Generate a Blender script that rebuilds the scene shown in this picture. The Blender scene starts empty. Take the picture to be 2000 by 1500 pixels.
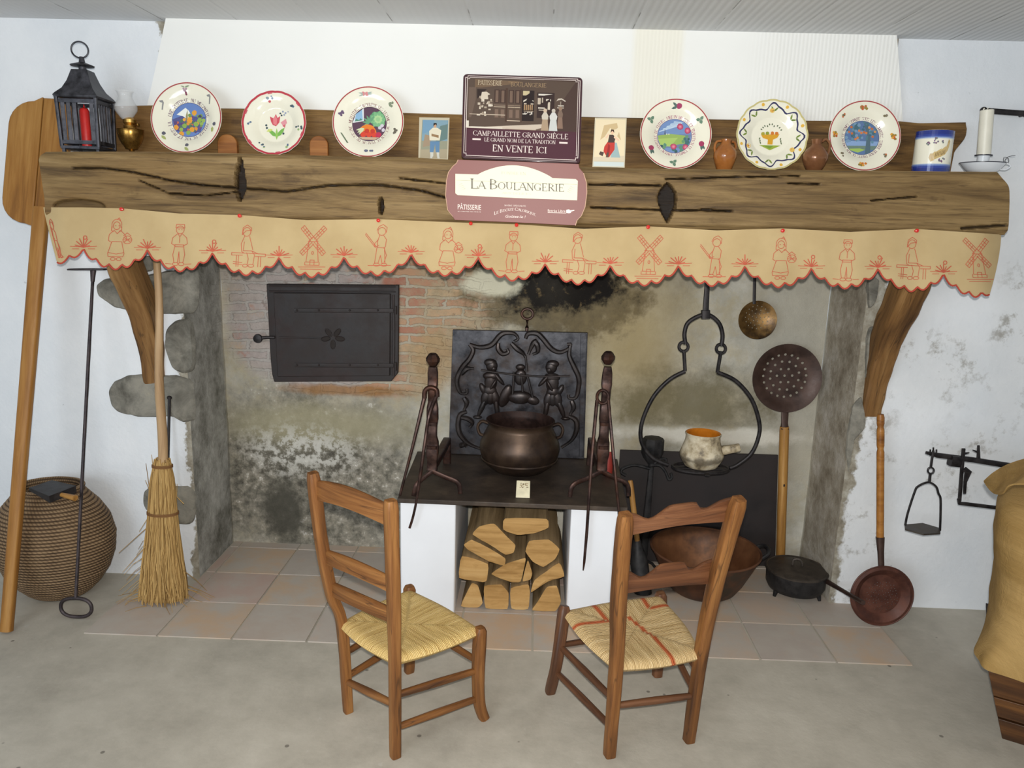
import bpy, math, random
from math import sin, cos, pi, radians, sqrt
from mathutils import Vector, Matrix, noise as mnoise
from mathutils.geometry import delaunay_2d_cdt

random.seed(7)
SC = bpy.context.scene
COL = SC.collection
V3 = Vector

# ------------------------------------------------------------------ camera
CAM_P, CAM_YAW, CAM_ROLL, FPX = radians(11.945), radians(-1.5136), radians(1.7211), 1483.9
CAM = V3((0, -2.9, 1.483))
FW = V3((sin(CAM_YAW)*cos(CAM_P), cos(CAM_YAW)*cos(CAM_P), -sin(CAM_P)))
_rt = FW.cross(V3((0, 0, 1))).normalized()
_up = _rt.cross(FW)
RT = _rt*cos(CAM_ROLL) + _up*sin(CAM_ROLL)
UP = _up*cos(CAM_ROLL) - _rt*sin(CAM_ROLL)
cd = bpy.data.cameras.new('camera')
cam = bpy.data.objects.new('camera', cd)
COL.objects.link(cam)
cd.sensor_fit = 'HORIZONTAL'; cd.sensor_width = 36; cd.lens = FPX/2000*36
cd.clip_start = .05
m = Matrix((RT, UP, -FW)).transposed().to_4x4(); m.translation = CAM
cam.matrix_world = m
SC.camera = cam
# ------------------------------------------------------------------ world, lamps, exposure
w = bpy.data.worlds.new('world'); SC.world = w; w.use_nodes = True
w.node_tree.nodes['Background'].inputs[0].default_value = (.86, .93, 1.0, 1)
w.node_tree.nodes['Background'].inputs[1].default_value = .60
def lamp(name, kind, loc, power, color, **k):
    l = bpy.data.lights.new(name, kind); o = bpy.data.objects.new(name, l); COL.objects.link(o)
    o.location = loc; l.energy = power; l.color = color
    for a, b in k.items(): setattr(l, a, b)
    return o
fl = lamp('camera_flash', 'SPOT', CAM + V3((.0, -.01, .062)), 235, (1, .975, .93), shadow_soft_size=.016, spot_size=radians(135), spot_blend=1.0)
fl.rotation_euler = (FW + V3((0, 0, .04))).to_track_quat('-Z', 'Y').to_euler()
dl = lamp('doorway_daylight', 'AREA', (-1.9, -4.6, 1.75), 95, (.80, .90, 1.0), shape='RECTANGLE', size=2.4, size_y=2.0)
dl.rotation_euler = (V3((.2, 0, .7)) - dl.location).to_track_quat('-Z', 'Y').to_euler()
SC.view_settings.view_transform = 'Standard'
SC.view_settings.look = 'None'
SC.view_settings.exposure = -0.20
SC.view_settings.gamma = 1

# ------------------------------------------------------------------ pixel <-> world helpers (2000 x 1500 frame)
def ray(u, v): return FW + RT*((u-1000)/FPX) + UP*((750-v)/FPX)
def P(u, v, Y=0.):
    d = ray(u, v); return CAM + d*((Y-CAM.y)/d.y)
def G(u, v, Z=0.):
    d = ray(u, v); return CAM + d*((Z-CAM.z)/d.z)
def PX(u, v, X):
    d = ray(u, v); return CAM + d*((X-CAM.x)/d.x)
def VP(u, v, B, d2):
    n = V3((0, 0, 1)).cross(V3((d2[0], d2[1], 0))); r = ray(u, v)
    return CAM + r*((V3(B)-CAM).dot(n)/r.dot(n))
def mpp(u, v, Y): return (P(u+1, v, Y)-P(u, v, Y)).length
def interp(tab, x):
    if x <= tab[0][0]: return tab[0][1]
    for (a, b), (c, d) in zip(tab, tab[1:]):
        if x <= c: return b+(d-b)*(x-a)/(c-a)
    return tab[-1][1]
def lerp(a, b, t): return a+(b-a)*t
def smooth(a, b, x):
    t = max(0, min(1, (x-a)/(b-a))); return t*t*(3-2*t)
def bez(pts, n=8):   # catmull-rom through points
    pts = [V3(p) for p in pts]; out = []
    for i in range(len(pts)-1):
        p0 = pts[max(i-1, 0)]; p1 = pts[i]; p2 = pts[i+1]; p3 = pts[min(i+2, len(pts)-1)]
        for k in range(n):
            t = k/n
            out.append(.5*((2*p1)+(p2-p0)*t+(2*p0-5*p1+4*p2-p3)*t*t+(3*p1-p0-3*p2+p3)*t*t*t))
    out.append(pts[-1]); return out
def sl(c):
    return c/12.92 if c <= .04045 else ((c+.055)/1.055)**2.4
def C(r, g, b): return (sl(r/255), sl(g/255), sl(b/255), 1)
def nz(p, s=1, seed=0): return mnoise.noise(V3((p[0]*s+seed*17.3, p[1]*s+seed*3.1, p[2]*s-seed*7.7)))

# ------------------------------------------------------------------ mesh builder
class MB:
    def __init__(s): s.v = []; s.f = []; s.g = []; s.c = []; s.m = []
    def add(s, vs, fs, g=None, col=(1, 1, 1, 1), mat=0):
        o = len(s.v); s.v += [V3(p) for p in vs]
        s.g += [V3(q) for q in (g or vs)]
        s.c += (col if isinstance(col, list) else [col]*len(vs))
        s.f += [tuple(i+o for i in f) for f in fs]; s.m += [mat]*len(fs)
    def sweep(s, path, w, h=None, up=(0, 0, 1), e=5., seg=14, caps=True, mat=0, transport=False, closed=False, col=(1, 1, 1, 1), jit=0.):
        path = [V3(p) for p in path]; n = len(path)
        W = w if isinstance(w, list) else [w]*n
        H = W if h is None else (h if isinstance(h, list) else [h]*n)
        up = V3(up); vs = []; gs = []; L = 0; off = V3((random.random()*9, random.random()*9, random.random()*9)); side = None
        for i, p in enumerate(path):
            a = path[(i-1) % n if closed else max(i-1, 0)]; b = path[(i+1) % n if closed else min(i+1, n-1)]
            T = (b-a).normalized()
            if transport and side is not None:
                side = (side-T*side.dot(T)).normalized()
            else:
                side = T.cross(up)
                if side.length < 1e-4: side = T.cross(V3((0, 1, 0)))
                if side.length < 1e-4: side = T.cross(V3((1, 0, 0)))
                side.normalize()
            nr = side.cross(T)
            if i: L += (p-path[i-1]).length
            for k in range(seg):
                t = 2*pi*(k+.5)/seg; cx = cos(t); sy = sin(t)
                x = math.copysign(abs(cx)**(2/e), cx)*W[i]/2; y = math.copysign(abs(sy)**(2/e), sy)*H[i]/2
                q = p+side*x+nr*y
                if jit: q += (side*x+nr*y).normalized()*jit*nz(q, 14)
                vs.append(q); gs.append(off+V3((L, x, y)))
        fs = []
        for i in range(n if closed else n-1):
            for k in range(seg):
                a = i*seg+k; b = i*seg+(k+1) % seg; j = ((i+1) % n)*seg
                fs.append((a, b, j+(k+1) % seg, j+k))
        if caps and not closed:
            fs.append(tuple(range(seg))[::-1]); fs.append(tuple((n-1)*seg+k for k in range(seg)))
        s.add(vs, fs, gs, col, mat)
    def tube(s, path, r, seg=10, **k):
        d = [2*x for x in r] if isinstance(r, list) else 2*r
        p = [V3(q) for q in path]; T = (p[1]-p[0]).normalized(); up = (0, 0, 1) if abs(T.z) < .8 else (0, 1, 0)
        s.sweep(p, d, None, up=up, e=2, seg=seg, transport=True, **k)
    def lathe(s, prof, c, seg=48, ax=(0, 0, 1), xref=(1, 0, 0), sx=1., sy=1., mat=0, wob=0., col=(1, 1, 1, 1), rf=None):
        c = V3(c); z = V3(ax).normalized(); x = V3(xref); x = (x-z*x.dot(z)).normalized(); y = z.cross(x)
        vs = []; gs = []; fs = []
        for i, (r, h) in enumerate(prof):
            for k in range(seg):
                t = 2*pi*k/seg; rr = r*(rf(t, i) if rf else 1)
                q = c+x*(cos(t)*rr*sx)+y*(sin(t)*rr*sy)+z*h
                if wob: q += (q-c)*wob*nz(q, 6)
                vs.append(q); gs.append(V3((cos(t)*rr, sin(t)*rr, h)))
        for i in range(len(prof)-1):
            for k in range(seg):
                a = i*seg+k; b = i*seg+(k+1) % seg
                fs.append((a, b, b+seg, a+seg))
        if prof[0][0] > 1e-5: fs.append(tuple(range(seg))[::-1])
        if prof[-1][0] > 1e-5: fs.append(tuple((len(prof)-1)*seg+k for k in range(seg)))
        s.add(vs, fs, gs, col, mat)
    def prism(s, pts, vec, mat=0, col=(1, 1, 1, 1), g=None):
        pts = [V3(p) for p in pts]; n = len(pts); vec = V3(vec)
        vs = pts+[p+vec for p in pts]
        fs = [tuple(range(n)), tuple(range(2*n-1, n-1, -1))]+[(i, i+n, (i+1) % n+n, (i+1) % n) for i in range(n)]
        s.add(vs, fs, g, col, mat)
    def poly(s, pts, col=(1, 1, 1, 1), mat=0): s.add(pts, [tuple(range(len(pts)))], None, col, mat)
    def box(s, c, sz, rot=None, mat=0, col=(1, 1, 1, 1)):
        c = V3(c); R = rot or Matrix.Identity(3)
        vs = [c+R @ V3((x*sz[0]/2, y*sz[1]/2, z*sz[2]/2)) for x in (-1, 1) for y in (-1, 1) for z in (-1, 1)]
        s.add(vs, [(0, 1, 3, 2), (4, 6, 7, 5), (0, 4, 5, 1), (2, 3, 7, 6), (0, 2, 6, 4), (1, 5, 7, 3)], None, col, mat)
    def ell(s, c, a, b, d, seg=16, rings=8, mat=0, col=(1, 1, 1, 1)):
        c = V3(c); a = V3(a); b = V3(b); d = V3(d); vs = []; fs = []
        for i in range(rings+1):
            ph = pi*i/rings
            for k in range(seg):
                t = 2*pi*k/seg; vs.append(c+a*(sin(ph)*cos(t))+b*(sin(ph)*sin(t))+d*cos(ph))
        for i in range(rings):
            for k in range(seg):
                p = i*seg+k; q = i*seg+(k+1) % seg; fs.append((p, q, q+seg, p+seg))
        s.add(vs, fs, None, col, mat)
    def grid(s, nx, ny, fn, mat=0, gfn=None, colfn=None):
        vs = [fn(i/nx, j/ny) for j in range(ny+1) for i in range(nx+1)]
        fs = [(j*(nx+1)+i, j*(nx+1)+i+1, (j+1)*(nx+1)+i+1, (j+1)*(nx+1)+i) for j in range(ny) for i in range(nx)]
        gs = [gfn(i/nx, j/ny) for j in range(ny+1) for i in range(nx+1)] if gfn else None
        cs = [colfn(i/nx, j/ny) for j in range(ny+1) for i in range(nx+1)] if colfn else (1, 1, 1, 1)
        s.add(vs, fs, gs, cs, mat)

def mk(name, mb, mats, parent=None, loc=None, ang=40, bevel=0, sub=0, solid=0, label=None):
    """link one mesh; vertices were made in world space and are re-based on the thing's own origin"""
    if parent is not None:
        r = parent
        while r.parent: r = r.parent
        org = V3(r['org'])
    else:
        org = V3(loc) if loc is not None else V3((0, 0, 0))
    me = bpy.data.meshes.new(name)
    me.from_pydata([v-org for v in mb.v], [], mb.f)
    a = me.attributes.new('g', 'FLOAT_VECTOR', 'POINT'); a.data.foreach_set('vector', [x for q in mb.g for x in q])
    a = me.color_attributes.new('col', 'FLOAT_COLOR', 'POINT'); a.data.foreach_set('color', [x for q in mb.c for x in q])
    for mt in (mats if isinstance(mats, (list, tuple)) else [mats]): me.materials.append(mt)
    me.polygons.foreach_set('material_index', mb.m)
    me.polygons.foreach_set('use_smooth', [True]*len(mb.f))
    me.set_sharp_from_angle(angle=radians(ang))
    me.update()
    o = bpy.data.objects.new(name, me); COL.objects.link(o)
    if parent is not None: o.parent = parent
    else: o.location = org; o['org'] = list(org)
    if solid:
        q = o.modifiers.new('thickness', 'SOLIDIFY'); q.thickness = solid; q.offset = 0
        q = o.modifiers.new('edges', 'EDGE_SPLIT'); q.split_angle = radians(50)
    if bevel:
        q = o.modifiers.new('bevel', 'BEVEL'); q.width = bevel; q.segments = 2; q.limit_method = 'ANGLE'; q.angle_limit = radians(40)
    if sub:
        q = o.modifiers.new('subdivision', 'SUBSURF'); q.levels = sub; q.render_levels = sub
    if label: o['label'] = label
    return o
def tag(o, label, cat, group=None):
    o['label'] = label; o['category'] = cat
    if group: o['group'] = group
    return o
def thing(name, label, cat, loc, group=None):
    o = bpy.data.objects.new(name, None); COL.objects.link(o); o.empty_display_size = .05
    o.location = loc; o['org'] = list(V3(loc)); return tag(o, label, cat, group)
def struct(name, mb, mats, **k):
    o = mk(name, mb, mats, **k)
    if o.parent is None: o['kind'] = 'structure'
    return o

# ------------------------------------------------------------------ node materials
class NT:
    def __init__(s, name):
        s.mat = bpy.data.materials.new(name); s.mat.use_nodes = True; s.t = s.mat.node_tree
        s.b = s.t.nodes['Principled BSDF']; s.out = s.t.nodes['Material Output']
    def node(s, ty, **kw):
        n = s.t.nodes.new(ty)
        for a, b in kw.items(): setattr(n, a, b)
        return n
    def put(s, sock, val):
        if hasattr(val, 'is_output') or isinstance(val, bpy.types.NodeSocket): s.t.links.new(val, sock)
        else: sock.default_value = val
    def g(s): n = s.node('ShaderNodeAttribute'); n.attribute_name = 'g'; return n.outputs['Vector']
    def col(s): n = s.node('ShaderNodeAttribute'); n.attribute_name = 'col'; return n.outputs['Color']
    def vmul(s, v, k, add=None):
        n = s.node('ShaderNodeMapping'); s.put(n.inputs[0], v); n.inputs['Scale'].default_value = k
        if add: n.inputs['Location'].default_value = add
        return n.outputs[0]
    def noise(s, v, sc, det=4, ro=.55, dist=0.):
        n = s.node('ShaderNodeTexNoise'); s.put(n.inputs['Vector'], v); n.inputs['Scale'].default_value = sc
        n.inputs['Detail'].default_value = det; n.inputs['Roughness'].default_value = ro; n.inputs['Distortion'].default_value = dist
        return n.outputs['Fac']
    def vor(s, v, sc, feat='F1', out='Distance', rnd=1.):
        n = s.node('ShaderNodeTexVoronoi', feature=feat); s.put(n.inputs['Vector'], v); n.inputs['Scale'].default_value = sc; n.inputs['Randomness'].default_value = rnd
        return n.outputs[out]
    def wave(s, v, sc, axis='X', dist=0., dsc=1., prof='SIN'):
        n = s.node('ShaderNodeTexWave', bands_direction=axis, wave_profile=prof); s.put(n.inputs['Vector'], v); n.inputs['Scale'].default_value = sc
        n.inputs['Distortion'].default_value = dist; n.inputs['Detail Scale'].default_value = dsc
        return n.outputs['Fac']
    def ma(s, op, a, b=0., c=0.):
        n = s.node('ShaderNodeMath', operation=op); s.put(n.inputs[0], a); s.put(n.inputs[1], b); s.put(n.inputs[2], c); return n.outputs[0]
    def mr(s, x, a, b, c=0., d=1.):
        n = s.node('ShaderNodeMapRange'); n.interpolation_type = 'SMOOTHSTEP'; s.put(n.inputs[0], x)
        for i, q in enumerate((a, b, c, d)): n.inputs[i+1].default_value = q
        return n.outputs[0]
    def mix(s, f, a, b, mode='MIX'):
        n = s.node('ShaderNodeMix', data_type='RGBA', blend_type=mode); s.put(n.inputs[0], f); s.put(n.inputs[6], a); s.put(n.inputs[7], b); return n.outputs[2]
    def ramp(s, f, st):
        n = s.node('ShaderNodeValToRGB'); s.put(n.inputs[0], f); e = n.color_ramp.elements
        while len(e) < len(st): e.new(.5)
        for q, (p, c) in zip(e, st): q.position = p; q.color = c
        return n.outputs[0]
    def sep(s, v): n = s.node('ShaderNodeSeparateXYZ'); s.put(n.inputs[0], v); return n.outputs
    def dist(s, v, c, r):
        """ellipsoid distance (1 on its surface) from centre c with radii r"""
        n = s.node('ShaderNodeVectorMath', operation='SUBTRACT'); s.put(n.inputs[0], v); n.inputs[1].default_value = c
        q = s.node('ShaderNodeVectorMath', operation='DIVIDE'); s.put(q.inputs[0], n.outputs[0]); q.inputs[1].default_value = r
        l = s.node('ShaderNodeVectorMath', operation='LENGTH'); s.put(l.inputs[0], q.outputs[0]); return l.outputs['Value']
    def blob(s, v, c, r, soft=.3, warp=None, amp=.8):
        d = s.dist(v, c, r)
        if warp is not None: d = s.ma('ADD', d, s.ma('MULTIPLY', s.ma('SUBTRACT', warp, .5), amp*2))
        return s.mr(d, 1-soft, 1+soft, 1, 0)
    def bump(s, h, st=.3, d=.01):
        n = s.node('ShaderNodeBump'); s.put(n.inputs['Height'], h); n.inputs['Strength'].default_value = st; n.inputs['Distance'].default_value = d
        s.t.links.new(n.outputs[0], s.b.inputs['Normal'])
    def fin(s, color, rough=.6, metal=0., spec=None, coat=0., **k):
        s.put(s.b.inputs['Base Color'], color); s.put(s.b.inputs['Roughness'], rough); s.b.inputs['Metallic'].default_value = metal
        if spec is not None: s.b.inputs['Specular IOR Level'].default_value = spec
        s.b.inputs['Coat Weight'].default_value = coat
        if coat: s.b.inputs['Coat Roughness'].default_value = .08
        return s.mat

def wood(name, dark, mid, light, rough=.55, grain=1., spec=.35, coat=0., crack=0.):
    n = NT(name); g = n.g()
    a = n.noise(n.vmul(g, (3*grain, 42*grain, 42*grain)), 1, 5, .6, .4)
    b = n.noise(n.vmul(g, (1.5, 9, 9)), 1, 3, .5)
    f = n.ma('ADD', n.ma('MULTIPLY', a, .62), n.ma('MULTIPLY', b, .38))
    c = n.ramp(f, [(.33, dark), (.5, mid), (.68, light)])
    fine = n.noise(n.vmul(g, (9, 260, 260)), 1, 2)
    c = n.mix(n.mr(fine, .62, .75, 0, .35), c, dark)
    if crack:
        cr = n.noise(n.vmul(g, (2.2, 30, 30)), 1, 2, .4)
        c = n.mix(n.mr(n.ma('ABSOLUTE', n.ma('SUBTRACT', cr, .5)), 0, .012, crack, 0), c, (.012, .008, .005, 1))
    n.bump(n.ma('ADD', a, n.ma('MULTIPLY', fine, .5)), .25, .004)
    return n.fin(c, rough, spec=spec, coat=coat)
def metal(name, c1, c2, rough=.5, metallic=.85, rust=None, sc=30, bump=.15):
    n = NT(name); g = n.g(); a = n.noise(g, sc, 5, .6); c = n.ramp(a, [(.35, c1), (.65, c2)])
    if rust: c = n.mix(n.mr(n.noise(g, sc*.35, 5, .7), .48, .66, 0, .85), c, rust)
    n.bump(n.noise(g, sc*3, 4), bump, .003)
    return n.fin(c, n.mr(a, .3, .7, rough-.08, rough+.1), metal=metallic)
def plain(name, c, rough=.5, metallic=0., sc=40, var=.12, coat=0., spec=None, bump=.05):
    n = NT(name); g = n.g(); a = n.noise(g, sc, 4)
    d = tuple(x*(1-var) for x in c[:3])+(1,); l = tuple(min(1, x*(1+var)) for x in c[:3])+(1,)
    if bump: n.bump(a, bump, .003)
    return n.fin(n.ramp(a, [(.3, d), (.7, l)]), rough, metallic, coat=coat, spec=spec)
def painted(name, rough=.4, coat=0., spec=.4):
    n = NT(name); return n.fin(n.col(), rough, coat=coat, spec=spec)

W_BEAM = None
MT = {}
def setup_mats():
    M = MT
    # oak beam: weathered grey-brown
    n = NT('old_oak'); g = n.g()
    a = n.noise(n.vmul(g, (2.0, 34, 28)), 1, 7, .68, 1.2); b = n.noise(n.vmul(g, (.9, 3.2, 4)), 1, 4, .6, .5)
    f = n.ma('ADD', n.ma('MULTIPLY', a, .55), n.ma('MULTIPLY', b, .45))
    c = n.ramp(f, [(.33, C(58, 43, 26)), (.45, C(110, 87, 54)), (.55, C(136, 111, 72)), (.70, C(164, 140, 100))])
    c = n.mix(n.mr(n.noise(n.vmul(g, (1.2, 3, 3), (4, 2, 1)), 1, 3), .5, .72, 0, .5), c, C(126, 94, 50))
    fine = n.noise(n.vmul(g, (7, 150, 150)), 1, 3)
    c = n.mix(n.mr(fine, .54, .72, 0, .6), c, C(62, 44, 26))
    c = n.mix(n.mr(n.noise(n.vmul(g, (5, 9, 9)), 1, 5, .7), .58, .7, 0, .5), c, C(66, 48, 30))
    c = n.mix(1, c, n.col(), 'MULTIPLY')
    n.bump(n.ma('ADD', a, n.ma('MULTIPLY', fine, .6)), .5, .008)
    M['oak'] = n.fin(c, .62, spec=.3)
    M['brace'] = wood('oak_brace', C(66, 42, 20), C(126, 90, 50), C(160, 124, 78), .6, .8, crack=.5)
    M['peel'] = wood('peel_wood', C(112, 70, 26), C(152, 104, 46), C(178, 132, 70), .5)
    M['broomstick'] = wood('broomstick_wood', C(140, 108, 74), C(176, 144, 106), C(196, 168, 132), .6)
    M['chair'] = wood('chair_wood', C(62, 36, 17), C(120, 76, 37), C(160, 111, 60), .5, spec=.4, crack=.5)
    M['chair_dark'] = wood('dark_chair_wood', C(52, 32, 22), C(92, 58, 36), C(122, 82, 54), .5, spec=.4, crack=.3)
    M['chair_slat'] = wood('slat_wood', C(58, 34, 20), C(96, 58, 34), C(132, 88, 56), .48, spec=.4, crack=.3)
    M['handle'] = wood('handle_wood', C(122, 82, 36), C(168, 122, 62), C(194, 150, 88), .5)
    M['handle2'] = wood('pan_handle_wood', C(112, 66, 24), C(158, 104, 46), C(182, 128, 64), .4)
    M['log_end'] = wood('split_log_wood', C(150, 112, 62), C(190, 150, 94), C(212, 176, 120), .75, .7, spec=.2)
    M['log_bark'] = wood('log_side_wood', C(104, 86, 60), C(150, 126, 92), C(176, 150, 112), .85, 1, spec=.1)
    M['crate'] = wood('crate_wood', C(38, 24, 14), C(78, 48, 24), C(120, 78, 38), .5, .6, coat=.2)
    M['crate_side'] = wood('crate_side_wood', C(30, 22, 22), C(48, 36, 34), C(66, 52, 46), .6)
    M['peg'] = wood('peg_wood', C(112, 66, 28), C(156, 100, 48), C(176, 122, 66), .6)
    M['iron'] = metal('black_iron', C(34, 32, 34), C(62, 58, 58), .5, .6)
    M['rod_iron'] = metal('rod_iron', C(52, 46, 48), C(84, 74, 74), .5, .6)
    M['rust_iron'] = metal('rusty_iron', C(44, 31, 29), C(78, 57, 50), .42, .65, C(74, 44, 30))
    M['door_iron'] = metal('oven_door_iron', C(32, 26, 25), C(46, 38, 36), .55, .2, C(44, 29, 26), 14)
    M['cast_iron'] = metal('fireback_iron', C(48, 48, 53), C(80, 80, 85), .34, .5, C(60, 50, 46), 16)
    M['cast_dark'] = metal('fireback_relief_iron', C(38, 35, 36), C(64, 57, 55), .38, .5, C(50, 38, 34), 16)
    M['bronze'] = metal('cauldron_bronze', C(58, 44, 36), C(86, 68, 54), .38, .6, C(50, 40, 36), 10, .05)
    M['dark_in'] = metal('dark_inside_metal', C(40, 26, 22), C(62, 42, 36), .6, .4)  # darker metal for the inside of the cauldron
    M['copper'] = metal('old_copper', C(104, 66, 42), C(136, 92, 60), .5, .45, C(76, 54, 42), 9, .05)
    M['copper_out'] = metal('dark_copper', C(84, 54, 40), C(122, 82, 58), .5, .5, C(62, 58, 50), 9, .08)
    M['skim'] = metal('skimmer_iron', C(54, 39, 34), C(78, 58, 50), .48, .4, C(64, 44, 36), 18)
    M['brass_skim'] = metal('skimmer_brass', C(96, 72, 40), C(140, 108, 64), .42, .75, C(74, 60, 48), 25)
    M['pan'] = metal('roasting_pan_iron', C(74, 42, 33), C(102, 61, 47), .55, .3, C(70, 38, 29), 22)
    M['brass'] = metal('lamp_brass', C(150, 110, 50), C(190, 150, 80), .28, .9, None, 20, .02)
    M['cast_black'] = metal('cast_black', C(30, 30, 32), C(52, 50, 50), .5, .35)
    M['lid'] = metal('lid_iron', C(58, 52, 48), C(84, 76, 68), .5, .5)
    M['tin'] = metal('lantern_tin', C(40, 40, 44), C(84, 84, 90), .45, .6)
    n = NT('slab_iron'); g = n.g(); a = n.noise(g, 9, 6, .65)
    c = n.ramp(a, [(.3, C(44, 37, 32)), (.55, C(70, 59, 50)), (.75, C(92, 79, 66))])
    n.bump(n.noise(g, 60, 4), .2, .003); M['slab'] = n.fin(c, .55, spec=.4)
    M['board'] = metal('board_iron', C(34, 29, 29), C(46, 39, 38), .65, .1, C(42, 33, 31), 8)
    # rush seats
    for nm, c1, c2, c3 in (('rush', C(154, 118, 62), C(210, 176, 108), C(236, 210, 150)), ('rush_pale', C(146, 116, 70), C(206, 174, 122), C(228, 204, 158))):
        n = NT(nm); g = n.g(); x = n.sep(g)
        s_ = n.wave(g, 75, 'X', 5, 1.5)
        v = n.noise(n.vmul(g, (170, 7, 1)), 1, 4, .6)
        c = n.ramp(n.ma('ADD', n.ma('MULTIPLY', s_, .22), n.ma('MULTIPLY', v, .78)), [(.28, c1), (.5, c2), (.72, c3)])
        c = n.mix(1, c, n.col(), 'MULTIPLY')
        n.bump(n.ma('ADD', s_, v), .5, .003); M[nm] = n.fin(c, .6, spec=.25)
    # linen
    n = NT('linen'); g = n.g()
    k = n.ma('MULTIPLY', n.ma('ADD', n.wave(g, 190, 'X', .6, 6), n.wave(g, 190, 'Z', .6, 6)), .5)
    v = n.noise(g, 5, 4)
    c = n.mix(n.mr(v, .3, .7), C(184, 160, 118), C(198, 175, 132)); c = n.mix(n.ma('MULTIPLY', k, .25), c, C(178, 146, 94))
    wr = n.noise(n.vmul(g, (4, 1, 30)), 1, 3)
    n.bump(n.ma('ADD', n.ma('MULTIPLY', k, .3), wr), .35, .006); M['linen'] = n.fin(c, .85, spec=.1)
    M['thread'] = plain('red_thread', C(184, 84, 58), .75)
    M['trim_thread'] = plain('red_trim_thread', C(172, 62, 42), .75)
    n = NT('burlap'); g = n.g()
    k = n.ma('MULTIPLY', n.ma('ADD', n.noise(n.vmul(g, (520, 520, 40)), 1, 2), n.noise(n.vmul(g, (40, 40, 520)), 1, 2)), .5)
    c = n.mix(n.mr(n.noise(g, 5, 6, .65), .3, .7), C(158, 126, 74), C(196, 162, 106)); c = n.mix(n.ma('MULTIPLY', k, .5), c, C(118, 90, 46))
    n.bump(n.ma('ADD', n.ma('MULTIPLY', k, .5), n.ma('MULTIPLY', n.noise(g, 7, 5, .6), 2.)), .7, .012); M['burlap'] = n.fin(c, .9, spec=.1)
    # straw rope basket
    n = NT('coiled_straw'); g = n.g(); z = n.sep(g)
    ang = n.ma('ARCTAN2', z[1], z[0])
    row = n.ma('MULTIPLY', z[2], 80.)
    cell = n.ma('MULTIPLY', n.ma('ABSOLUTE', n.ma('SINE', n.ma('MULTIPLY', row, pi))), n.ma('ADD', .55, n.ma('MULTIPLY', .45, n.ma('ABSOLUTE', n.ma('SINE', n.ma('ADD', n.ma('MULTIPLY', ang, 40.), n.ma('MULTIPLY', row, 2.0)))))))
    v = n.noise(g, 14, 4)
    c = n.ramp(n.ma('ADD', n.ma('MULTIPLY', cell, .6), n.ma('MULTIPLY', v, .4)), [(.15, C(56, 43, 32)), (.45, C(108, 86, 64)), (.75, C(148, 122, 92))])
    n.bump(cell, .8, .008); M['straw'] = n.fin(c, .75, spec=.2)
    # broom twigs
    n = NT('broom_twigs'); g = n.g(); v = n.noise(n.vmul(g, (2, 90, 90)), 1, 3)
    n.bump(v, .5, .004)
    M['twig'] = n.fin(n.mix(.45, n.ramp(v, [(.3, C(116, 86, 46)), (.5, C(170, 136, 84)), (.7, C(200, 168, 112))]), n.col(), 'MULTIPLY'), .75, spec=.2)
    M['cord'] = plain('binding_cord', C(120, 82, 44), .8)
    M['china'] = plain('cream_china', C(238, 234, 214), .12, 0, 4, .02, coat=.6, bump=0)
    M['glaze'] = painted('painted_glaze', .15, .5)
    M['print'] = painted('printed_colour', .45, 0, .3)
    M['print_gloss'] = painted('printed_tin', .22, .35, .4)
    M['white_enamel'] = plain('white_enamel', C(226, 230, 234), .15, 0, 5, .03, coat=.5, bump=0)
    M['wax'] = plain('white_wax', C(222, 218, 202), .45, 0, 20, .05)
    M['red_wax'] = plain('red_wax', C(206, 44, 40), .4)
    M['black_paint'] = plain('black_enamel', C(32, 32, 44), .3)
    M['stone_glaze'] = metal('brown_glaze', C(140, 84, 38), C(170, 110, 56), .18, 0., C(120, 70, 34), 12, .02)
    M['lustre'] = metal('lustre_glaze', C(120, 78, 50), C(150, 104, 70), .22, .35, None, 12, .02)
    n = NT('sooty_clay'); g = n.g(); a = n.noise(g, 14, 5, .65); z = n.sep(g)[2]
    c = n.ramp(a, [(.34, C(70, 58, 44)), (.46, C(176, 160, 130)), (.6, C(214, 202, 176))])
    c = n.mix(n.mr(n.ma('ADD', n.ma('ABSOLUTE', n.ma('SUBTRACT', z, .045)), n.ma('MULTIPLY', n.ma('SUBTRACT', n.noise(g, 22, 4), .5), .06)), .006, .026, .8, 0), c, C(72, 62, 48))
    M['clay'] = n.fin(c, .6)
    M['clay_in'] = plain('orange_glaze', C(196, 116, 32), .2, coat=.4)
    M['paper'] = plain('cream_card', C(226, 216, 184), .6)
    M['redplastic'] = plain('red_plastic', C(140, 42, 32), .4)
    M['pin'] = plain('red_pin_plastic', C(206, 40, 30), .25, coat=.5)
    M['hole_shade'] = plain('painted_hole_shade', C(36, 28, 24), .8)  # near-black paint standing in for shade inside vent openings and handle hole
    n = NT('clear_glass'); n.b.inputs['Transmission Weight'].default_value = 1; n.b.inputs['IOR'].default_value = 1.45
    n.b.inputs['Thin Film Thickness'].default_value = 0
    n.b.inputs['Transmission Weight'].default_value = 0; n.b.inputs['Alpha'].default_value = .16
    M['glass'] = n.fin((.95, .96, .96, 1), .03, spec=.9)

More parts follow.
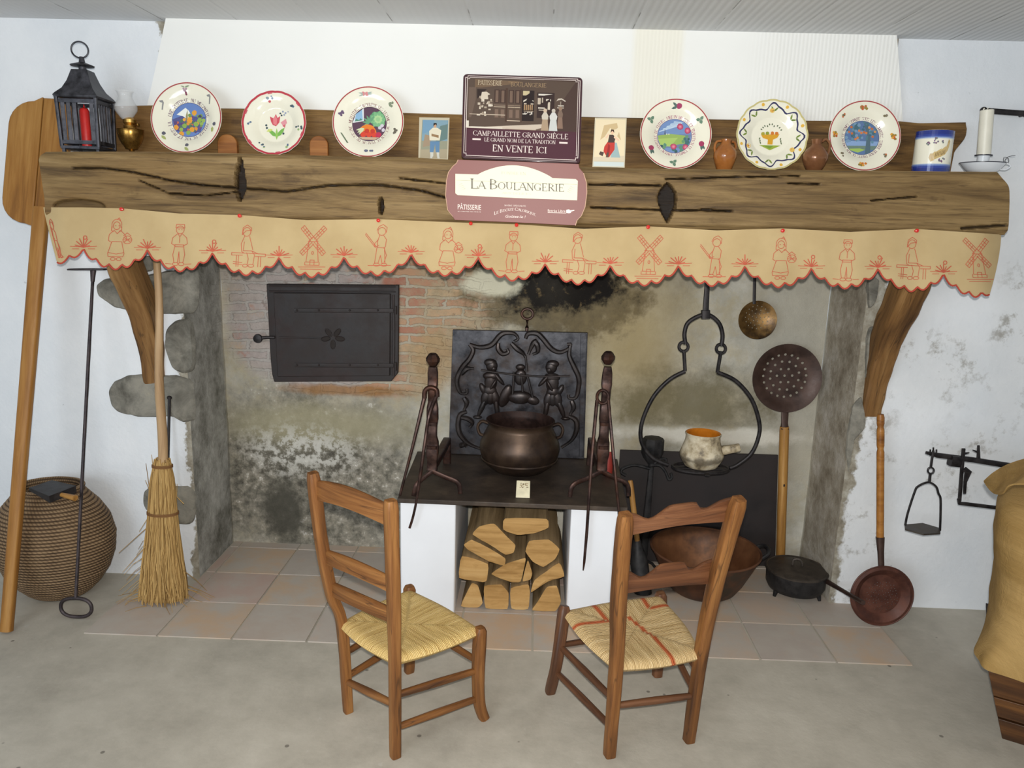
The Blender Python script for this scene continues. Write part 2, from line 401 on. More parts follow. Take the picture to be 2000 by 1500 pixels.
# ------------------------------------------------------------------ the setting
NXL, NXR, NB = -1.355, 1.243, .36          # niche side planes and back plane
def build_setting():
    M = MT
    # lime-washed wall
    n = NT('lime_wash'); g = n.g(); x, y, z = n.sep(g)
    a = n.noise(g, 2.2, 5, .6); c = n.mix(n.mr(a, .3, .7), C(218, 222, 226), C(233, 235, 237))
    grime = n.noise(g, 7, 7, .75)
    zone = n.ma('MAXIMUM', n.blob(g, P(1810, 720), (.22, .5, .16), .5, n.noise(g, 3, 3), .5), n.blob(g, P(1985, 660), (.10, .5, .34), .5, n.noise(g, 3, 3), .5))
    zone = n.ma('MAXIMUM', zone, n.blob(g, P(1900, 905), (.25, .5, .14), .5, n.noise(g, 3, 3), .5))
    zone = n.ma('MAXIMUM', zone, n.blob(g, P(1690, 1000), (.10, .5, .5), .5, n.noise(g, 3, 3), .5))
    c = n.mix(n.ma('MULTIPLY', n.ma('MULTIPLY', n.mr(grime, .52, .66), zone), .75), c, C(128, 122, 110))
    c = n.mix(n.ma('MULTIPLY', zone, .12), c, C(180, 172, 156))
    c = n.mix(n.mr(n.noise(g, 26, 3), .73, .77, 0, .4), c, C(150, 150, 150))
    xe = n.ma('ADD', x, n.ma('MULTIPLY', n.ma('SUBTRACT', n.noise(g, 7, 6, .7), .5), .16))
    edge = n.ma('MULTIPLY', n.mr(z, 1.35, 1.45, 1, 0), n.mr(n.ma('SUBTRACT', xe, n.ma('MULTIPLY', n.mr(z, .45, .95), .045)), 1.262, 1.280, 1, 0))
    edge = n.ma('MULTIPLY', edge, n.mr(x, 0, .1))
    edge = n.ma('MAXIMUM', edge, n.ma('MULTIPLY', n.mr(xe, -1.372, -1.385, 1, 0), n.mr(x, 0, .1, 1, 0)))
    c = n.mix(edge, c, n.ramp(n.noise(g, 16, 6, .7), [(.3, C(112, 104, 90)), (.5, C(150, 143, 128)), (.68, C(182, 178, 166))]))
    n.bump(n.ma('ADD', n.noise(g, 9, 6, .65), n.ma('MULTIPLY', n.noise(g, 70, 3), .25)), .35, .012)
    M['wall'] = n.fin(c, .85, spec=.2)
    # hood: smoother, corrugated render showing on the right
    n = NT('hood_render'); g = n.g(); x, y, z = n.sep(g)
    c = n.mix(n.noise(g, 2, 4), C(232, 232, 228), C(242, 242, 238))
    yl = n.ma('MULTIPLY', n.mr(x, .30, .33), n.mr(x, .50, .47)); 
    c = n.mix(n.ma('MULTIPLY', yl, .28), c, C(232, 222, 184))
    rib = n.wave(g, 24, 'X', .4, 1); zone = n.ma('MAXIMUM', n.mr(x, .68, .85), n.ma('MULTIPLY', yl, .5))
    c = n.mix(n.ma('MULTIPLY', n.ma('MULTIPLY', rib, zone), .10), c, C(190, 184, 168))
    n.bump(n.ma('ADD', n.ma('MULTIPLY', rib, n.ma('MULTIPLY', zone, .5)), n.noise(g, 8, 4)), .25, .008)
    M['hood'] = n.fin(c, .8, spec=.2)
    # ceiling of painted hollow blocks
    n = NT('block_ceiling'); g = n.g(); x, y, z = n.sep(g)
    rib = n.wave(g, 13, 'X', .15, 1); zone = n.mr(x, -.3, .5, .25, 1)
    joint = n.ma('ABSOLUTE', n.ma('SUBTRACT', n.ma('FRACT', n.ma('MULTIPLY', n.ma('ADD', x, .11), 3.6)), .5))
    brk = n.mr(n.noise(n.vmul(g, (3, 5, 1)), 1, 3), .50, .62)
    c = n.mix(n.noise(g, 3, 4), C(208, 210, 212), C(226, 227, 227))
    c = n.mix(n.ma('MULTIPLY', rib, n.ma('MULTIPLY', zone, .12)), c, C(168, 170, 172))
    c = n.mix(n.ma('MULTIPLY', n.mr(joint, 0, .012, .8, 0), brk), c, C(120, 118, 116))
    n.bump(n.ma('ADD', n.ma('MULTIPLY', rib, zone), n.mr(joint, 0, .03)), .25, .006)
    M['ceil'] = n.fin(c, .85, spec=.2)
    # concrete floor
    n = NT('worn_concrete'); g = n.g()
    a = n.noise(g, 1.6, 6, .62); b = n.noise(g, 9, 6, .7)
    c = n.ramp(n.ma('ADD', n.ma('MULTIPLY', a, .6), n.ma('MULTIPLY', b, .4)), [(.34, C(158, 151, 138)), (.5, C(180, 173, 159)), (.66, C(196, 189, 175))])
    c = n.mix(n.mr(n.noise(g, 22, 3), .66, .74, 0, .45), c, C(192, 188, 178))
    c = n.mix(n.mr(n.vor(g, 7, 'F1', 'Distance'), .035, .055, .7, 0), c, C(88, 82, 74))
    n.bump(n.ma('ADD', b, n.ma('MULTIPLY', n.noise(g, 60, 4), .4)), .2, .006)
    M['floor'] = n.fin(c, .6, spec=.35)
    # hearth tiles
    n = NT('terracotta_tile'); g = n.g()
    a = n.noise(g, 5, 5, .65)
    c = n.mix(n.mr(a, .35, .65), n.col(), C(184, 175, 164)); c = n.mix(n.mr(n.noise(g, 14, 4), .55, .7, 0, .4), c, C(190, 168, 150))
    n.bump(n.noise(g, 24, 5), .2, .004)
    M['tile'] = n.fin(c, .6, spec=.3)
    # stone in the jambs
    n = NT('jamb_stone'); g = n.g(); a = n.noise(g, 9, 6, .65, .5)
    c = n.ramp(a, [(.3, C(80, 77, 70)), (.45, C(116, 113, 104)), (.6, C(142, 138, 127)), (.75, C(156, 150, 134))])
    n.bump(n.noise(g, 30, 6, .7), .6, .01); M['stone'] = n.fin(c, .85, spec=.2)
    # smoke-stained masonry of the niche
    n = NT('stained_masonry'); g = n.g(); x, y, z = n.sep(g)
    w1 = n.noise(g, 2.6, 6, .65); w2 = n.noise(g, 7, 6, .7); w3 = n.noise(g, 26, 5, .7)
    q = lambda u, v: tuple(P(u, v, NB))
    c = n.ramp(w1, [(.3, C(108, 103, 90)), (.5, C(148, 145, 132)), (.68, C(178, 175, 162))])
    c = n.mix(n.mr(w2, .4, .65, 0, .45), c, C(148, 134, 98))
    c = n.mix(n.blob(g, q(1560, 700), (.18, 1, .6), .8, w1, .5), c, n.mix(w2, C(128, 124, 110), C(160, 156, 142)))
    c = n.mix(n.ma('MULTIPLY', n.blob(g, q(1230, 660), (.20, 1, .30), .8, w2, .9), .8), c, C(140, 124, 86))
    c = n.mix(n.ma('MULTIPLY', n.blob(g, q(1340, 790), (.30, 1, .14), .6, w2, 1.3), .85), c, C(92, 84, 58))
    c = n.mix(n.ma('MULTIPLY', n.blob(g, q(1400, 850), (.40, 1, .035), .5, w2, 1.2), .8), c, C(190, 186, 172))
    # dark damp area low on the left
    damp = n.blob(g, q(600, 930), (.48, 1, .42), .45, w2, .7)
    c = n.mix(damp, c, n.ramp(w3, [(.32, C(58, 55, 48)), (.48, C(98, 94, 82)), (.62, C(128, 122, 108)), (.72, C(196, 192, 182))]))
    c = n.mix(n.ma('MULTIPLY', n.blob(g, q(620, 830), (.40, 1, .09), .6, w2, .7), .8), c, C(134, 128, 102))
    c = n.mix(n.ma('MULTIPLY', n.blob(g, q(560, 1000), (.10, 1, .14), .5, w2, 1), .9), c, C(58, 56, 48))
    c = n.mix(n.ma('MULTIPLY', n.ma('MULTIPLY', n.blob(g, q(600, 880), (.24, 1, .10), .6, w2, .8), n.mr(w3, .44, .56)), .8), c, C(170, 168, 158))
    # bricks
    cb = n.node('ShaderNodeCombineXYZ'); n.put(cb.inputs[0], n.ma('ADD', x, n.ma('MULTIPLY', n.ma('SUBTRACT', w2, .5), .09))); n.put(cb.inputs[1], n.ma('ADD', z, n.ma('ADD', n.ma('MULTIPLY', n.ma('SUBTRACT', w1, .5), .09), n.ma('MULTIPLY', n.ma('SUBTRACT', w2, .5), .022))))
    bt = n.node('ShaderNodeTexBrick'); n.put(bt.inputs['Vector'], cb.outputs[0])
    for k, val in dict(Scale=1., **{'Mortar Size': .0075, 'Mortar Smooth': .35, 'Brick Width': .155, 'Row Height': .043, 'Bias': 0.}).items(): bt.inputs[k].default_value = val
    bt.inputs['Color1'].default_value = C(140, 92, 76); bt.inputs['Color2'].default_value = C(164, 138, 106); bt.inputs['Mortar'].default_value = C(150, 142, 124)
    wash = n.mr(n.ma('ADD', n.noise(g, 5, 6, .75), n.mr(x, -1.2, -.5, .08, -.02)), .36, .54)
    warm = n.mr(x, -.78, -.5)
    bc = n.mix(n.ma('MULTIPLY', wash, .86), bt.outputs['Color'], n.mix(warm, n.mix(w3, C(112, 108, 102), C(164, 158, 152)), n.mix(w3, C(108, 92, 66), C(170, 156, 128))))
    bc = n.mix(n.ma('MULTIPLY', n.mr(w3, .6, .7), .5), bc, C(86, 66, 52))
    bz = n.blob(g, (-.76, NB, 1.09), (.62, 1, .40), .10, w1, .35)
    bz = n.ma('MULTIPLY', bz, n.mr(n.ma('ADD', z, n.ma('MULTIPLY', n.ma('SUBTRACT', w2, .5), .16)), .70, .76))
    c = n.mix(bz, c, bc)
    och = n.blob(g, q(690, 762), (.28, 1, .026), .4, w2, .7)
    c = n.mix(n.ma('MULTIPLY', och, .8), c, n.mix(w3, C(84, 58, 30), C(150, 106, 54)))
    och = n.blob(g, q(850, 700), (.09, 1, .13), .5, w2, .9)
    c = n.mix(n.ma('MULTIPLY', och, .5), c, n.mix(w3, C(120, 88, 50), C(160, 132, 88)))
    # soot burst above the fireback
    s1 = n.blob(g, q(1090, 570), (.36, 1, .19), .25, w2, 1.0)
    c = n.mix(n.ma('MULTIPLY', s1, .9), c, n.mix(w3, C(52, 44, 32), C(112, 98, 66)))
    s2 = n.blob(g, q(1085, 545), (.27, 1, .13), .22, w2, 1.1)
    c = n.mix(s2, c, n.mix(n.mr(w3, .55, .7), C(20, 17, 14), C(86, 72, 48)))
    c = n.mix(n.ma('MULTIPLY', n.blob(g, q(965, 555), (.12, 1, .05), .3, w2, .9), .9), c, C(186, 182, 158))
    # sides are greyer
    side = n.mr(y, .33, .355, 1, 0)
    gl = n.ramp(w2, [(.32, C(84, 83, 74)), (.5, C(128, 127, 119)), (.68, C(158, 157, 149))])
    gr = n.ramp(w2, [(.3, C(98, 88, 72)), (.5, C(138, 130, 114)), (.7, C(166, 160, 148))])
    c = n.mix(side, c, n.mix(n.mr(x, -.1, .1), gl, gr))
    c = n.mix(1, c, (1.46, 1.46, 1.52, 1), 'MULTIPLY')
    n.bump(n.ma('ADD', n.ma('MULTIPLY', n.ma('MULTIPLY', bt.outputs['Fac'], -1.), bz), n.ma('ADD', w2, n.ma('MULTIPLY', w3, .6))), .6, .012)
    M['niche'] = n.fin(c, .85, spec=.2)

    # --- floor and tiles
    b = MB(); b.grid(8, 8, lambda s, t: V3((lerp(-4, 4, s), lerp(-5.5, NB, t), 0))); struct('floor', b, M['floor'])
    b = MB(); rng = random.Random(3)
    xs = [-1.575+.2685*k for k in range(12)]; ys = [-.475, -.22, .035, .292, NB-.003]
    for j in range(4):
        for i in range(11):
            x0, x1 = xs[i], xs[i+1]
            if j >= 1: x0 = max(x0, NXL+.004); x1 = min(x1, NXR-.004)
            if j == 1 and i == 10: x1 = xs[11]
            if x1-x0 < .03: continue
            gp = .004; sk = lambda x, y: V3((x, y+(.02*(x+1.5)/2 if y < .2 else 0), .0035+.001*rng.random()))
            cc = rng.choice([C(188, 170, 156), C(180, 165, 152), C(192, 172, 154), C(178, 166, 156), C(194, 168, 142), C(186, 162, 150)])
            top = [sk(x0+gp, ys[j]+gp), sk(x1-gp, ys[j]+gp), sk(x1-gp, ys[j+1]-gp), sk(x0+gp, ys[j+1]-gp)]
            b.add(top+[p-V3((0, 0, .004)) for p in top], [(0, 1, 2, 3), (0, 4, 5, 1), (1, 5, 6, 2), (2, 6, 7, 3), (3, 7, 4, 0)], None, cc)
    t = struct('hearth_tiles', b, M['tile'], ang=20)
    # --- walls
    def wobble(p, a=.004): return p+V3((0, -abs(a*(1+nz(p, 2.5))), 0))
    b = MB()
    b.grid(40, 40, lambda s, t: wobble(V3((lerp(-4, NXL, s), 0, lerp(0, 2.16, t))), .003))
    b.grid(12, 40, lambda s, t: V3((NXL+.006*s*nz((0, s*2, t*5), 1.5), lerp(-.006, NB, s), lerp(0, 1.62, t))), mat=1)
    struct('wall_left', b, [M['wall'], M['niche']])
    b = MB()
    b.grid(40, 40, lambda s, t: wobble(V3((lerp(NXR, 4, s), 0, lerp(0, 2.16, t)))))
    b.grid(12, 40, lambda s, t: V3((NXR+.006*(1-s)*nz((3, s*2, t*5), 1.5), lerp(NB, -.006, s), lerp(0, 1.62, t))), mat=1)
    struct('wall_right', b, [M['wall'], M['niche']])
    b = MB(); b.grid(90, 60, lambda s, t: V3((lerp(NXL, NXR, s), NB-.006-.006*nz((s*12, t*9, 0)), lerp(0, 1.62, t))))
    b.poly([V3((NXL, 0, 1.62)), V3((NXL, NB, 1.62)), V3((NXR, NB, 1.62)), V3((NXR, 0, 1.62))])
    b.poly([V3((NXL, 0, 1.60)), V3((NXR, 0, 1.60)), V3((NXR, 0, 2.16)), V3((NXL, 0, 2.16))])
    struct('wall_niche', b, M['niche'])
    # --- chimney hood, tapering upward
    b = MB()
    def hood(s, t):
        xl = lerp(-1.475, -1.337, t); xr = lerp(1.305, 1.214, t)
        return V3((lerp(xl, xr, s), -.05+.006*sin(s*9+1)*sin(t*3), lerp(1.70, 2.156, t)))
    b.grid(40, 12, hood)
    for s in (0, 1):
        b.grid(1, 12, lambda a, t: V3((hood(s, t).x, lerp(hood(s, t).y, 0.01, a if s else 1-a), hood(s, t).z)))
    struct('wall_hood', b, M['hood'], ang=50)
    b = MB(); b.grid(8, 8, lambda s, t: V3((lerp(-4, 4, s), lerp(NB, -5.5, t), 2.155))); struct('ceiling', b, M['ceil'])
    # --- stones showing through the plaster of both jambs
    def stone(pts, wall, h=.014, sharp=.0):
        poly = [P(u, v) for u, v in pts]; n0 = len(poly); dense = []
        for i in range(n0):
            for k in range(6): dense.append(poly[i].lerp(poly[(i+1) % n0], k/6))
        for _ in range(3): dense = [(dense[i-1]+dense[i]*2+dense[(i+1) % len(dense)])/4 for i in range(len(dense))]
        c = sum(dense, V3())/len(dense); b = MB(); n = len(dense); vs = []; fs = []
        for r, hh in ((1.0, .0), (.97, .006), (.9, h), (.65, h*1.15), (.35, h*1.2)):
            for p in dense:
                q = c.lerp(p, r); q.y = -.004-hh*(1+.5*nz(q, 18)) if r < 1 else .0
                if r >= .97: q = q+V3((.006*nz(q, 30), 0, .006*nz(q, 30, 2)))
                vs.append(q)
        for i in range(4):
            for k in range(n): fs.append((i*n+k, i*n+(k+1) % n, (i+1)*n+(k+1) % n, (i+1)*n+k))
        fs.append(tuple(4*n+k for k in range(n)))
        b.add(vs, fs); mk('exposed_stone', b, M['stone'], parent=wall)
    wl = bpy.data.objects['wall_left']; wr = bpy.data.objects['wall_right']
    E1 = [(187, 560), (203, 544), (229, 540), (288, 538), (330, 528), (392, 520), (388, 612), (320, 616), (280, 608), (229, 603), (192, 579)]
    stone(E1, wl)
    stone([(272, 500), (300, 498), (300, 528), (285, 531), (273, 524)], wl)
    stone([(323, 672), (328, 640), (344, 625), (378, 620), (384, 727), (345, 727), (333, 709)], wl)
    stone([(211, 763), (221, 744), (253, 731), (283, 732), (378, 733), (384, 818), (366, 826), (347, 813), (288, 815), (240, 808), (219, 795)], wl)
    stone([(279, 963), (293, 949), (383, 947), (384, 1021), (347, 1024), (307, 1008), (283, 992)], wl)
    stone([(1693, 530), (1716, 545), (1708, 590), (1693, 606), (1692, 560)], wr)
    stone([(1690, 640), (1712, 634), (1716, 690), (1704, 735), (1686, 745)], wr)
    stone([(1682, 770), (1690, 815), (1684, 840), (1662, 862), (1655, 930), (1650, 870), (1664, 790)], wr, .008)
# ------------------------------------------------------------------ mantel
BY = -.36; BB = -.056; CY = -.372
TOPE = [(75, 293), (300, 293), (450, 296), (600, 300), (800, 304), (870, 308), (1150, 323), (1250, 326), (1600, 329), (1970, 333)]
def beam_top(x):
    # z of the beam's top at world x
    u = interp([(P(u, v, BY).x, u) for u, v in TOPE], x)
    return P(u, interp(TOPE, u), BY).z
CRACKS = [([(140, 328), (200, 328), (260, 336), (330, 352), (400, 362), (480, 368), (560, 374), (640, 362), (740, 361), (820, 372), (880, 388)], 2.2),
          ([(780, 348), (870, 358)], 1.6), ([(1150, 360), (1290, 362)], 1.8), ([(1155, 405), (1290, 410), (1430, 412)], 1.8), ([(1370, 408), (1425, 413)], 1.6),
          ([(270, 352), (330, 378), (400, 382), (480, 372)], 1.3), ([(1540, 358), (1600, 360)], 1.5), ([(1880, 446), (1966, 440)], 2.5), ([(1700, 392), (1790, 384)], 1.5), ([(1300, 350), (1420, 346), (1560, 344)], 1.2)]
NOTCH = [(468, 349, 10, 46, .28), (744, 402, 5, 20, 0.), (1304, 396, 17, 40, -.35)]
def seg_d(p, a, b):
    ax, ay = b[0]-a[0], b[1]-a[1]; t = max(0, min(1, ((p[0]-a[0])*ax+(p[1]-a[1])*ay)/(ax*ax+ay*ay)))
    return math.hypot(p[0]-a[0]-ax*t, p[1]-a[1]-ay*t)
def build_mantel():
    M = MT; ZB = 1.478
    def uv_at(s, t):
        u = lerp(75, 1970, s); vt = interp(TOPE, u); vb = lerp(424, 459, s); return u, lerp(vt, vb, t)
    def info(u, v):  # dark: shade of cracks, mortises and end hollow, painted into the colour
        dep = 0.; dark = 0.
        for pts, wd in CRACKS:
            if pts[0][0]-6 < u < pts[-1][0]+6:
                d = min(seg_d((u, v), a, b) for a, b in zip(pts, pts[1:])); k = 1-smooth(wd*.4, wd*1.5, d+1.2*nz((u*.05, v*.3, 0)))
                dep = max(dep, .014*k); dark = max(dark, .9*k)
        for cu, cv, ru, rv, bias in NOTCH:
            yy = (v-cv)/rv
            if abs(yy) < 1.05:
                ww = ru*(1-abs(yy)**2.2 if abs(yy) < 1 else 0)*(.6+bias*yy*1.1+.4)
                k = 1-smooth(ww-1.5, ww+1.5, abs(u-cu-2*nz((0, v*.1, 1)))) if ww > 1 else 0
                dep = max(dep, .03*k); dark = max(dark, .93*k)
        d = math.hypot((u-150)/55, (v-404)/16)
        k = (1-smooth(.8, 1.05, d)); dep = max(dep, .02*k); dark = max(dark, .4*k)
        return dep, dark
    b = MB(); nx = 620; rows = []
    # cross-section: top back -> top front -> face -> bottom back
    prof = [('t', 1.), ('t', .6), ('t', .25)]+[('f', i/58) for i in range(59)]+[('b', .15), ('b', .6), ('b', 1.)]
    def pos(s, j):
        k, q = prof[j]
        u, vt = uv_at(s, 0); pt = P(u, vt, BY)
        if k == 'f':
            u, v = uv_at(s, q); p = P(u, v, BY); dep, _ = info(u, v)
            rr = .014*((1-smooth(0, .10, q))+(1-smooth(0, .08, 1-q)))
            p.y += dep+rr+.006*nz(p, 5)+.004*nz((p.x*2, 0, p.z*14))
            p.z += (-.004 if q < .02 else 0)
        elif k == 't': p = V3((pt.x, lerp(BY+.02, BB, q), pt.z+.002*nz((pt.x, q, 0), 8)-.0015))
        else:
            u, v = uv_at(s, 1); pb = P(u, v, BY); p = V3((pb.x, lerp(BY+.02, BB, q), pb.z-.004))
        # rounded, irregular ends
        e = (.5+.5*sin(j*.21+.7))*.008
        if s < .02:
            z0 = (p.z-ZB)/(.2); p.x += (.022*(1-smooth(.1, .9, z0))+(.02*smooth(.8, 1.02, z0)))*(1-s/.02)+e*0
        if s > .98:
            z0 = (p.z-ZB)/(.2); p.x -= (.03*smooth(.72, 1.02, z0)**2+.008*(1-smooth(.0, .3, z0)))*((s-.98)/.02)
        return p
    ny = len(prof)-1
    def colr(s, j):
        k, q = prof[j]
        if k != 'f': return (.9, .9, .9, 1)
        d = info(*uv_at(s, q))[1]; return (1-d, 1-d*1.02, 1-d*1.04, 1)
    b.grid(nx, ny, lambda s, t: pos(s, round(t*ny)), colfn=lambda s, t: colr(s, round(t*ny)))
    n1 = nx+1
    b.f.append(tuple(j*n1 for j in range(ny+1))[::-1]); b.m.append(0); b.f.append(tuple(j*n1+nx for j in range(ny+1))); b.m.append(0)
    b.f.append((0, nx, ny*n1+nx, ny*n1)); b.m.append(0)
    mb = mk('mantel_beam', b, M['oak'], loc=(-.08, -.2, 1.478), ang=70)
    tag(mb, 'long rough-hewn oak mantel beam across the fireplace, with cracks and dark mortises', 'beam')
    # backing board behind the plates
    b = MB(); top = [(200, 207), (300, 205), (430, 211), (600, 213), (800, 220), (1000, 226), (1130, 227), (1320, 231), (1500, 234), (1760, 236), (1800, 240), (1890, 238)]
    def pos2(s, t):
        u = lerp(200, 1890, s); zt = P(u, interp(top, u), -.10).z; x = P(u, interp(top, u), -.10).x
        z0 = beam_top(x)-.003
        if s > .975: x -= (.035*(1-smooth(.3, .62, t))+.01*smooth(.9, 1, t))*(s-.975)/.025
        if t <= .8:
            q = t/.8; z = lerp(z0, zt, q); p = V3((x, -.10+.012*smooth(.85, 1, q)+.006*nz((x, 0, z), 6)+.006*nz((x*.8, 0, z*9)), z))
        else: p = V3((x, lerp(-.088, -.0515, (t-.8)/.2), zt+.001))
        return p
    b.grid(220, 20, pos2, colfn=lambda s, t: (.88, .76, .60, 1))
    b.f.append(tuple(j*221 for j in range(21))[::-1]); b.m.append(0); b.f.append(tuple(j*221+220 for j in range(21))); b.m.append(0)
    bb = mk('backing_board', b, M['oak'], loc=(-.04, -.08, 1.69), ang=60)
    tag(bb, 'long rough oak board standing on the mantel beam behind the plates', 'board')
    # round-topped peg ends
    for u, v, w_, h_, lab in ((443, 277, 38, 30, 'round-topped wooden peg end left of the wavy red-rimmed plate'), (622, 282, 36, 34, 'round-topped wooden peg end right of the wavy red-rimmed plate')):
        Y = -.125; k = mpp(u, v, Y); c = P(u, v, Y); z0 = beam_top(c.x)+.001; r = w_/2*k; zc = P(u, v-h_/2, Y).z-r*.9
        pts = [V3((c.x-r, Y, z0)), V3((c.x+r, Y, z0))]+[V3((c.x+r*cos(a), Y, zc+r*.9*sin(a))) for a in [pi*i/12 for i in range(13)]]
        b = MB(); b.prism(pts, (0, .021, 0)); o = mk('wooden_peg', b, M['peg'], loc=(c.x, Y, z0), bevel=.003)
        tag(o, lab, 'peg', 'wooden peg ends on the mantel')
    # curved braces
    def brace(name_lab, path, wx, dep, sgn):
        pts = bez(path, 8); b = MB(); n = len(pts)
        cen = []; 
        for i, p in enumerate(pts):
            T = (pts[min(i+1, n-1)]-pts[max(i-1, 0)]).normalized(); nr = V3((0, -T.z, T.y)).normalized()
            if nr.z > 0: nr = nr if nr.y > 0 else -nr
            if nr.y < 0: nr = -nr
            cen.append(p+nr*dep[0]/2 if False else p+nr*lerp(dep[0], dep[1], i/(n-1))/2)
        W = [lerp(wx[0], wx[1], i/(n-1)) for i in range(n)]; H = [lerp(dep[0], dep[1], i/(n-1)) for i in range(n)]
        b.sweep(cen, W, H, up=(0, 1, 0.001), e=7, seg=28, jit=.006)
        o = mk('oak_brace', b, M['brace'], loc=path[0], ang=50); tag(o, name_lab, 'brace')
    brace('curved oak brace under the left end of the mantel beam', [(-1.490, -.012, .775), (-1.486, -.05, .95), (-1.484, -.115, 1.11), (-1.482, -.235, 1.285), (-1.482, -.325, 1.44)], (.080, .09), (.05, .15), 1)
    brace('curved oak brace under the right end of the mantel beam', [(1.318, -.012, .79), (1.314, -.045, .95), (1.310, -.115, 1.10), (1.306, -.235, 1.27), (1.305, -.325, 1.44)], (.076, .10), (.05, .15), -1)
# ------------------------------------------------------------------ embroidered valance
VTOP = [(85, 405), (160, 405), (240, 407), (350, 417), (470, 420), (600, 430), (740, 428), (880, 434), (1009, 438), (1140, 447), (1265, 442), (1400, 450), (1527, 446), (1660, 453), (1788, 447), (1955, 458)]
CUSP = [(110, 505), (163, 489), (288, 491), (415, 497), (545, 506), (672, 505), (803, 499), (934, 506), (1065, 518), (1192, 521), (1325, 522), (1455, 523), (1585, 527), (1715, 528), (1843, 538), (1932, 545)]
def vbot(u):
    for (a, va), (b, vb) in zip(CUSP, CUSP[1:]):
        if u <= b:
            t = max(0, (u-a)/(b-a)); base = lerp(va, vb, t)
            if a == 110: t = .62+.38*t; d = 8*sin(pi*t)**.8
            elif b == 1932: t = t*.72; d = 32*sin(pi*t)**.9
            else: d = 31*sin(pi*t)**.95
            return base+d+9*abs(sin(5*pi*t))-2
    return CUSP[-1][1]
def ul(t): return lerp(85, 112, t**1.1)
def ur(t): return lerp(1955, 1932, t**1.6)
def cloth_uv(s, t):
    us = lerp(85, 1955, s)
    u0, u1 = ul(t), ur(t); u = lerp(u0, u1, s)
    return u, lerp(interp(VTOP, us), vbot(min(max(u, 110), 1932)), t)
def cloth_y(u, v):
    t = smooth(410, 540, v)
    y = CY-.004*t*(1+sin(u*.031)+.6*sin(u*.083+1)+.4*sin(u*.0127))-.006*t
    y += .10*(1-smooth(85, 125, u))*0+.03*max(0, (130-u)/45)**2+.03*max(0, (u-1915)/40)**2
    return y
def CP(u, v, off=0.): return P(u, v, cloth_y(u, v)-off)
def ribbon(b, pts, wpx=1.5, off=.0022, closed=False):
    p2 = pts+[pts[0]] if closed else pts
    for a, c in zip(p2, p2[1:]):
        dx, dy = c[0]-a[0], c[1]-a[1]; L = math.hypot(dx, dy)
        if L < .01: continue
        if L > 6:
            k = int(L/6)+1; ribbon(b, [(a[0]+dx*i/k, a[1]+dy*i/k) for i in range(k+1)], wpx, off); continue
        nx, ny = -dy/L*wpx/2, dx/L*wpx/2; ex, ey = dx/L*wpx*.3, dy/L*wpx*.3
        b.poly([CP(a[0]+nx-ex, a[1]+ny-ey, off), CP(a[0]-nx-ex, a[1]-ny-ey, off), CP(c[0]-nx+ex, c[1]-ny+ey, off), CP(c[0]+nx+ex, c[1]+ny+ey, off)])
def circ(cx, cy, rx, ry, a0=0, a1=360, n=12): return [(cx+rx*cos(radians(a0+(a1-a0)*i/n)), cy+ry*sin(radians(a0+(a1-a0)*i/n))) for i in range(n+1)]
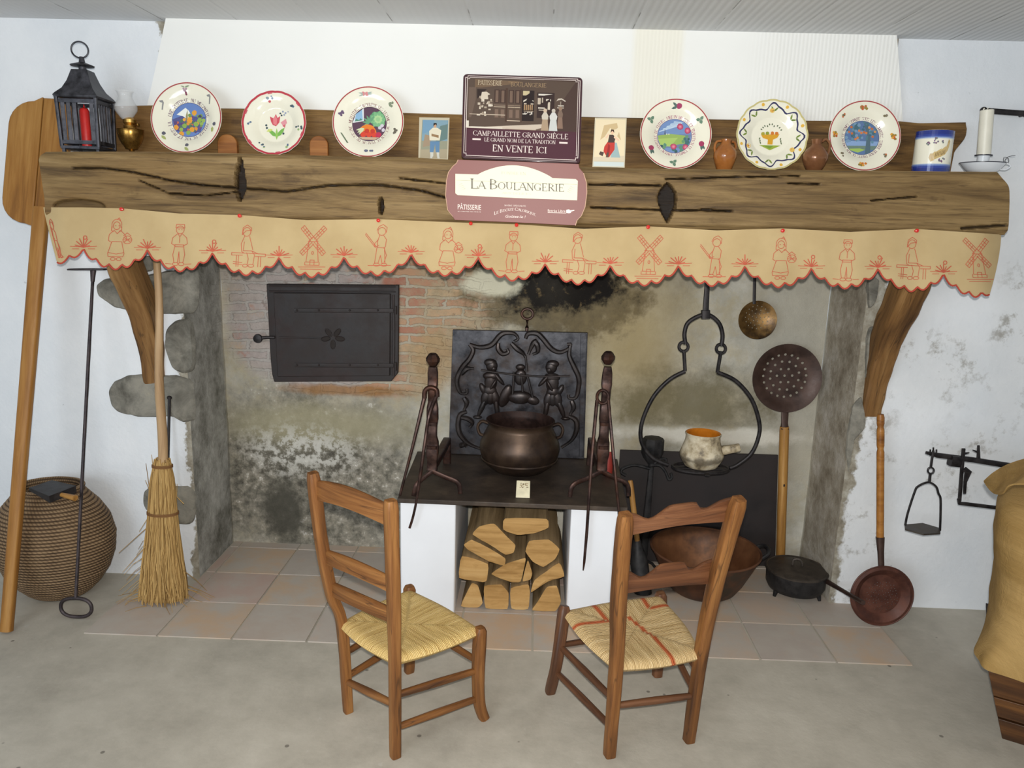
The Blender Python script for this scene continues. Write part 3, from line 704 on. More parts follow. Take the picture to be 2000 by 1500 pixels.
def motif(kind):   # drawn in pixels, origin on the ground line, y down
    if kind == 'girl':
        return [circ(-2, -64, 7, 8), circ(-2, -66, 10, 11, 150, 390), [(-12, -62), (-12, -54), (-8, -52)], [(8, -62), (8, -54), (4, -52)], [(-2, -76), (2, -80), (5, -75)], [(-7, -55), (0, -48), (6, -55)],
                [(-8, -54), (-16, -46), (-17, -34), (-10, -30)], [(7, -54), (16, -46), (20, -38)], [(-10, -32), (10, -32)], [(-10, -32), (-17, -8), (-16, -2), (14, -2), (16, -8), (10, -32)], [(-17, -10), (0, -7), (15, -10)],
                circ(21, -36, 9, 8), [(13, -36), (29, -36)], [(15, -40), (27, -32)], [(15, -32), (27, -40)], [(13, -44), (20, -50), (28, -44)], circ(-6, 3, 5, 3), circ(6, 3, 5, 3), [(-5, -64), (-3, -64)], [(2, -64), (4, -64)]]
    if kind == 'boy':
        return [circ(0, -66, 8, 8), [(-9, -70), (-8, -77), (8, -77), (9, -70), (-9, -70)], [(-4, -58), (0, -52), (4, -58)], [(0, -52), (0, -40)], [(-5, -58), (-14, -50), (-16, -38), (-8, -34)], [(5, -58), (14, -50), (16, -38), (8, -34)],
                [(-9, -36), (9, -36), (9, -32), (-9, -32), (-9, -36)], [(-9, -32), (-12, -16), (-9, 0), (-2, 0), (0, -22), (2, 0), (9, 0), (12, -16), (9, -32)], circ(-6, 3, 6, 3), circ(6, 3, 6, 3), [(-26, 2), (-14, 3)], [(14, 3), (26, 2)], [(-3, -67), (-2, -66)], [(3, -67), (4, -66)]]
    if kind == 'seat':
        return [circ(-4, -68, 8, 9), [(-13, -62), (-12, -76), (-4, -82), (5, -76), (5, -70)], [(-13, -62), (-6, -70), (5, -72)], [(-8, -59), (-14, -44), (-12, -28), (-8, -26)], [(2, -59), (6, -46), (10, -32)], [(-8, -48), (-9, -30)],
                [(-8, -30), (8, -30), (14, -22), (12, -2)], [(8, -30), (22, -24)], [(-2, -26), (2, -14), (0, -2)], [(-32, -26), (36, -24)], [(-32, -21), (-10, -21)], [(16, -19), (36, -19)], [(-32, -26), (-32, -21)], [(36, -24), (36, -19)],
                [(-22, -21), (-22, 2)], [(-18, -21), (-18, 2)], [(22, -19), (22, 2)], [(27, -19), (27, 2)], [(-28, -8), (-10, -6)], [(-28, -4), (-10, -2)], circ(-4, 0, 5, 3), circ(8, 0, 6, 3)]
    if kind == 'mill':
        o = [[(-8, -46), (-12, -4), (12, -4), (8, -46), (0, -54), (-8, -46)], [(-10, -44), (10, -44)], [(-14, -4), (-14, 2), (14, 2), (14, -4)], [(-4, 2), (-4, -8), (4, -8), (4, 2)], circ(0, -22, 2, 3, n=6), [(-26, 6), (26, 5)], [(-22, 10), (20, 10)]]
        for sx, sy in ((-1, -1), (1, -1), (-1, 1), (1, 1)):
            e = (22*sx, -46+26*sy+(6 if sy > 0 else 0)*0); px, py = 4*sy*-sx*.8, 4*.8
            a = (2*sx, -46+3*sy)
            o += [[a, e], [(a[0]+px, a[1]+py), (e[0]+px, e[1]+py), (e[0]-px, e[1]-py), (a[0]-px, a[1]-py)]]
            for q in (.35, .55, .75): m_ = (lerp(a[0], e[0], q), lerp(a[1], e[1], q)); o.append([(m_[0]+px, m_[1]+py), (m_[0]-px, m_[1]-py)])
        return o
    return [circ(2, -66, 8, 8), [(-8, -68), (-4, -76), (4, -80), (12, -74), (11, -64)], [(-2, -58), (-6, -44), (-5, -34)], [(6, -58), (12, -50), (11, -36), (8, -32)], [(-4, -50), (-12, -40), (-9, -34), (-2, -38)], [(-30, -62), (-8, -36)], [(-31, -59), (-10, -34)],
            [(-6, -34), (9, -33)], [(-6, -34), (-9, -2), (-2, -2), (2, -18), (6, -2), (12, -2), (9, -33)], circ(-5, 1, 6, 3), circ(10, 1, 6, 3), [(-22, 3), (24, 2)], [(8, -34), (14, -18), (10, -4)]]
def build_valance():
    M = MT
    root = thing('valance', 'beige linen valance with red embroidered Dutch scenes hanging from the mantel beam', 'valance', P(1000, 440, CY))
    b = MB(); nx = 560
    def fn(s, t): return CP(*cloth_uv(s, t))
    b.grid(nx, 16, fn)
    mk('cloth', b, M['linen'], parent=root, solid=.0014, ang=80)
    b = MB(); prev = None
    for i in range(nx+1):
        u, v = cloth_uv(i/nx, 1)
        if prev: ribbon(b, [(prev[0], prev[1]-1.6), (u, v-1.4)], 2.9)
        prev = (u, v)
    mk('scalloped_edging', b, M['trim_thread'], parent=root, solid=.002, label='red stitched scalloped edging')
    kinds = ['girl', 'boy', 'seat', 'mill', 'stick', 'girl', 'boy', 'seat', 'mill', 'stick', 'girl', 'boy', 'seat', 'mill']
    us = [226, 348, 482, 609, 740, 873, 999, 1128, 1266, 1394, 1524, 1652, 1781, 1914]; grd = [503, 513, 519, 516, 516, 521, 527, 533, 534, 538, 540, 543, 543, 540]
    nm = dict(girl='embroidered_girl', boy='embroidered_boy', seat='embroidered_boy_on_bench', mill='embroidered_windmill', stick='embroidered_boy_with_stick')
    for k, u, v in zip(kinds, us, grd):
        b = MB(); s = .97 if k != 'mill' else 1.0; sl_ = -.06 if k != 'mill' or u < 1900 else .12
        for pl in motif(k): ribbon(b, [(u+x*s+y*sl_, v+y*s+x*.02) for x, y in pl], 1.1)
        mk(nm[k], b, M['thread'], parent=root)
    b = MB()   # half figure at the left fold
    for pl in motif('stick'): ribbon(b, [(max(116+x*.35+y*.24, lerp(85, 112, max(0, (95+y*.9)/100))+3), 500+y*.9) for x, y in pl], 1.2)
    mk('embroidered_boy_with_stick', b, M['thread'], parent=root)
    rng = random.Random(5)
    for u, v in CUSP[1:-1]:
        b = MB(); v -= 6
        for a in range(-75, 76, 25):
            L = rng.uniform(12, 20); ribbon(b, [(u, v), (u+L*sin(radians(a)), v-L*cos(radians(a)))], 1.9)
        for q in (-1, 1):
            ribbon(b, [(u+6*q, v-1), (u+26*q, v-2)], 1.1); ribbon(b, [(u+9*q, v+3), (u+22*q, v+3)], 1.1)
        if rng.random() < .5: ribbon(b, circ(u+3, v-19, 3.5, 3.5, n=8), 1.6)
        mk('embroidered_tuft', b, M['thread'], parent=root)
    # push pins
    pins = [(240, 409, 'red push pin in the valance above the leftmost embroidered girl'), (470, 422, 'red push pin above the left boy on a bench'), (740, 431, 'red push pin below the small dark mortise in the beam'),
            (920, 437, 'push pin under the left half of the cardboard bakery sign'), (1009, 440, 'push pin under the right half of the cardboard bakery sign'),
            (1265, 444, 'red push pin above the middle embroidered windmill'), (1527, 451, 'red push pin above the rightmost embroidered girl'), (1788, 451, 'red push pin above the rightmost boy on a bench')]
    for u, v, lab in pins:
        p = CP(u, v); b = MB()
        b.lathe([(.0, .0), (.0045, 0), (.0035, .003), (.0035, .006), (.0062, .007), (.006, .0105), (.003, .0125), (0, .013)], p-V3((0, .001, 0)), 16, ax=(0, -1, .1))
        o = mk('push_pin', b, M['pin'], loc=p); tag(o, lab, 'push pin', 'push pins along the valance')

# ------------------------------------------------------------------ lettering
LET = {
 'A': ("L0,0,.40,1,.07 L.44,1,.86,0,.15 L.16,.36,.66,.36,.07 S0,0,.14 S.86,0,.16", .88), 'B': ("L.16,0,.16,1,.15 C.30,.75,.34,.25,-90,90 C.34,.26,.40,.26,-90,90 L.1,1,.34,1,.06 L.1,.5,.36,.5,.06 L.1,0,.36,0,.06", .78),
 'C': ("C.46,.5,.44,.5,50,310 L.78,.68,.78,.97,.06 L.76,.06,.80,.26,.05", .86), 'D': ("L.16,0,.16,1,.15 C.34,.5,.46,.5,-90,90 L.06,1,.36,1,.06 L.06,0,.36,0,.06", .86),
 'E': ("L.16,0,.16,1,.15 L.06,1,.66,1,.07 L.06,0,.70,0,.07 L.16,.52,.5,.52,.06 L.66,.82,.66,1,.06 L.70,0,.70,.2,.06 L.5,.42,.5,.62,.05", .74), 'F': ("L.16,0,.16,1,.15 L.06,1,.66,1,.07 L.16,.52,.5,.52,.06 L.66,.82,.66,1,.06 S.16,0,.15", .70),
 'G': ("C.46,.5,.44,.5,50,310 L.78,.68,.78,.97,.06 L.76,.06,.76,.42,.14 S.74,.42,.16", .90), 'I': ("L.18,0,.18,1,.15 S.18,0,.16 S.18,1,.16", .36), 'L': ("L.16,0,.16,1,.15 S.16,1,.16 L.06,0,.66,0,.07 L.66,0,.66,.24,.06", .70),
 'M': ("L.14,0,.16,1,.07 L.16,1,.5,.05,.15 L.5,.05,.84,1,.06 L.86,0,.84,1,.15 S.14,0,.14 S.86,0,.17 S.1,1,.1 S.9,1,.1", 1.02), 'N': ("L.14,0,.14,1,.07 L.12,1,.76,0,.15 L.76,0,.76,1,.07 S.14,0,.14 S.1,1,.12 S.76,1,.14", .88), 'O': ("C.46,.5,.44,.5,0,360", .92),
 'P': ("L.16,0,.16,1,.15 C.32,.74,.36,.26,-90,90 L.06,1,.34,1,.06 L.16,.48,.34,.48,.06 S.16,0,.16", .74), 'Q': ("C.46,.5,.44,.5,0,360 L.5,.1,.86,-.18,.13", .94), 'R': ("L.16,0,.16,1,.15 C.32,.75,.34,.25,-90,90 L.06,1,.34,1,.06 L.16,.5,.34,.5,.06 L.36,.5,.80,0,.15 S.16,0,.15 S.8,0,.12", .84),
 'S': ("C.34,.75,.26,.25,40,270 C.34,.26,.30,.26,-140,90 L.58,.74,.58,.96,.05 L.05,.04,.05,.26,.05", .68), 'T': ("L.38,0,.38,1,.15 L.02,1,.74,1,.07 L.03,.78,.03,1,.06 L.73,.78,.73,1,.06 S.38,0,.16", .78), 'U': ("L.16,.34,.16,1,.15 C.46,.34,.30,.34,180,360 L.76,.34,.76,1,.07 S.16,1,.15 S.76,1,.14", .92),
 'H': ("L.16,0,.16,1,.15 L.76,0,.76,1,.15 L.16,.52,.76,.52,.06 S.16,0,.15 S.16,1,.15 S.76,0,.15 S.76,1,.15", .92), 'J': ("L.24,.12,.24,1,.15 S.24,1,.15 L.04,-.08,.24,.12,.10", .44), 'X': ("L.06,1,.72,0,.15 L.06,0,.72,1,.06 S.08,0,.13 S.7,1,.13 S.08,1,.13 S.7,0,.13", .80), 'Z': ("L.06,1,.62,1,.07 L.62,1,.06,0,.14 L.06,0,.66,0,.07", .70),
 'V': ("L.04,1,.42,0,.15 L.42,0,.80,1,.06 S.06,1,.15 S.8,1,.13", .84), ' ': ("", .36), '!': ("L.1,.3,.1,1,.13 L.1,0,.1,.12,.14", .3),
}
ACC = {'È': ('E', "L.28,1.32,.46,1.12,.10"), 'Â': ('A', "L.26,1.12,.42,1.30,.08 L.42,1.30,.58,1.12,.08"), 'É': ('E', "L.28,1.12,.46,1.32,.10")}
def serif_polys(text, small=None):
    """list of quads (2-D) in letter heights, plus total advance; small = scale for all but word initials"""
    out = []; x = 0; first = True
    for ch in text:
        k = 1 if (small is None or first) else small
        first = ch == ' '
        base, extra = ACC.get(ch, (ch, ''))
        code, adv = LET.get(base, ("", .5))
        for st in (code+' '+extra).split():
            a = [float(q) for q in st[1:].split(',')]
            if st[0] == 'L': x0, y0, x1, y1, wd = a
            elif st[0] == 'S': x0, y0, x1, y1, wd = a[0]-a[2], abs(a[1]-.03), a[0]+a[2], abs(a[1]-.03), .06
            if st[0] in 'LS':
                dx, dy = x1-x0, y1-y0; L = math.hypot(dx, dy); nx, ny = -dy/L*wd/2, dx/L*wd/2
                out.append([(x+k*px, k*py) for px, py in ((x0+nx, y0+ny), (x0-nx, y0-ny), (x1-nx, y1-ny), (x1+nx, y1+ny))])
            else:
                cx, cy, rx, ry, a0, a1 = a; n = max(6, int((a1-a0)/18)); pr = None
                for i in range(n+1):
                    t = radians(lerp(a0, a1, i/n)); wd = .05+.11*abs(cos(t))**1.4
                    rx_, ry_ = rx-.03, ry-.03
                    p = ((cx+cos(t)*(rx_+wd/2), cy+sin(t)*(ry_+.02)), (cx+cos(t)*(rx_-wd/2), cy+sin(t)*(ry_-.03)))
                    if pr: out.append([(x+k*q[0], k*q[1]) for q in (pr[0], pr[1], p[1], p[0])])
                    pr = p
        x += (adv+.06)*k
    return out, x
def put_serif(b, text, frame, x0, x1, y, h, col, small=None, arc=0., slope=0.):
    """frame(x, y) -> point; fits the text between x0 and x1"""
    ps, adv = serif_polys(text, small); s = (x1-x0)/adv
    for p in ps:
        q = []
        for a, c in p:
            xx = x0+a*s; m_ = (xx-x0)/(x1-x0)-.5
            q.append(frame(xx+slope*c*h, y+c*h+arc*(1-4*m_*m_)))
        b.poly(q, col)
def font_polys(text, italic=0.):
    cu = bpy.data.curves.new('txt', 'FONT'); cu.body = text; cu.size = 1; cu.resolution_u = 2; cu.shear = italic
    o = bpy.data.objects.new('txt', cu); COL.objects.link(o)
    bpy.context.view_layer.update()
    me = o.evaluated_get(bpy.context.evaluated_depsgraph_get()).to_mesh()
    vs = [(v.co.x, v.co.y) for v in me.vertices]; fs = [[vs[i] for i in p.vertices] for p in me.polygons]
    W = max((x for x, y in vs), default=1)
    bpy.data.objects.remove(o); bpy.data.curves.remove(cu); return fs, W
def put_font(b, text, frame, x0, x1, y, h, col, italic=0., arc=0.):
    fs, W = font_polys(text, italic); s = (x1-x0)/W
    for p in fs:
        q = []
        for a, c in p:
            xx = x0+a*s; m_ = (xx-x0)/(x1-x0)-.5; q.append(frame(xx, y+c*h/.7+arc*(1-4*m_*m_)))
        b.poly(q, col)
def ring_text(b, text, fr, r, a0, a1, h, col):
    """letters round a circle, tops outward, running clockwise from angle a0 to a1 (degrees)"""
    n = len(text); cache = {}
    for i, ch in enumerate(text):
        if ch == ' ': continue
        if ch not in cache: cache[ch] = serif_polys(ch)
        ps, adv = cache[ch]; a = radians(lerp(a0, a1, (i+.5)/n))
        for p in ps: 
            q = []
            for x, y in p:
                xx = (x-adv/2)*h*.9; rr = r+y*h; t = a-xx/r; q.append(fr(rr*cos(t), rr*sin(t)))
            b.poly(q, col)
# ------------------------------------------------------------------ plates
def blob2(rng, cx, cy, r, n=9, jag=.25, sx=1., sy=1.):
    return [(cx+sx*r*(1-jag*rng.random())*cos(2*pi*i/n), cy+sy*r*(1-jag*rng.random())*sin(2*pi*i/n)) for i in range(n)]
def leaf(cx, cy, a, L, w_): 
    c, s = cos(radians(a)), sin(radians(a))
    return [(cx+x*c-y*s, cy+x*s+y*c) for x, y in ((0, 0), (L*.3, w_), (L*.7, w_*.8), (L, 0), (L*.7, -w_*.8), (L*.3, -w_))]
def clipc(p, R):
    d = math.hypot(*p); return p if d <= R else (p[0]*R/d, p[1]*R/d)
def plate(u, v, rpx, style, label, Y=-.150, tilt=13.):
    M = MT; k = mpp(u, v, Y); R = rpx*k; p0 = P(u, v, Y); z0 = beam_top(p0.x)
    tl = radians(tilt); Xv = V3((1, 0, 0)); Zv = V3((0, sin(tl), cos(tl))); N = V3((0, -cos(tl), sin(tl)))
    base = V3((p0.x, -.165, z0)); c = base+Zv*R+N*0
    root = thing('decorated_plate', label, 'plate', base, 'decorated plates along the mantel')
    def h(r):
        q = r/R; return .014*smooth(.54, .66, q)+.010*smooth(.62, 1.0, q)
    wav = {'tulip': (18, .012), 'basket': (16, .022)}.get(style)
    rf = (lambda t, i: 1+wav[1]*abs(cos(wav[0]*t/2))*(1 if i in (5, 6, 7, 8, 9) else .5)-wav[1]) if wav else None
    pr = [(0, 0), (.5*R, 0), (.56*R, h(.57*R)), (.66*R, h(.66*R)), (.82*R, h(.82*R)), (.96*R, h(.96*R)), (R, h(R)), (.995*R, h(R)-.0035), (.8*R, h(.8*R)-.005), (.6*R, h(.6*R)-.006), (.5*R, -.005), (.46*R, -.009), (.44*R, -.004), (0, -.004)]
    b = MB(); b.lathe([(max(r, 1e-6), z) for r, z in pr][::-1], c, 72, ax=N, xref=Xv, rf=(lambda t, i: rf(t, 13-i)) if rf else None)
    mk('dish', b, M['china'], parent=root, ang=60)
    b = MB(); lay = [0]
    def fr(x, y, up=0.):
        r = math.hypot(x, y)*R; lay[0] += 0
        return c+Xv*(x*R)+Zv*(y*R)+N*(h(r)+.0011+depth[0])
    depth = [0.]
    def poly(p, col):
        depth[0] += .0000035; b.poly([fr(*q) for q in p], C(*col))
    def ring(r0, r1, col, wob=None, n=96):
        depth[0] += .000003; pr = None
        for i in range(n+1):
            t = 2*pi*i/n; s = 1+(wav[1]*abs(cos(wav[0]*t/2))-wav[1] if wav else 0)
            w2 = wob(t) if wob else 0
            q = (fr((r0+w2)*s*cos(t), (r0+w2)*s*sin(t)), fr((r1+w2)*s*cos(t), (r1+w2)*s*sin(t)))
            if pr: b.poly([pr[0], pr[1], q[1], q[0]], C(*col))
            pr = q
    def disc(r, col): poly([(r*cos(2*pi*i/40), r*sin(2*pi*i/40)) for i in range(40)], col)
    rng = random.Random(hash(style) % 1000 if False else sum(map(ord, style)))
    RC = .475
    def pic(p, col): poly([clipc(q, RC) for q in p], col)
    if style != 'basket': ring(.955 if style != 'tulip' else .93, .985 if style != 'tulip' else .99, (168, 66, 74) if style != 'tulip' else (186, 60, 74))
    at = lambda a, r=.80: (r*cos(radians(a)), r*sin(radians(a)))
    if style == 'grape':
        disc(RC+.012, (70, 54, 100)); disc(RC, (104, 132, 190))
        pic([(-.5, .0), (-.2, .12), (-.05, .05), (.1, .1), (.5, .1), (.5, -.5), (-.5, -.5)], (84, 88, 140))
        pic([(-.36, .14), (-.12, .34), (-.02, .26), (.06, .12), (-.05, .02), (-.18, .1)], (238, 240, 232))
        pic([(-.1, .1), (-.06, .3), (-.04, .1), (-.06, -.1)], (150, 140, 90))
        for _ in range(70):
            x, y = rng.uniform(-.42, .46), rng.uniform(-.45, .02)
            if x > 0: y += rng.uniform(0, .36)
            if math.hypot(x, y) < .43 and y < .05+.6*x+.1: pic(blob2(rng, x, y, rng.uniform(.03, .075), 8), rng.choice([(92, 74, 120), (74, 66, 100), (120, 150, 80), (150, 178, 90), (224, 150, 60), (232, 170, 70), (84, 116, 96), (110, 80, 130), (206, 110, 70)]))
        for x, y in ((.14, .20), (.02, -.02), (.1, -.27), (-.2, -.40), (-.36, -.22)): pic(blob2(rng, x, y, .085, 8), (228, 158, 60))
        for x, y in ((.2, -.12), (.0, -.36), (-.12, -.18), (.3, .0)): pic(blob2(rng, x, y, .09, 7, .4), (140, 172, 84))
        ring_text(b, 'UNE POTERIE AU MEGANTIE', fr, .505, 172, 8, .085, C(96, 50, 96)); ring_text(b, 'ATELIER DE VIE ET PUIS LA', fr, .505, -10, -172, .085, C(96, 50, 96))
        x, y = at(96); [poly(blob2(rng, x+dx, y+dy, .035, 8), (128, 60, 84)) for dx, dy in ((-.04, .02), (.03, .02), (0, -.03), (.02, -.08), (-.02, -.02), (.03, -.12))]; poly(leaf(x, y+.06, 20, .14, .02), (120, 140, 100)); poly(leaf(x, y+.06, 165, .12, .015), (120, 140, 100))
        for a in (42, 155): x, y = at(a); poly([(x-.06, y+.12), (x+.03, y+.14), (x+.06, y+.08), (x+.03, y-.12), (x, y-.12), (x+.02, y+.07), (x-.04, y+.08)], (140, 140, 140))
        for a in (-14, 218, 272): x, y = at(a); poly(blob2(rng, x, y+.05, .06, 7), (92, 92, 104)); poly(leaf(x-.05, y-.02, -40 if a > 0 else -90, .17, .04), (170, 178, 110))
    elif style == 'tulip':
        for i in range(12):
            a = 30*i+10
            if i % 2: ring_a = [(.94*cos(radians(a+q)), .94*sin(radians(a+q))) for q in (-5, 0, 5)]+[(.90*cos(radians(a+q)), .90*sin(radians(a+q))) for q in (4, -4)]; poly(ring_a, (198, 90, 100))
        poly([(-.16, .1), (-.20, .26), (-.08, .20), (-.02, .34), (.04, .22), (.12, .28), (.10, .08), (.0, -.04), (-.1, 0)], (206, 84, 96)); poly([(-.08, .02), (-.1, .2), (-.02, .3), (.03, .18), (.02, .0)], (226, 130, 134))
        poly([(.14, .08), (.3, .2), (.34, .06), (.22, -.02)], (222, 150, 158)); poly([(.2, -.02), (.3, .04), (.28, -.08)], (206, 100, 110))
        for p in (leaf(.03, -.36, 140, .36, .06), leaf(.05, -.36, 52, .36, .06), leaf(.04, -.46, 92, .36, .035)): poly(p, rng.choice([(150, 196, 96), (122, 178, 84)]))
        poly(leaf(-.1, -.14, 200, .2, .04), (206, 216, 120))
        for x, y in ((.12, .36), (.2, .42), (.28, .38), (.16, .30), (.36, .42), (.24, .32)): poly(blob2(rng, x, y, .035, 7), rng.choice([(112, 128, 160), (150, 160, 180), (60, 76, 84)]))
        for x, y in ((-.28, -.1), (.24, -.26), (-.3, -.02)): poly(blob2(rng, x, y, .04, 6), (64, 84, 90))
        for a, big in ((105, 1), (48, 0), (178, 0), (-8, 1), (-60, 0), (240, 1)):
            x, y = at(a, .78)
            for _ in range(5 if big else 3): poly(blob2(rng, x+rng.uniform(-.11, .11)*(1 if big else .5), y+rng.uniform(-.08, .08), rng.uniform(.03, .05), 7), rng.choice([(96, 116, 140), (70, 88, 96), (150, 160, 178), (196, 80, 90), (150, 178, 120)]))
    elif style == 'veg':
        disc(RC+.012, (70, 50, 70)); disc(RC, (92, 66, 84))
        pic([(-.48, .02), (-.48, .3), (-.2, .5), (-.16, .08)], (222, 226, 226)); pic([(-.42, .06), (-.40, .28), (-.22, .40), (-.19, .1)], (142, 182, 214)); pic([(-.42, .06), (-.38, .14), (-.3, .1), (-.25, .16), (-.2, .1)], (90, 140, 120))
        for r, col in ((.26, (96, 156, 112)), (.2, (140, 192, 142)), (.13, (172, 208, 150)), (.07, (150, 196, 140))): pic(blob2(rng, .24, .14, r, 14, .22), col)
        for a in range(0, 360, 40): pic(leaf(.24+.1*cos(radians(a)), .14+.1*sin(radians(a)), a, .15, .05), (124, 180, 130))
        for a in (60, 90, 120, 150, 180, 210): pic(leaf(.02, .05, a, .22, .03), (104, 158, 120))
        for a in (200, 225, 250, 275, 310): pic(leaf(.02, -.02, a, .30, .045), (228, 128, 48))
        for a in (195, 215, 232): pic(leaf(-.14, -.12, a, .24, .03), (206, 214, 170))
        for x in (-.16, .0, .15, .27): pic(blob2(rng, x, -.30, .085, 10, .08), (212, 70, 52) if x < .2 else (186, 54, 82))
        for x in (-.06, .1): pic(blob2(rng, x, -.2, .07, 10, .08), (196, 60, 46))
        pic([(-.3, -.38), (.3, -.38), (.2, -.5), (-.2, -.5)], (196, 168, 140))
        for x, y in ((.3, -.1), (.4, -.16), (.36, -.04)): pic(blob2(rng, x, y, .06, 8), (206, 200, 210))
        ring_text(b, 'MEILLEURS SAVOUREUX LES LEGUMES', fr, .505, 178, 2, .075, C(120, 46, 66)); ring_text(b, 'MOISSON DE PLAISIR EN CUISINE', fr, .505, -8, -172, .075, C(120, 46, 66))
        x, y = at(98); [poly(blob2(rng, x+q, y, .06, 9, .15), (186, 72, 58)) for q in (-.06, .04)]; [poly(leaf(x, y, a, .2, .02), (120, 140, 120)) for a in (0, 15, 175, 200)]
        for a, c2 in ((163, (104, 84, 112)), (40, (130, 140, 116)), (-16, (110, 104, 92)), (272, (104, 108, 130))): 
            x, y = at(a); [poly(blob2(rng, x+rng.uniform(-.06, .06)*(2 if a > 200 else 1), y+rng.uniform(-.06, .06)*(.4 if a > 200 else 1), .04, 7), c2) for _ in range(6)]
        x, y = at(213); poly([(x-.1, y+.12), (x-.06, y+.12), (x+.14, y-.16), (x+.1, y-.17)], (110, 124, 100))
    elif style == 'rose':
        disc(RC+.012, (96, 60, 110)); disc(RC, (116, 144, 190))
        for i in range(5): pic([(-.44+.1*i, .1+.07*i), (.1+.05*i, .28+.04*i), (.12+.05*i, .31+.04*i), (-.42+.1*i, .14+.07*i)], (188, 208, 226))
        pic([(-.5, .04), (.5, .06), (.5, -.5), (-.5, -.5)], (112, 128, 160)); pic([(-.5, .0), (-.1, .06), (.3, .02), (.3, -.2), (-.2, -.3), (-.5, -.3)], (150, 178, 96)); pic([(-.5, -.1), (.1, -.04), (-.1, -.3), (-.5, -.4)], (168, 196, 108))
        pic([(-.29, .04), (-.27, .22), (-.25, .04)], (80, 86, 110))
        for x in (-.22, -.16): pic(blob2(rng, x, .05, .02, 6), (230, 224, 200))
        for _ in range(46):
            x, y = rng.uniform(-.4, .45), rng.uniform(-.46, .08)
            if x > .05+(y+.3)*.5 or y < -.26: pic(blob2(rng, x, y, rng.uniform(.04, .08), 7), rng.choice([(72, 112, 112), (92, 140, 120), (60, 96, 96), (104, 150, 110)]))
        for x, y in ((.15, .27), (.36, .16), (-.02, -.30), (.32, -.31)):
            for r, col in ((.1, (176, 66, 100)), (.07, (206, 98, 126)), (.035, (224, 138, 152))): pic(blob2(rng, x, y, r, 9, .2), col)
        ring_text(b, 'CHATEAU DENTELLE DE FLEURS JARDIN MAISON ET TRADITION DE FAMILLE', fr, .505, 268, -88, .075, C(160, 60, 110))
        for a in (88, 212, -20):
            x, y = at(a, .78); [poly(leaf(x, y, q, .17, .035), (84, 108, 100)) for q in ((140, 200) if a > 80 and a < 100 else (270, 300))]
            for r, col in ((.085, (164, 60, 96)), (.055, (198, 98, 126)), (.025, (220, 150, 160))): poly(blob2(rng, x+(.05 if a == 88 else 0), y+.02, r, 9, .15), col)
        for a in (150, 32, 268): x, y = at(a); [poly(leaf(x, y, q+a, .12, .045), (104, 134, 112)) for q in (20, 140, 260)]
    elif style == 'orchard':
        disc(RC+.012, (90, 90, 120)); disc(RC, (92, 118, 160)); pic([(-.5, -.1), (.5, -.1), (.5, -.3), (-.5, -.3)], (136, 164, 204)); pic([(-.5, -.28), (.5, -.26), (.5, -.5), (-.5, -.5)], (110, 132, 120)); pic([(-.4, -.36), (-.05, -.30), (.1, -.34), (-.1, -.42), (-.36, -.42)], (160, 190, 96))
        pic([(.1, -.5), (.14, .1), (.04, .45), (.2, .48), (.24, .1), (.3, -.5)], (84, 108, 120)); pic([(-.2, .4), (-.26, .1), (-.2, 0), (-.16, .4)], (76, 110, 118))
        for _ in range(60):
            x, y = rng.uniform(-.45, .45), rng.uniform(-.12, .45); pic(blob2(rng, x, y, rng.uniform(.03, .06), 7), rng.choice([(84, 124, 136), (100, 140, 160), (70, 106, 120), (118, 150, 178)]))
        for x, y in ((-.08, .2), (.06, .16), (-.02, .14), (-.3, .3), (.28, .26), (.3, .04), (-.12, 0), (-.18, -.04), (.36, .18), (-.36, .16), (-.28, .12), (.2, .3), (.12, .14)): pic(blob2(rng, x, y, .042, 8), rng.choice([(206, 128, 74), (190, 110, 66), (214, 150, 90)]))
        ring_text(b, 'LE TEMPS CHANTE SOUS LES POMMIERS', fr, .505, 178, 0, .075, C(120, 60, 96)); ring_text(b, 'QUATRE BEAUX FRUITS DE MON JARDIN', fr, .505, -6, -176, .075, C(120, 60, 96))
        for a in (90, 0, 178, 268):
            x, y = at(a); wd = 1 if a in (90, 268) else .5
            for _ in range(8): poly(blob2(rng, x+rng.uniform(-.11, .11)*wd, y+rng.uniform(-.1, .1)*(1.1-wd*.7), .042, 7), rng.choice([(206, 120, 40), (190, 90, 40), (150, 130, 60), (220, 160, 60)]))
        for a in (135, 45, 222, -42): x, y = at(a); [poly(blob2(rng, x+rng.uniform(-.04, .04), y+rng.uniform(-.04, .04), .035, 7), rng.choice([(120, 110, 80), (196, 110, 70), (130, 120, 100)])) for _ in range(4)]
    else:
        ring(.955, 1.0, (200, 188, 130))
        lobes = 8
        ring(.79, .835, (52, 52, 92), wob=lambda t: .075*cos(lobes*t+pi*.2)+.02*cos(2*lobes*t))
        for i in range(lobes):
            a = 45*i-4.5+22.5
            x, y = at(a, .88); poly(blob2(rng, x, y, .05, 8, .2, 1, 1), (226, 178, 70))
            x, y = at(a+22.5, .68); poly(leaf(x, y, a+60, .16, .025), (120, 140, 60)); poly(leaf(x, y, a-20, .16, .025), (110, 130, 62))
        for a in (-34, 206, 90): x, y = at(a, .70); poly(blob2(rng, x, y, .08, 9, .25), (226, 186, 96)); poly(blob2(rng, x, y, .035, 7, .2), (206, 140, 60))
        poly([(-.26, .06), (.26, .08), (.2, -.02), (.08, -.08), (.07, -.22), (-.07, -.22), (-.06, -.08), (-.2, -.04)], (214, 158, 44)); poly([(-.3, -.24), (.3, -.24), (.0, -.38)], (150, 170, 60)); poly([(-.2, -.25), (.1, -.25), (.0, -.34)], (120, 150, 56))
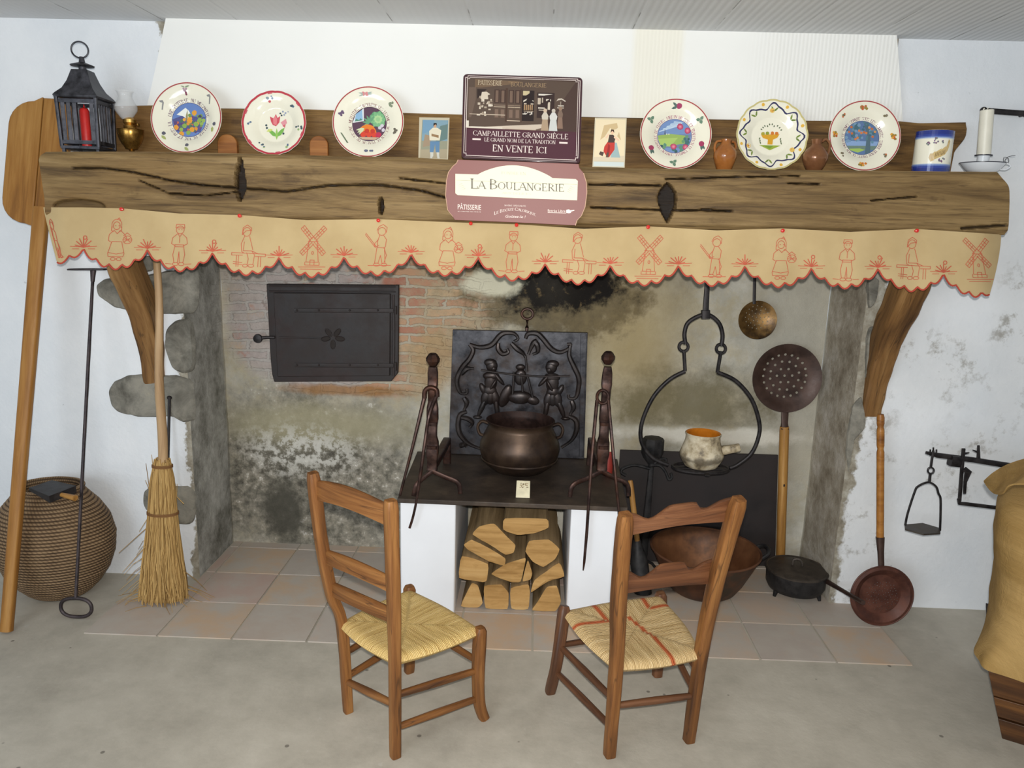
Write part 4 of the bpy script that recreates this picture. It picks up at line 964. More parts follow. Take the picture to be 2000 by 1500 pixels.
        for x, y in ((-.2, .08), (-.08, .10), (.06, .1), (.18, .1)): poly(blob2(rng, x, y, .06, 8), rng.choice([(170, 160, 60), (206, 120, 50), (140, 150, 60)]))
        for a in range(20, 170, 15): L = rng.uniform(.2, .32); x, y = L*cos(radians(a)), .1+L*sin(radians(a))*.9; poly(leaf(x, y, a, .06, .018), (92, 104, 80))
        for x in (-.28, .3): [poly(leaf(x, -.02-.06*q, 250+20*q, .08, .018), (104, 116, 84)) for q in range(3)]
    mk('painted_decoration', b, M['glaze'], parent=root, ang=180)
    return root
def build_plates():
    plate(366, 228, 69, 'grape', 'cream plate with a vineyard and grapes picture, nearest the oil lamp')
    plate(537, 237, 63, 'tulip', 'cream plate with a wavy red rim and a painted pink tulip')
    plate(720, 238, 69.5, 'veg', 'cream plate with a picture of cabbage, carrots and tomatoes')
    plate(1319, 258, 70, 'rose', 'cream plate with pink roses and a green field picture')
    plate(1507, 257, 70.5, 'basket', 'scalloped earthenware plate with a blue wavy border and yellow flower basket')
    plate(1687, 260, 70.5, 'orchard', 'cream plate with an orange-fruited tree picture')
# ------------------------------------------------------------------ signs and cards
def flatframe(bl, br, tl, tr, off):
    """bilinear frame over [0,1]^2 lifted by off towards the room"""
    n = (br-bl).cross(tl-bl).normalized()
    def f(x, y, d=0.): return bl.lerp(br, x).lerp(tl.lerp(tr, x), y)+n*(off+d)
    return f, n
def build_signs():
    M = MT
    # tin sign: leans back on the board, foot behind the cardboard sign
    Yb, Yt = -.345, -.20
    bl, br, tl, tr = P(901, 309, Yb), P(1133, 319.5, Yb), P(905, 144, Yt), P(1138, 151, Yt)
    root = thing('tin_sign', 'dark tin sign with an old bakery shopfront photograph, reading EN VENTE ICI', 'sign', (bl+br)/2)
    f, n = flatframe(bl, br, tl, tr, 0)
    rc = []
    for cx, cy, a0 in ((.965, .955, 0), (.035, .955, 90), (.035, .045, 180), (.965, .045, 270)):
        for i in range(5): a = radians(a0+90*i/4); rc.append((cx+.035*cos(a), cy+.045*sin(a)))
    b = MB(); b.prism([f(x, y) for x, y in rc], -n*.004, col=C(70, 44, 50)); mk('panel', b, M['print_gloss'], parent=root, bevel=.0012)
    b = MB()
    # curled lip along the lower edge that catches the light
    b.sweep([f(x, .012, .002) for x in (.03, .2, .4, .6, .8, .97)], .010, .007, e=2, seg=10, col=C(92, 64, 66)); mk('curled_edge', b, M['print_gloss'], parent=root)
    b = MB(); d = [.0004]
    def q4(x0, y0, x1, y1, col, sk=0.): d[0] += .000004; b.poly([f(x0, y0, d[0]), f(x1, y0+sk, d[0]), f(x1, y1+sk, d[0]), f(x0, y1, d[0])], C(*col))
    def pl(p, col): d[0] += .000004; b.poly([f(x, y, d[0]) for x, y in p], C(*col))
    q4(.03, .03, .97, .355, (84, 50, 60)); rng = random.Random(2)
    q4(.03, .355, .965, .955, (92, 76, 66))
    q4(.03, .355, .965, .46, (206, 190, 172)); q4(.36, .355, .62, .42, (170, 146, 124)); q4(.62, .355, .965, .5, (112, 92, 80)); q4(.68, .355, .965, .955, (78, 60, 54))
    q4(.05, .46, .36, .52, (150, 130, 114)); q4(.36, .42, .48, .50, (140, 116, 98)); q4(.03, .36, .34, .44, (226, 216, 200))
    q4(.10, .84, .62, .94, (118, 96, 76), -.02); q4(.38, .84, .50, .92, (160, 130, 96)); q4(.5, .82, .93, .90, (100, 82, 70), -.03)
    q4(.05, .48, .11, .84, (110, 92, 80)); q4(.12, .50, .26, .82, (52, 40, 38))
    for _ in range(46): x, y = rng.uniform(.12, .24), rng.uniform(.50, .70)+rng.choice((0, .0, .06)); q4(x, y, x+rng.uniform(.01, .03), y+rng.uniform(.01, .035), rng.choice([(206, 192, 172), (180, 164, 144), (150, 132, 114), (226, 214, 196)]))
    pl([(.15, .70), (.21, .70), (.21, .75), (.23, .76), (.20, .79), (.16, .785)], (216, 202, 182))
    for x0 in (.265, .315, .385, .44):
        q4(x0, .66, x0+.045, .82, (72, 54, 48)); q4(x0+.01, .67, x0+.034, .81, (120, 98, 84)); q4(x0, .48, x0+.045, .60, (98, 80, 68)); q4(x0+.008, .49, x0+.036, .585, (126, 104, 90)); q4(x0-.004, .61, x0+.05, .618, (196, 176, 152)); q4(x0-.004, .632, x0+.05, .638, (160, 138, 118))
    q4(.36, .44, .378, .84, (80, 60, 50)); q4(.485, .44, .50, .84, (84, 66, 56)); q4(.06, .515, .36, .523, (206, 188, 166)); q4(.375, .452, .486, .460, (220, 200, 176))
    q4(.50, .46, .60, .82, (44, 34, 34)); q4(.505, .76, .56, .815, (206, 190, 150)); pl([(.51, .68), (.55, .715), (.595, .69), (.595, .70), (.55, .73), (.51, .70)], (222, 212, 196)); q4(.515, .655, .595, .668, (206, 190, 170))
    for i in range(5): q4(.515+.016*i, .585, .525+.016*i, .65, (178, 142, 104))
    for _ in range(14): x, y = rng.uniform(.50, .58), rng.uniform(.53, .56); q4(x, y, x+.01, y+.012, (214, 204, 190))
    q4(.515, .57, .595, .576, (170, 150, 130)); q4(.625, .5, .77, .80, (58, 44, 42)); q4(.635, .765, .76, .785, (226, 218, 204)); q4(.63, .66, .655, .735, (198, 182, 162)); q4(.665, .68, .675, .74, (190, 176, 156)); q4(.70, .70, .74, .725, (222, 212, 196)); q4(.715, .60, .735, .69, (206, 192, 172)); q4(.635, .61, .69, .625, (214, 204, 188)); q4(.64, .588, .68, .598, (206, 192, 174))
    pl([(.785, .70), (.80, .735), (.83, .74), (.865, .71), (.86, .70), (.83, .725), (.80, .715)], (206, 194, 178)); q4(.80, .645, .85, .657, (216, 206, 190)); q4(.795, .622, .85, .632, (206, 194, 176)); q4(.82, .66, .826, .70, (170, 156, 140))
    for x, y0, w_, top, bot, hd in ((.695, .355, .058, (206, 196, 180), (176, 152, 126), (206, 184, 160)), (.765, .355, .066, (214, 212, 206), (206, 208, 204), (200, 190, 176)), (.822, .385, .045, (128, 106, 92), (140, 114, 98), (150, 124, 104))):
        pl([(x-w_*.55, y0), (x+w_*.55, y0), (x+w_*.35, y0+.15), (x-w_*.35, y0+.15)], bot); pl([(x-w_*.42, y0+.13), (x+w_*.42, y0+.13), (x+w_*.5, y0+.17), (x+w_*.2, y0+.215), (x-w_*.2, y0+.215), (x-w_*.5, y0+.17)], top)
        pl([(x+.016*cos(t*pi/5), y0+.235+.024*sin(t*pi/5)) for t in range(10)], hd)
    d[0] = .0009; cream = C(238, 222, 214)
    ff = lambda x, y: f(x, y, d[0])
    put_serif(b, 'PATISSERIE', ff, .125, .33, .868, .058, C(206, 188, 160)); put_serif(b, 'BOULANGERIE', ff, .40, .70, .862, .05, C(164, 138, 106), arc=.0)
    put_serif(b, 'CAMPAILLETTE GRAND SIÈCLE', ff, .095, .895, .268, .058, cream)
    put_serif(b, 'LE GRAND NOM DE LA TRADITION', ff, .19, .79, .205, .042, cream)
    put_serif(b, 'EN VENTE ICI', ff, .26, .72, .095, .074, cream)
    for x0 in (.09, .82): b.poly([f(x0, .215, d[0]), f(x0+.07, .215, d[0]), f(x0+.07, .235, d[0]), f(x0, .235, d[0])], cream)
    def line(pts, wd, col):
        for (x0, y0), (x1, y1) in zip(pts, pts[1:]):
            a = wd*.73 if y0 == y1 else 0; 
            if y0 == y1: b.poly([f(min(x0, x1)-wd/2, y0-wd*.7, d[0]), f(max(x0, x1)+wd/2, y0-wd*.7, d[0]), f(max(x0, x1)+wd/2, y0+wd*.7, d[0]), f(min(x0, x1)-wd/2, y0+wd*.7, d[0])], col)
            else: b.poly([f(x0-wd/2, min(y0, y1), d[0]), f(x0+wd/2, min(y0, y1), d[0]), f(x0+wd/2, max(y0, y1), d[0]), f(x0-wd/2, max(y0, y1), d[0])], col)
    line([(.04, .955), (.04, .975), (.96, .975), (.96, .955), (.98, .955), (.98, .06), (.96, .06), (.96, .035), (.04, .035), (.04, .06), (.02, .06), (.02, .955), (.04, .955)], .005, cream)
    line([(.055, .94), (.055, .957), (.945, .957), (.945, .94), (.965, .94), (.965, .08)], .004, cream); line([(.055, .94), (.035, .94), (.035, .08)], .004, cream)
    mk('printed_picture', b, M['print_gloss'], parent=root, ang=180)
    # cardboard bakery sign on the beam's face
    S = lambda x, y, off=0.: P(865+x/6.897, 310+y/6.897, -.392-off)
    root = thing('cardboard_sign', 'maroon cardboard bakery sign with rounded ends reading LA BOULANGERIE', 'sign', P(1009, 437, -.39))
    out = [(200, 12), (800, 30), (1830, 70), (1840, 125), (1900, 195), (1938, 320), (1945, 450), (1920, 650), (1870, 770), (1812, 830), (1790, 900), (1000, 860), (160, 826), (130, 780), (60, 690), (32, 500), (42, 300), (70, 180), (130, 100), (180, 58)]
    b = MB(); b.prism([S(*p) for p in out], (0, .006, 0), col=C(136, 86, 80)); mk('board', b, M['print'], parent=root, bevel=.001)
    b = MB()
    edge = C(190, 150, 120)
    for (x0, y0), (x1, y1) in zip(out[4:10], out[5:11]): b.poly([S(x0, y0, .0005), S(x1, y1, .0005), S(x1-10, y1, .0005), S(x0-10, y0, .0005)], edge)
    for (x0, y0), (x1, y1) in zip(out[13:], out[14:]+out[:1]): b.poly([S(x0, y0, .0005), S(x1, y1, .0005), S(x1+9, y1+2, .0005), S(x0+9, y0+2, .0005)], edge)
    cr = C(232, 228, 198)
    arch = [(470+1010*i/20, 212+50*i/20-148*sin(pi*i/20)**.85) for i in range(21)]
    b.poly([S(x, y, .0006) for x, y in [(168, 203)]+[(170+300*i/2, 203+9*i/2) for i in (1,)]+arch+[(1790, 274), (1818, 300), (1808, 560), (1000, 530), (200, 490), (168, 465)]], cr)
    fr = lambda x, y: S(x, y, .0008)
    def Sf(slope): return lambda x, y: S(x, -y+slope*x, .0009)
    lt = C(112, 104, 90); fs = Sf(.036)
    put_serif(b, 'LA BOULANGERIE', fs, 370, 1640, -385, 132, lt, small=.74)
    put_serif(b, 'FONDEE EN', fs, 790, 1120, -178, 34, C(198, 194, 168)); put_serif(b, 'AUX DELICES', fs, 800, 1190, -445, 26, C(206, 202, 176))
    b.poly([S(175, 287, .001), S(1810, 346, .001), S(1810, 349, .001), S(175, 290, .001)], C(150, 146, 120))
    for sx, x0 in ((1, 190), (-1, 1790)):
        for k in range(4): b.poly([S(x0+sx*(10+14*k), 360+22*k+(40 if sx < 0 else 0), .001), S(x0+sx*(70+14*k), 330+22*k+(40 if sx < 0 else 0), .001), S(x0+sx*(72+14*k), 336+22*k+(40 if sx < 0 else 0), .001)], C(184, 180, 150))
    wt = C(240, 224, 212)
    fs2 = Sf(.03)
    put_font(b, 'PÂTISSERIE', fs2, 195, 515, -675, 68, wt); put_serif(b, 'DE COMMANDE TRES FRAICHE', fs2, 200, 515, -708, 12, wt)
    put_serif(b, 'NOTRE SPECIALITE', fs2, 830, 1120, -614, 20, wt)
    put_serif(b, 'LE BISCUIT CALORIQUE', fs2, 690, 1250, -738, 44, wt, small=.8, arc=66)
    put_font(b, 'Goûtez-le !', fs2, 835, 1115, -768, 38, wt, italic=.25)
    put_font(b, 'Entrée Libre', fs2, 1410, 1650, -672, 34, wt, italic=.0); b.poly([S(1412, 722, .0009), S(1660, 730, .0009), S(1660, 736, .0009), S(1412, 728, .0009)], wt)
    b.poly([S(x, y, .0009) for x, y in ((1660, 690), (1700, 680), (1712, 695), (1770, 690), (1772, 700), (1730, 712), (1725, 728), (1700, 735), (1662, 730))], wt)
    mk('printed_lettering', b, M['print'], parent=root, ang=180)
    # two old postcards
    def card(pts, Yb, Yt, lab, draw):
        bl, br, tl, tr = P(*pts[0], Yb), P(*pts[1], Yb), P(*pts[2], Yt), P(*pts[3], Yt)
        dz = max(beam_top((bl.x+br.x)/2)+.0005-min(bl.z, br.z), 0) if False else 0
        f, n = flatframe(bl, br, tl, tr, 0); root = thing('postcard', lab, 'postcard', (bl+br)/2, 'old postcards on the mantel')
        b = MB(); b.prism([f(0, 0), f(1, 0), f(1, 1), f(0, 1)], -n*.0015, col=C(196, 186, 160)); mk('card', b, M['print'], parent=root)
        b = MB(); d = [.0004]
        def pl(p, col): d[0] += .000005; b.poly([f(x, y, d[0]) for x, y in p], C(*col))
        draw(pl); mk('printed_picture', b, M['print'], parent=root, ang=180)
    def man(pl):
        pl([(.06, .04), (.96, .04), (.96, .94), (.10, .94)], (150, 150, 128)); pl([(.10, .45), (.96, .45), (.96, .94), (.12, .94)], (128, 158, 172)); pl([(.12, .6), (.5, .72), (.5, .94), (.12, .94)], (116, 152, 178)); pl([(.55, .4), (.95, .5), (.95, .85), (.7, .8)], (104, 128, 124)); pl([(.06, .04), (.96, .04), (.96, .26), (.06, .24)], (170, 158, 132)); pl([(.14, .3), (.4, .34), (.42, .56), (.2, .6)], (160, 140, 116))
        pl([(.38, .32), (.50, .32), (.50, .10), (.46, .04), (.40, .04), (.40, .12)], (206, 206, 196)); pl([(.58, .32), (.68, .32), (.70, .10), (.72, .04), (.64, .04), (.62, .12)], (206, 206, 196))
        pl([(.38, .44), (.70, .44), (.70, .18), (.58, .18), (.55, .38), (.50, .18), (.38, .18)], (98, 134, 168)); pl([(.36, .46), (.70, .46), (.74, .70), (.60, .76), (.46, .76), (.34, .68)], (222, 214, 190)); pl([(.42, .56), (.66, .52), (.66, .58), (.42, .62)], (150, 120, 86))
        pl([(.53+.05*cos(t*pi/5), .80+.045*sin(t*pi/5)) for t in range(10)], (196, 156, 124)); pl([(.47, .80), (.48, .87), (.58, .87), (.59, .80), (.55, .84)], (44, 36, 34))
    def woman(pl):
        pl([(.03, .12), (.97, .12), (.97, .97), (.03, .97)], (222, 206, 172)); pl([(.03, .02), (.97, .02), (.97, .11), (.03, .11)], (196, 204, 200)); pl([(.03, .12), (.97, .12), (.97, .24), (.03, .2)], (206, 192, 166))
        pl([(.2, .55), (.3, .85), (.7, .9), (.85, .55), (.7, .65), (.5, .8), (.34, .62)], (196, 172, 130)); pl([(.55, .2), (.85, .2), (.72, .5), (.6, .5)], (150, 172, 172)); pl([(.32, .32), (.42, .22), (.5, .2), (.66, .36), (.66, .52), (.44, .52), (.34, .42)], (186, 60, 50)); pl([(.42, .24), (.5, .2), (.52, .44), (.46, .48)], (150, 40, 40))
        pl([(.4, .2), (.48, .2), (.48, .3), (.42, .3)], (90, 70, 60)); pl([(.18, .26), (.3, .22), (.34, .3), (.22, .32)], (80, 64, 56)); pl([(.44, .50), (.64, .50), (.68, .60), (.60, .66), (.48, .66)], (70, 58, 52)); pl([(.40, .58), (.48, .66), (.44, .68), (.36, .6)], (226, 190, 160)); pl([(.64, .64), (.8, .56), (.78, .53), (.62, .6)], (226, 190, 160))
        pl([(.57+.045*cos(t*pi/5), .70+.035*sin(t*pi/5)) for t in range(10)], (222, 184, 152)); pl([(.51, .70), (.53, .77), (.62, .76), (.63, .70), (.57, .74)], (70, 50, 40))
    card([(817, 312), (875, 313), (819, 229), (878, 230)], -.20, -.165, 'old postcard of a man in white shirt and blue trousers left of the tin sign', man)
    card([(1157, 326), (1220, 327.5), (1162, 230), (1224, 231)], -.368, -.335, 'old postcard of a woman in a red skirt right of the tin sign', woman)

# ------------------------------------------------------------------ small things on the mantel
def LP(uc, yc, prof):
    """profile given as (v, half-width px) on the plane y = yc -> (radius, z) list and the axis point"""
    out = []
    for v, hw in prof:
        p = P(uc, v, yc); out.append((max(hw*mpp(uc, v, yc), 1e-6), p.z))
    return out, P(uc, prof[-1][0], yc)
def on_beam(u, v, Y): p = P(u, v, Y); return V3((p.x, Y, beam_top(p.x)))
def fitz(prof, z0):
    """shift the lowest z of a profile onto z0, stretching only the lowest rings"""
    zmin = min(z for r, z in prof); return [(r, z0+(z-zmin) if z-zmin < .004 else z) for r, z in prof]
def build_shelf():
    M = MT
    # lantern
    Y = -.20; k = mpp(170, 230, Y); base = on_beam(174, 290, Y); root = thing('lantern', 'black tin candle lantern with a ring on top at the left end of the mantel', 'lantern', base)
    R3 = Matrix.Rotation(radians(5), 3, 'Z'); h = .098; hw = .060; c = base
    def at(x, y, z): return c+R3 @ V3((x, y, z))
    b = MB(); b.box(at(0, 0, .018), (hw*2+.008, hw*2+.008, .010), R3)
    for sx in (-1, 1):
        for sy in (-1, 1): b.box(at(sx*(hw-.004), sy*(hw-.004), .007), (.010, .010, .014), R3)
    mk('base', b, M['tin'], parent=root, bevel=.001)
    b = MB()
    for sx in (-1, 1):
        for sy in (-1, 1): b.sweep([at(sx*hw, sy*hw, .02), at(sx*(hw+.004), sy*(hw+.004), .180)], .011, .011, up=R3 @ V3((0, 1, 0)), e=6)
    for a in range(4):
        Rz = Matrix.Rotation(radians(90*a), 3, 'Z')
        for z in (.035, .168): b.box(c+R3 @ (Rz @ V3((0, -hw-.001, z))), (hw*2, .006, .012), R3 @ Rz)
    mk('corner_frame', b, M['tin'], parent=root)
    for a in range(4):
        Rz = Matrix.Rotation(radians(90*a), 3, 'Z')
        for i in range(6):
            if a == 0 and i in (3, 4): continue
            x = lerp(-hw*.78, hw*.78, i/5); b = MB(); b.box(c+R3 @ (Rz @ V3((x, -hw+.001, .102))), (.011, .003, .13), R3 @ Rz @ Matrix.Rotation(radians(14), 3, 'Z'))
            mk('slat', b, M['tin'], parent=root)
    b = MB(); pr = [(hw*1.34, .178), (hw*1.40, .184), (hw*1.30, .192), (hw*.98, .210), (hw*.74, .236), (hw*.58, .262), (hw*.52, .272), (hw*.50, .274)]
    vs = []; fs = []
    for r, z in pr:
        for sx, sy in ((-1, -1), (1, -1), (1, 1), (-1, 1)): vs.append(at(sx*r*.86, sy*r*.86, z))
    for i in range(len(pr)-1):
        for q in range(4): fs.append((i*4+q, i*4+(q+1) % 4, i*4+4+(q+1) % 4, i*4+4+q))
    fs += [(3, 2, 1, 0), tuple(len(vs)-4+q for q in range(4))]; b.add(vs, fs); mk('roof', b, M['tin'], parent=root, ang=30, bevel=.0012)
    b = MB(); b.lathe([(.012, .268), (.012, .285), (.036, .287), (.038, .290), (.010, .300), (.007, .318), (0, .318)], c, 24); mk('vent_cap', b, M['tin'], parent=root)
    b = MB(); rc = at(-.004, 0, .340); b.tube([rc+V3((.026*cos(t), .006*cos(t), .026*sin(t))) for t in [2*pi*i/24 for i in range(24)]], .0028, closed=True, seg=8); mk('carrying_ring', b, M['tin'], parent=root)
    b = MB(); cb = at(.0, -.012, .0235); b.lathe([(.0155, 0), (.0155, .118), (.012, .126), (.003, .130), (.001, .140), (0, .140)], cb, 20); tag(mk('candle', b, M['red_wax'], loc=cb), 'red candle inside the black tin lantern', 'candle')
    # oil lamp
    Y = -.15; base = on_beam(257, 285, Y); k = mpp(257, 240, Y); root = thing('oil_lamp', 'small brass oil lamp with a clear glass chimney beside the lantern', 'lamp', base)
    zt = lambda v: P(257, v, Y).z
    b = MB(); b.lathe([(.026, 0), (.027, .004), (.012, .010), (.008, .016), (.010, .020), (.020, .022)]+[(24*k*(1-((zt(254)-z)/(zt(254)-base.z-.020))**2)**.5 if z < zt(254) else 24*k, z-base.z) for z in [base.z+.022+(zt(254)-base.z-.022)*i/7 for i in range(1, 8)]]+[(24.5*k, zt(253)-base.z), (12*k, zt(251)-base.z), (11*k, zt(247)-base.z)], base, 32)
    mk('reservoir', b, M['brass'], parent=root)
    b = MB(); b.lathe([(11*k, zt(249)), (12*k, zt(246)), (9*k, zt(243)), (12*k, zt(240)), (12*k, zt(234)), (9*k, zt(232)), (7*k, zt(230))], V3((base.x, base.y, 0)), 28); bur = mk('burner', b, M['brass'], parent=root)
    b = MB(); b.tube([V3((base.x+11*k, Y, zt(244))), V3((base.x+19*k, Y-.01, zt(244)))], .0022); b.lathe([(.006, -.002), (.006, .002)], V3((base.x+19*k, Y-.01, zt(244))), 14, ax=(1, 0, 0), xref=(0, 1, 0)); mk('wick_knob', b, M['brass'], parent=bur)
    b = MB(); b.lathe([(8*k, zt(233)), (11*k, zt(230)), (20*k, zt(216)), (20.5*k, zt(208)), (15*k, zt(197)), (12*k, zt(190)), (13*k, zt(182)), (15.5*k, zt(178))], V3((base.x-6*k, base.y, 0)), 40)
    b.f = [f for f in b.f if len(f) == 4]; b.m = b.m[:len(b.f)]; mk('glass_chimney', b, M['glass'], parent=root, solid=.0016)
    # two stoneware jugs
    def jug(u, Y, prof, mat, lab, handles):
        base = on_beam(u, 327, Y); pr, _ = LP(u, Y, prof); zs = base.z-pr[0][1]; k = mpp(u, 300, Y)
        sc = (pr[-1][1]-base.z)/(pr[-1][1]-pr[0][1]); pr = [(r, base.z+(z-pr[0][1])*sc) for r, z in pr]
        root = thing('jug', lab, 'jug', base, 'small brown jugs on the mantel'); b = MB(); top = pr[-1]
        inner = [(r-.004, z) for r, z in pr[:0:-1]]+[(1e-5, pr[1][1])]
        b.lathe([(1e-5, pr[0][1])]+pr+inner, V3((base.x, Y, 0)), 40); mk('body', b, mat, parent=root)
        for sgn in handles:
            zt = lambda v: base.z+(P(u, v, Y).z-P(u, prof[0][0], Y).z)*sc
            b = MB(); b.tube(bez([V3((base.x+sgn*x*k, Y-.004, zt(v))) for x, v in handles[sgn]], 5), .0042, seg=8); mk('handle', b, mat, parent=root)
    jug(1414, -.19, [(326, 13), (322, 15), (312, 19), (302, 22.5), (294, 22), (286, 17), (281, 11), (277, 9), (272, 10)], M['stone_glaze'], 'small shiny two-handled brown jug between the rose plate and the basket plate', {-1: [(10, 275), (19, 277), (22, 287), (19, 297)], 1: [(10, 276), (16, 277), (19, 284), (17, 291)]})
    jug(1590, -.19, [(328, 13), (324, 15), (316, 20), (306, 24), (299, 24), (290, 19), (284, 12), (280, 9), (272, 11)], M['lustre'], 'small lustrous brown jug beside the orange-fruit tree plate', {1: [(9, 276), (17, 272), (25, 280), (24, 294), (19, 303)]})
    # blue and cream jar
    Y = -.20; base = on_beam(1817, 330, Y); k = mpp(1817, 295, Y); root = thing('stoneware_jar', 'cream mustard jar with blue bands at the right end of the mantel', 'jar', base)
    R = 34*k; H = P(1820, 257, Y).z-base.z; c = base; tilt = V3((.055, 0, 1)).normalized()*1
    b = MB(); pr = [(1e-5, 0), (R*.94, 0), (R, .004), (R, H*.12), (R, H*.88), (R, H-.004), (R*.96, H), (R*.88, H-.004), (R*.86, .02), (1e-5, .02)]; b.lathe(pr, c, 56); mk('body', b, M['china'], parent=root, ang=50)
    b = MB(); bl = [(40, 54, 128), (48, 66, 146), (90, 112, 176), (160, 176, 206)]
    def cyl(a, z, off=.0006): return c+V3(((R+off)*sin(a), -(R+off)*cos(a), z))
    for z0, z1, q in ((.005, .10, 0), (.10, .145, 1), (.145, .175, 2), (.175, .20, 3)):
        for flip in (0, 1):
            za, zb = (z0*H, z1*H) if not flip else ((1-z0)*H, (1-z1)*H)
            for i in range(40): a, a2 = 2*pi*i/40, 2*pi*(i+1)/40; b.poly([cyl(a, za), cyl(a2, za), cyl(a2, zb), cyl(a, zb)], C(*bl[q]))
    rng = random.Random(4)
    def cp(p, col, off=.0008): b.poly([cyl(a-.62, z*H, off) for a, z in p], C(*col))
    for (a0, z0), (a1, z1) in zip([(.15, .26), (.3, .30), (.6, .36), (.85, .42), (1.0, .52)], [(.3, .30), (.6, .36), (.85, .42), (1.0, .52), (1.05, .6)]): cp([(a0, z0), (a1, z1), (a1, z1+.2), (a0, z0+.17)], (206, 178, 120))
    cp([(.0, .34), (.12, .24), (.3, .28), (.2, .44), (.05, .44)], (190, 158, 98)); cp([(.9, .62), (1.05, .58), (1.1, .74), (.98, .78)], (190, 158, 98))
    for a, z in ((.2, .72), (.26, .78), (.32, .7), (-.05, .70), (-.15, .68), (.65, .72), (.7, .24), (.55, .28), (.8, .30)):
        for _ in range(3): x, y = a+rng.uniform(-.06, .06), z+rng.uniform(-.03, .03); cp([(x+.045*cos(t*pi/4), y+.022*sin(t*pi/4)) for t in range(8)], rng.choice([(140, 110, 140), (110, 120, 120), (120, 90, 110)]), .0009)
    for i in range(7): a = .3+.08*i; cp([(a, .36+.012*i), (a+.03, .36+.012*i), (a+.05, .46+.012*i), (a+.03, .46+.012*i)], (120, 96, 60), .0011)
    mk('painted_decoration', b, M['glaze'], parent=root, ang=180)
    # enamel candlestick and its candle
    Y = -.20; base = on_beam(1917, 331, Y); k = mpp(1917, 310, Y); root = thing('candlestick', 'white enamel chamberstick with black rims at the right end of the mantel', 'candlestick', base)
    z = lambda v: P(1917, v, Y).z-base.z; Hd = z(319)
    b = MB(); b.lathe([(1e-5, 0), (20*k, 0), (30*k, Hd*.35), (40*k, Hd*.95), (40.5*k, Hd), (39*k, Hd*.97), (28*k, Hd*.45), (1e-5, Hd*.3)], base, 48); dsh = mk('dish', b, M['white_enamel'], parent=root)
    b = MB(); b.lathe([(39.6*k, Hd-.001), (41.4*k, Hd-.001), (41.4*k, Hd+.0016), (39.6*k, Hd+.0016), (39.6*k, Hd-.001)], base, 48); mk('rim', b, M['black_paint'], parent=dsh, label='black enamel rim')
    b = MB(); b.lathe([(11*k, Hd*.3), (11*k, z(305)), (12*k, z(304))], base, 32); mk('socket', b, M['white_enamel'], parent=root)
    b = MB(); b.lathe([(8*k, z(304)), (16*k, z(304)-.0005), (16*k, z(303)+.001), (8*k, z(303)+.001)], base, 32); mk('drip_ring', b, M['black_paint'], parent=dsh)
    b = MB(); b.tube(bez([base+V3((39*k, 0, Hd)), base+V3((47*k, -.008, Hd*1.0)), base+V3((52*k, -.01, Hd*.75)), base+V3((45*k, -.006, Hd*.45)), base+V3((33*k, 0, Hd*.5))], 5), .002, seg=8); mk('finger_loop', b, M['white_enamel'], parent=root)
    b = MB(); b.tube(bez([base+V3((38*k, -.01, Hd+.003)), base+V3((36*k, -.012, Hd+.020)), base+V3((45*k, -.012, Hd+.016)), base+V3((46*k, -.012, Hd+.004)), base+V3((39*k, -.012, Hd+.008)), base+V3((44*k, -.012, Hd+.022)), base+V3((55*k, -.02, Hd+.026))], 5), .0009, seg=6); tag(mk('bent_wire', b, M['iron'], loc=base+V3((38*k, -.01, Hd+.003))), 'thin bent wire resting on the rim of the enamel chamberstick', 'wire')
    p0 = base+V3((0, 0, z(304)+.002)); p1 = P(1928, 214, Y-.004); b = MB()
    b.sweep([p0.lerp(p1, t) for t in (0, .3, .6, .9, .985, 1)], [.043, .043, .0425, .042, .041, .030], e=2, seg=24); b.tube([p1, p1+V3((.002, -.003, .006))], .0012, seg=6); b.tube([p1+V3((-.014, -.004, -.003)), p1+V3((-.012, -.004, .004))], .002, seg=6)
    tag(mk('candle', b, M['wax'], loc=p0), 'tall thick white candle standing in the enamel chamberstick', 'candle')
    # iron bar on the wall
    a = P(1922, 216, -.05); e_ = P(2060, 226, -.05); b = MB(); b.sweep([a, a.lerp(e_, .5), e_], .016, .019, up=(0, 0, 1), e=3); root = thing('iron_bar', 'dark iron bar on the wall behind the white candle', 'iron bar', a)
    mk('bar', b, M['iron'], parent=root); b = MB(); b.ell(a+V3((-.004, -.004, 0)), (.012, 0, 0), (0, .012, 0), (0, 0, .012)); mk('knob', b, M['iron'], parent=root)
    for t in (.62,): b = MB(); q = a.lerp(e_, t); b.tube([q, V3((q.x, -.0, q.z))], .006); mk('wall_stay', b, M['iron'], parent=root)
    b = MB(); q = P(1998, 222, -.05); b.tube([q+V3((0, -.008, -.012)), q+V3((.001, -.009, .01)), q+V3((.010, -.006, .034))], .0022, seg=6); mk('hook', b, M['iron'], parent=root)

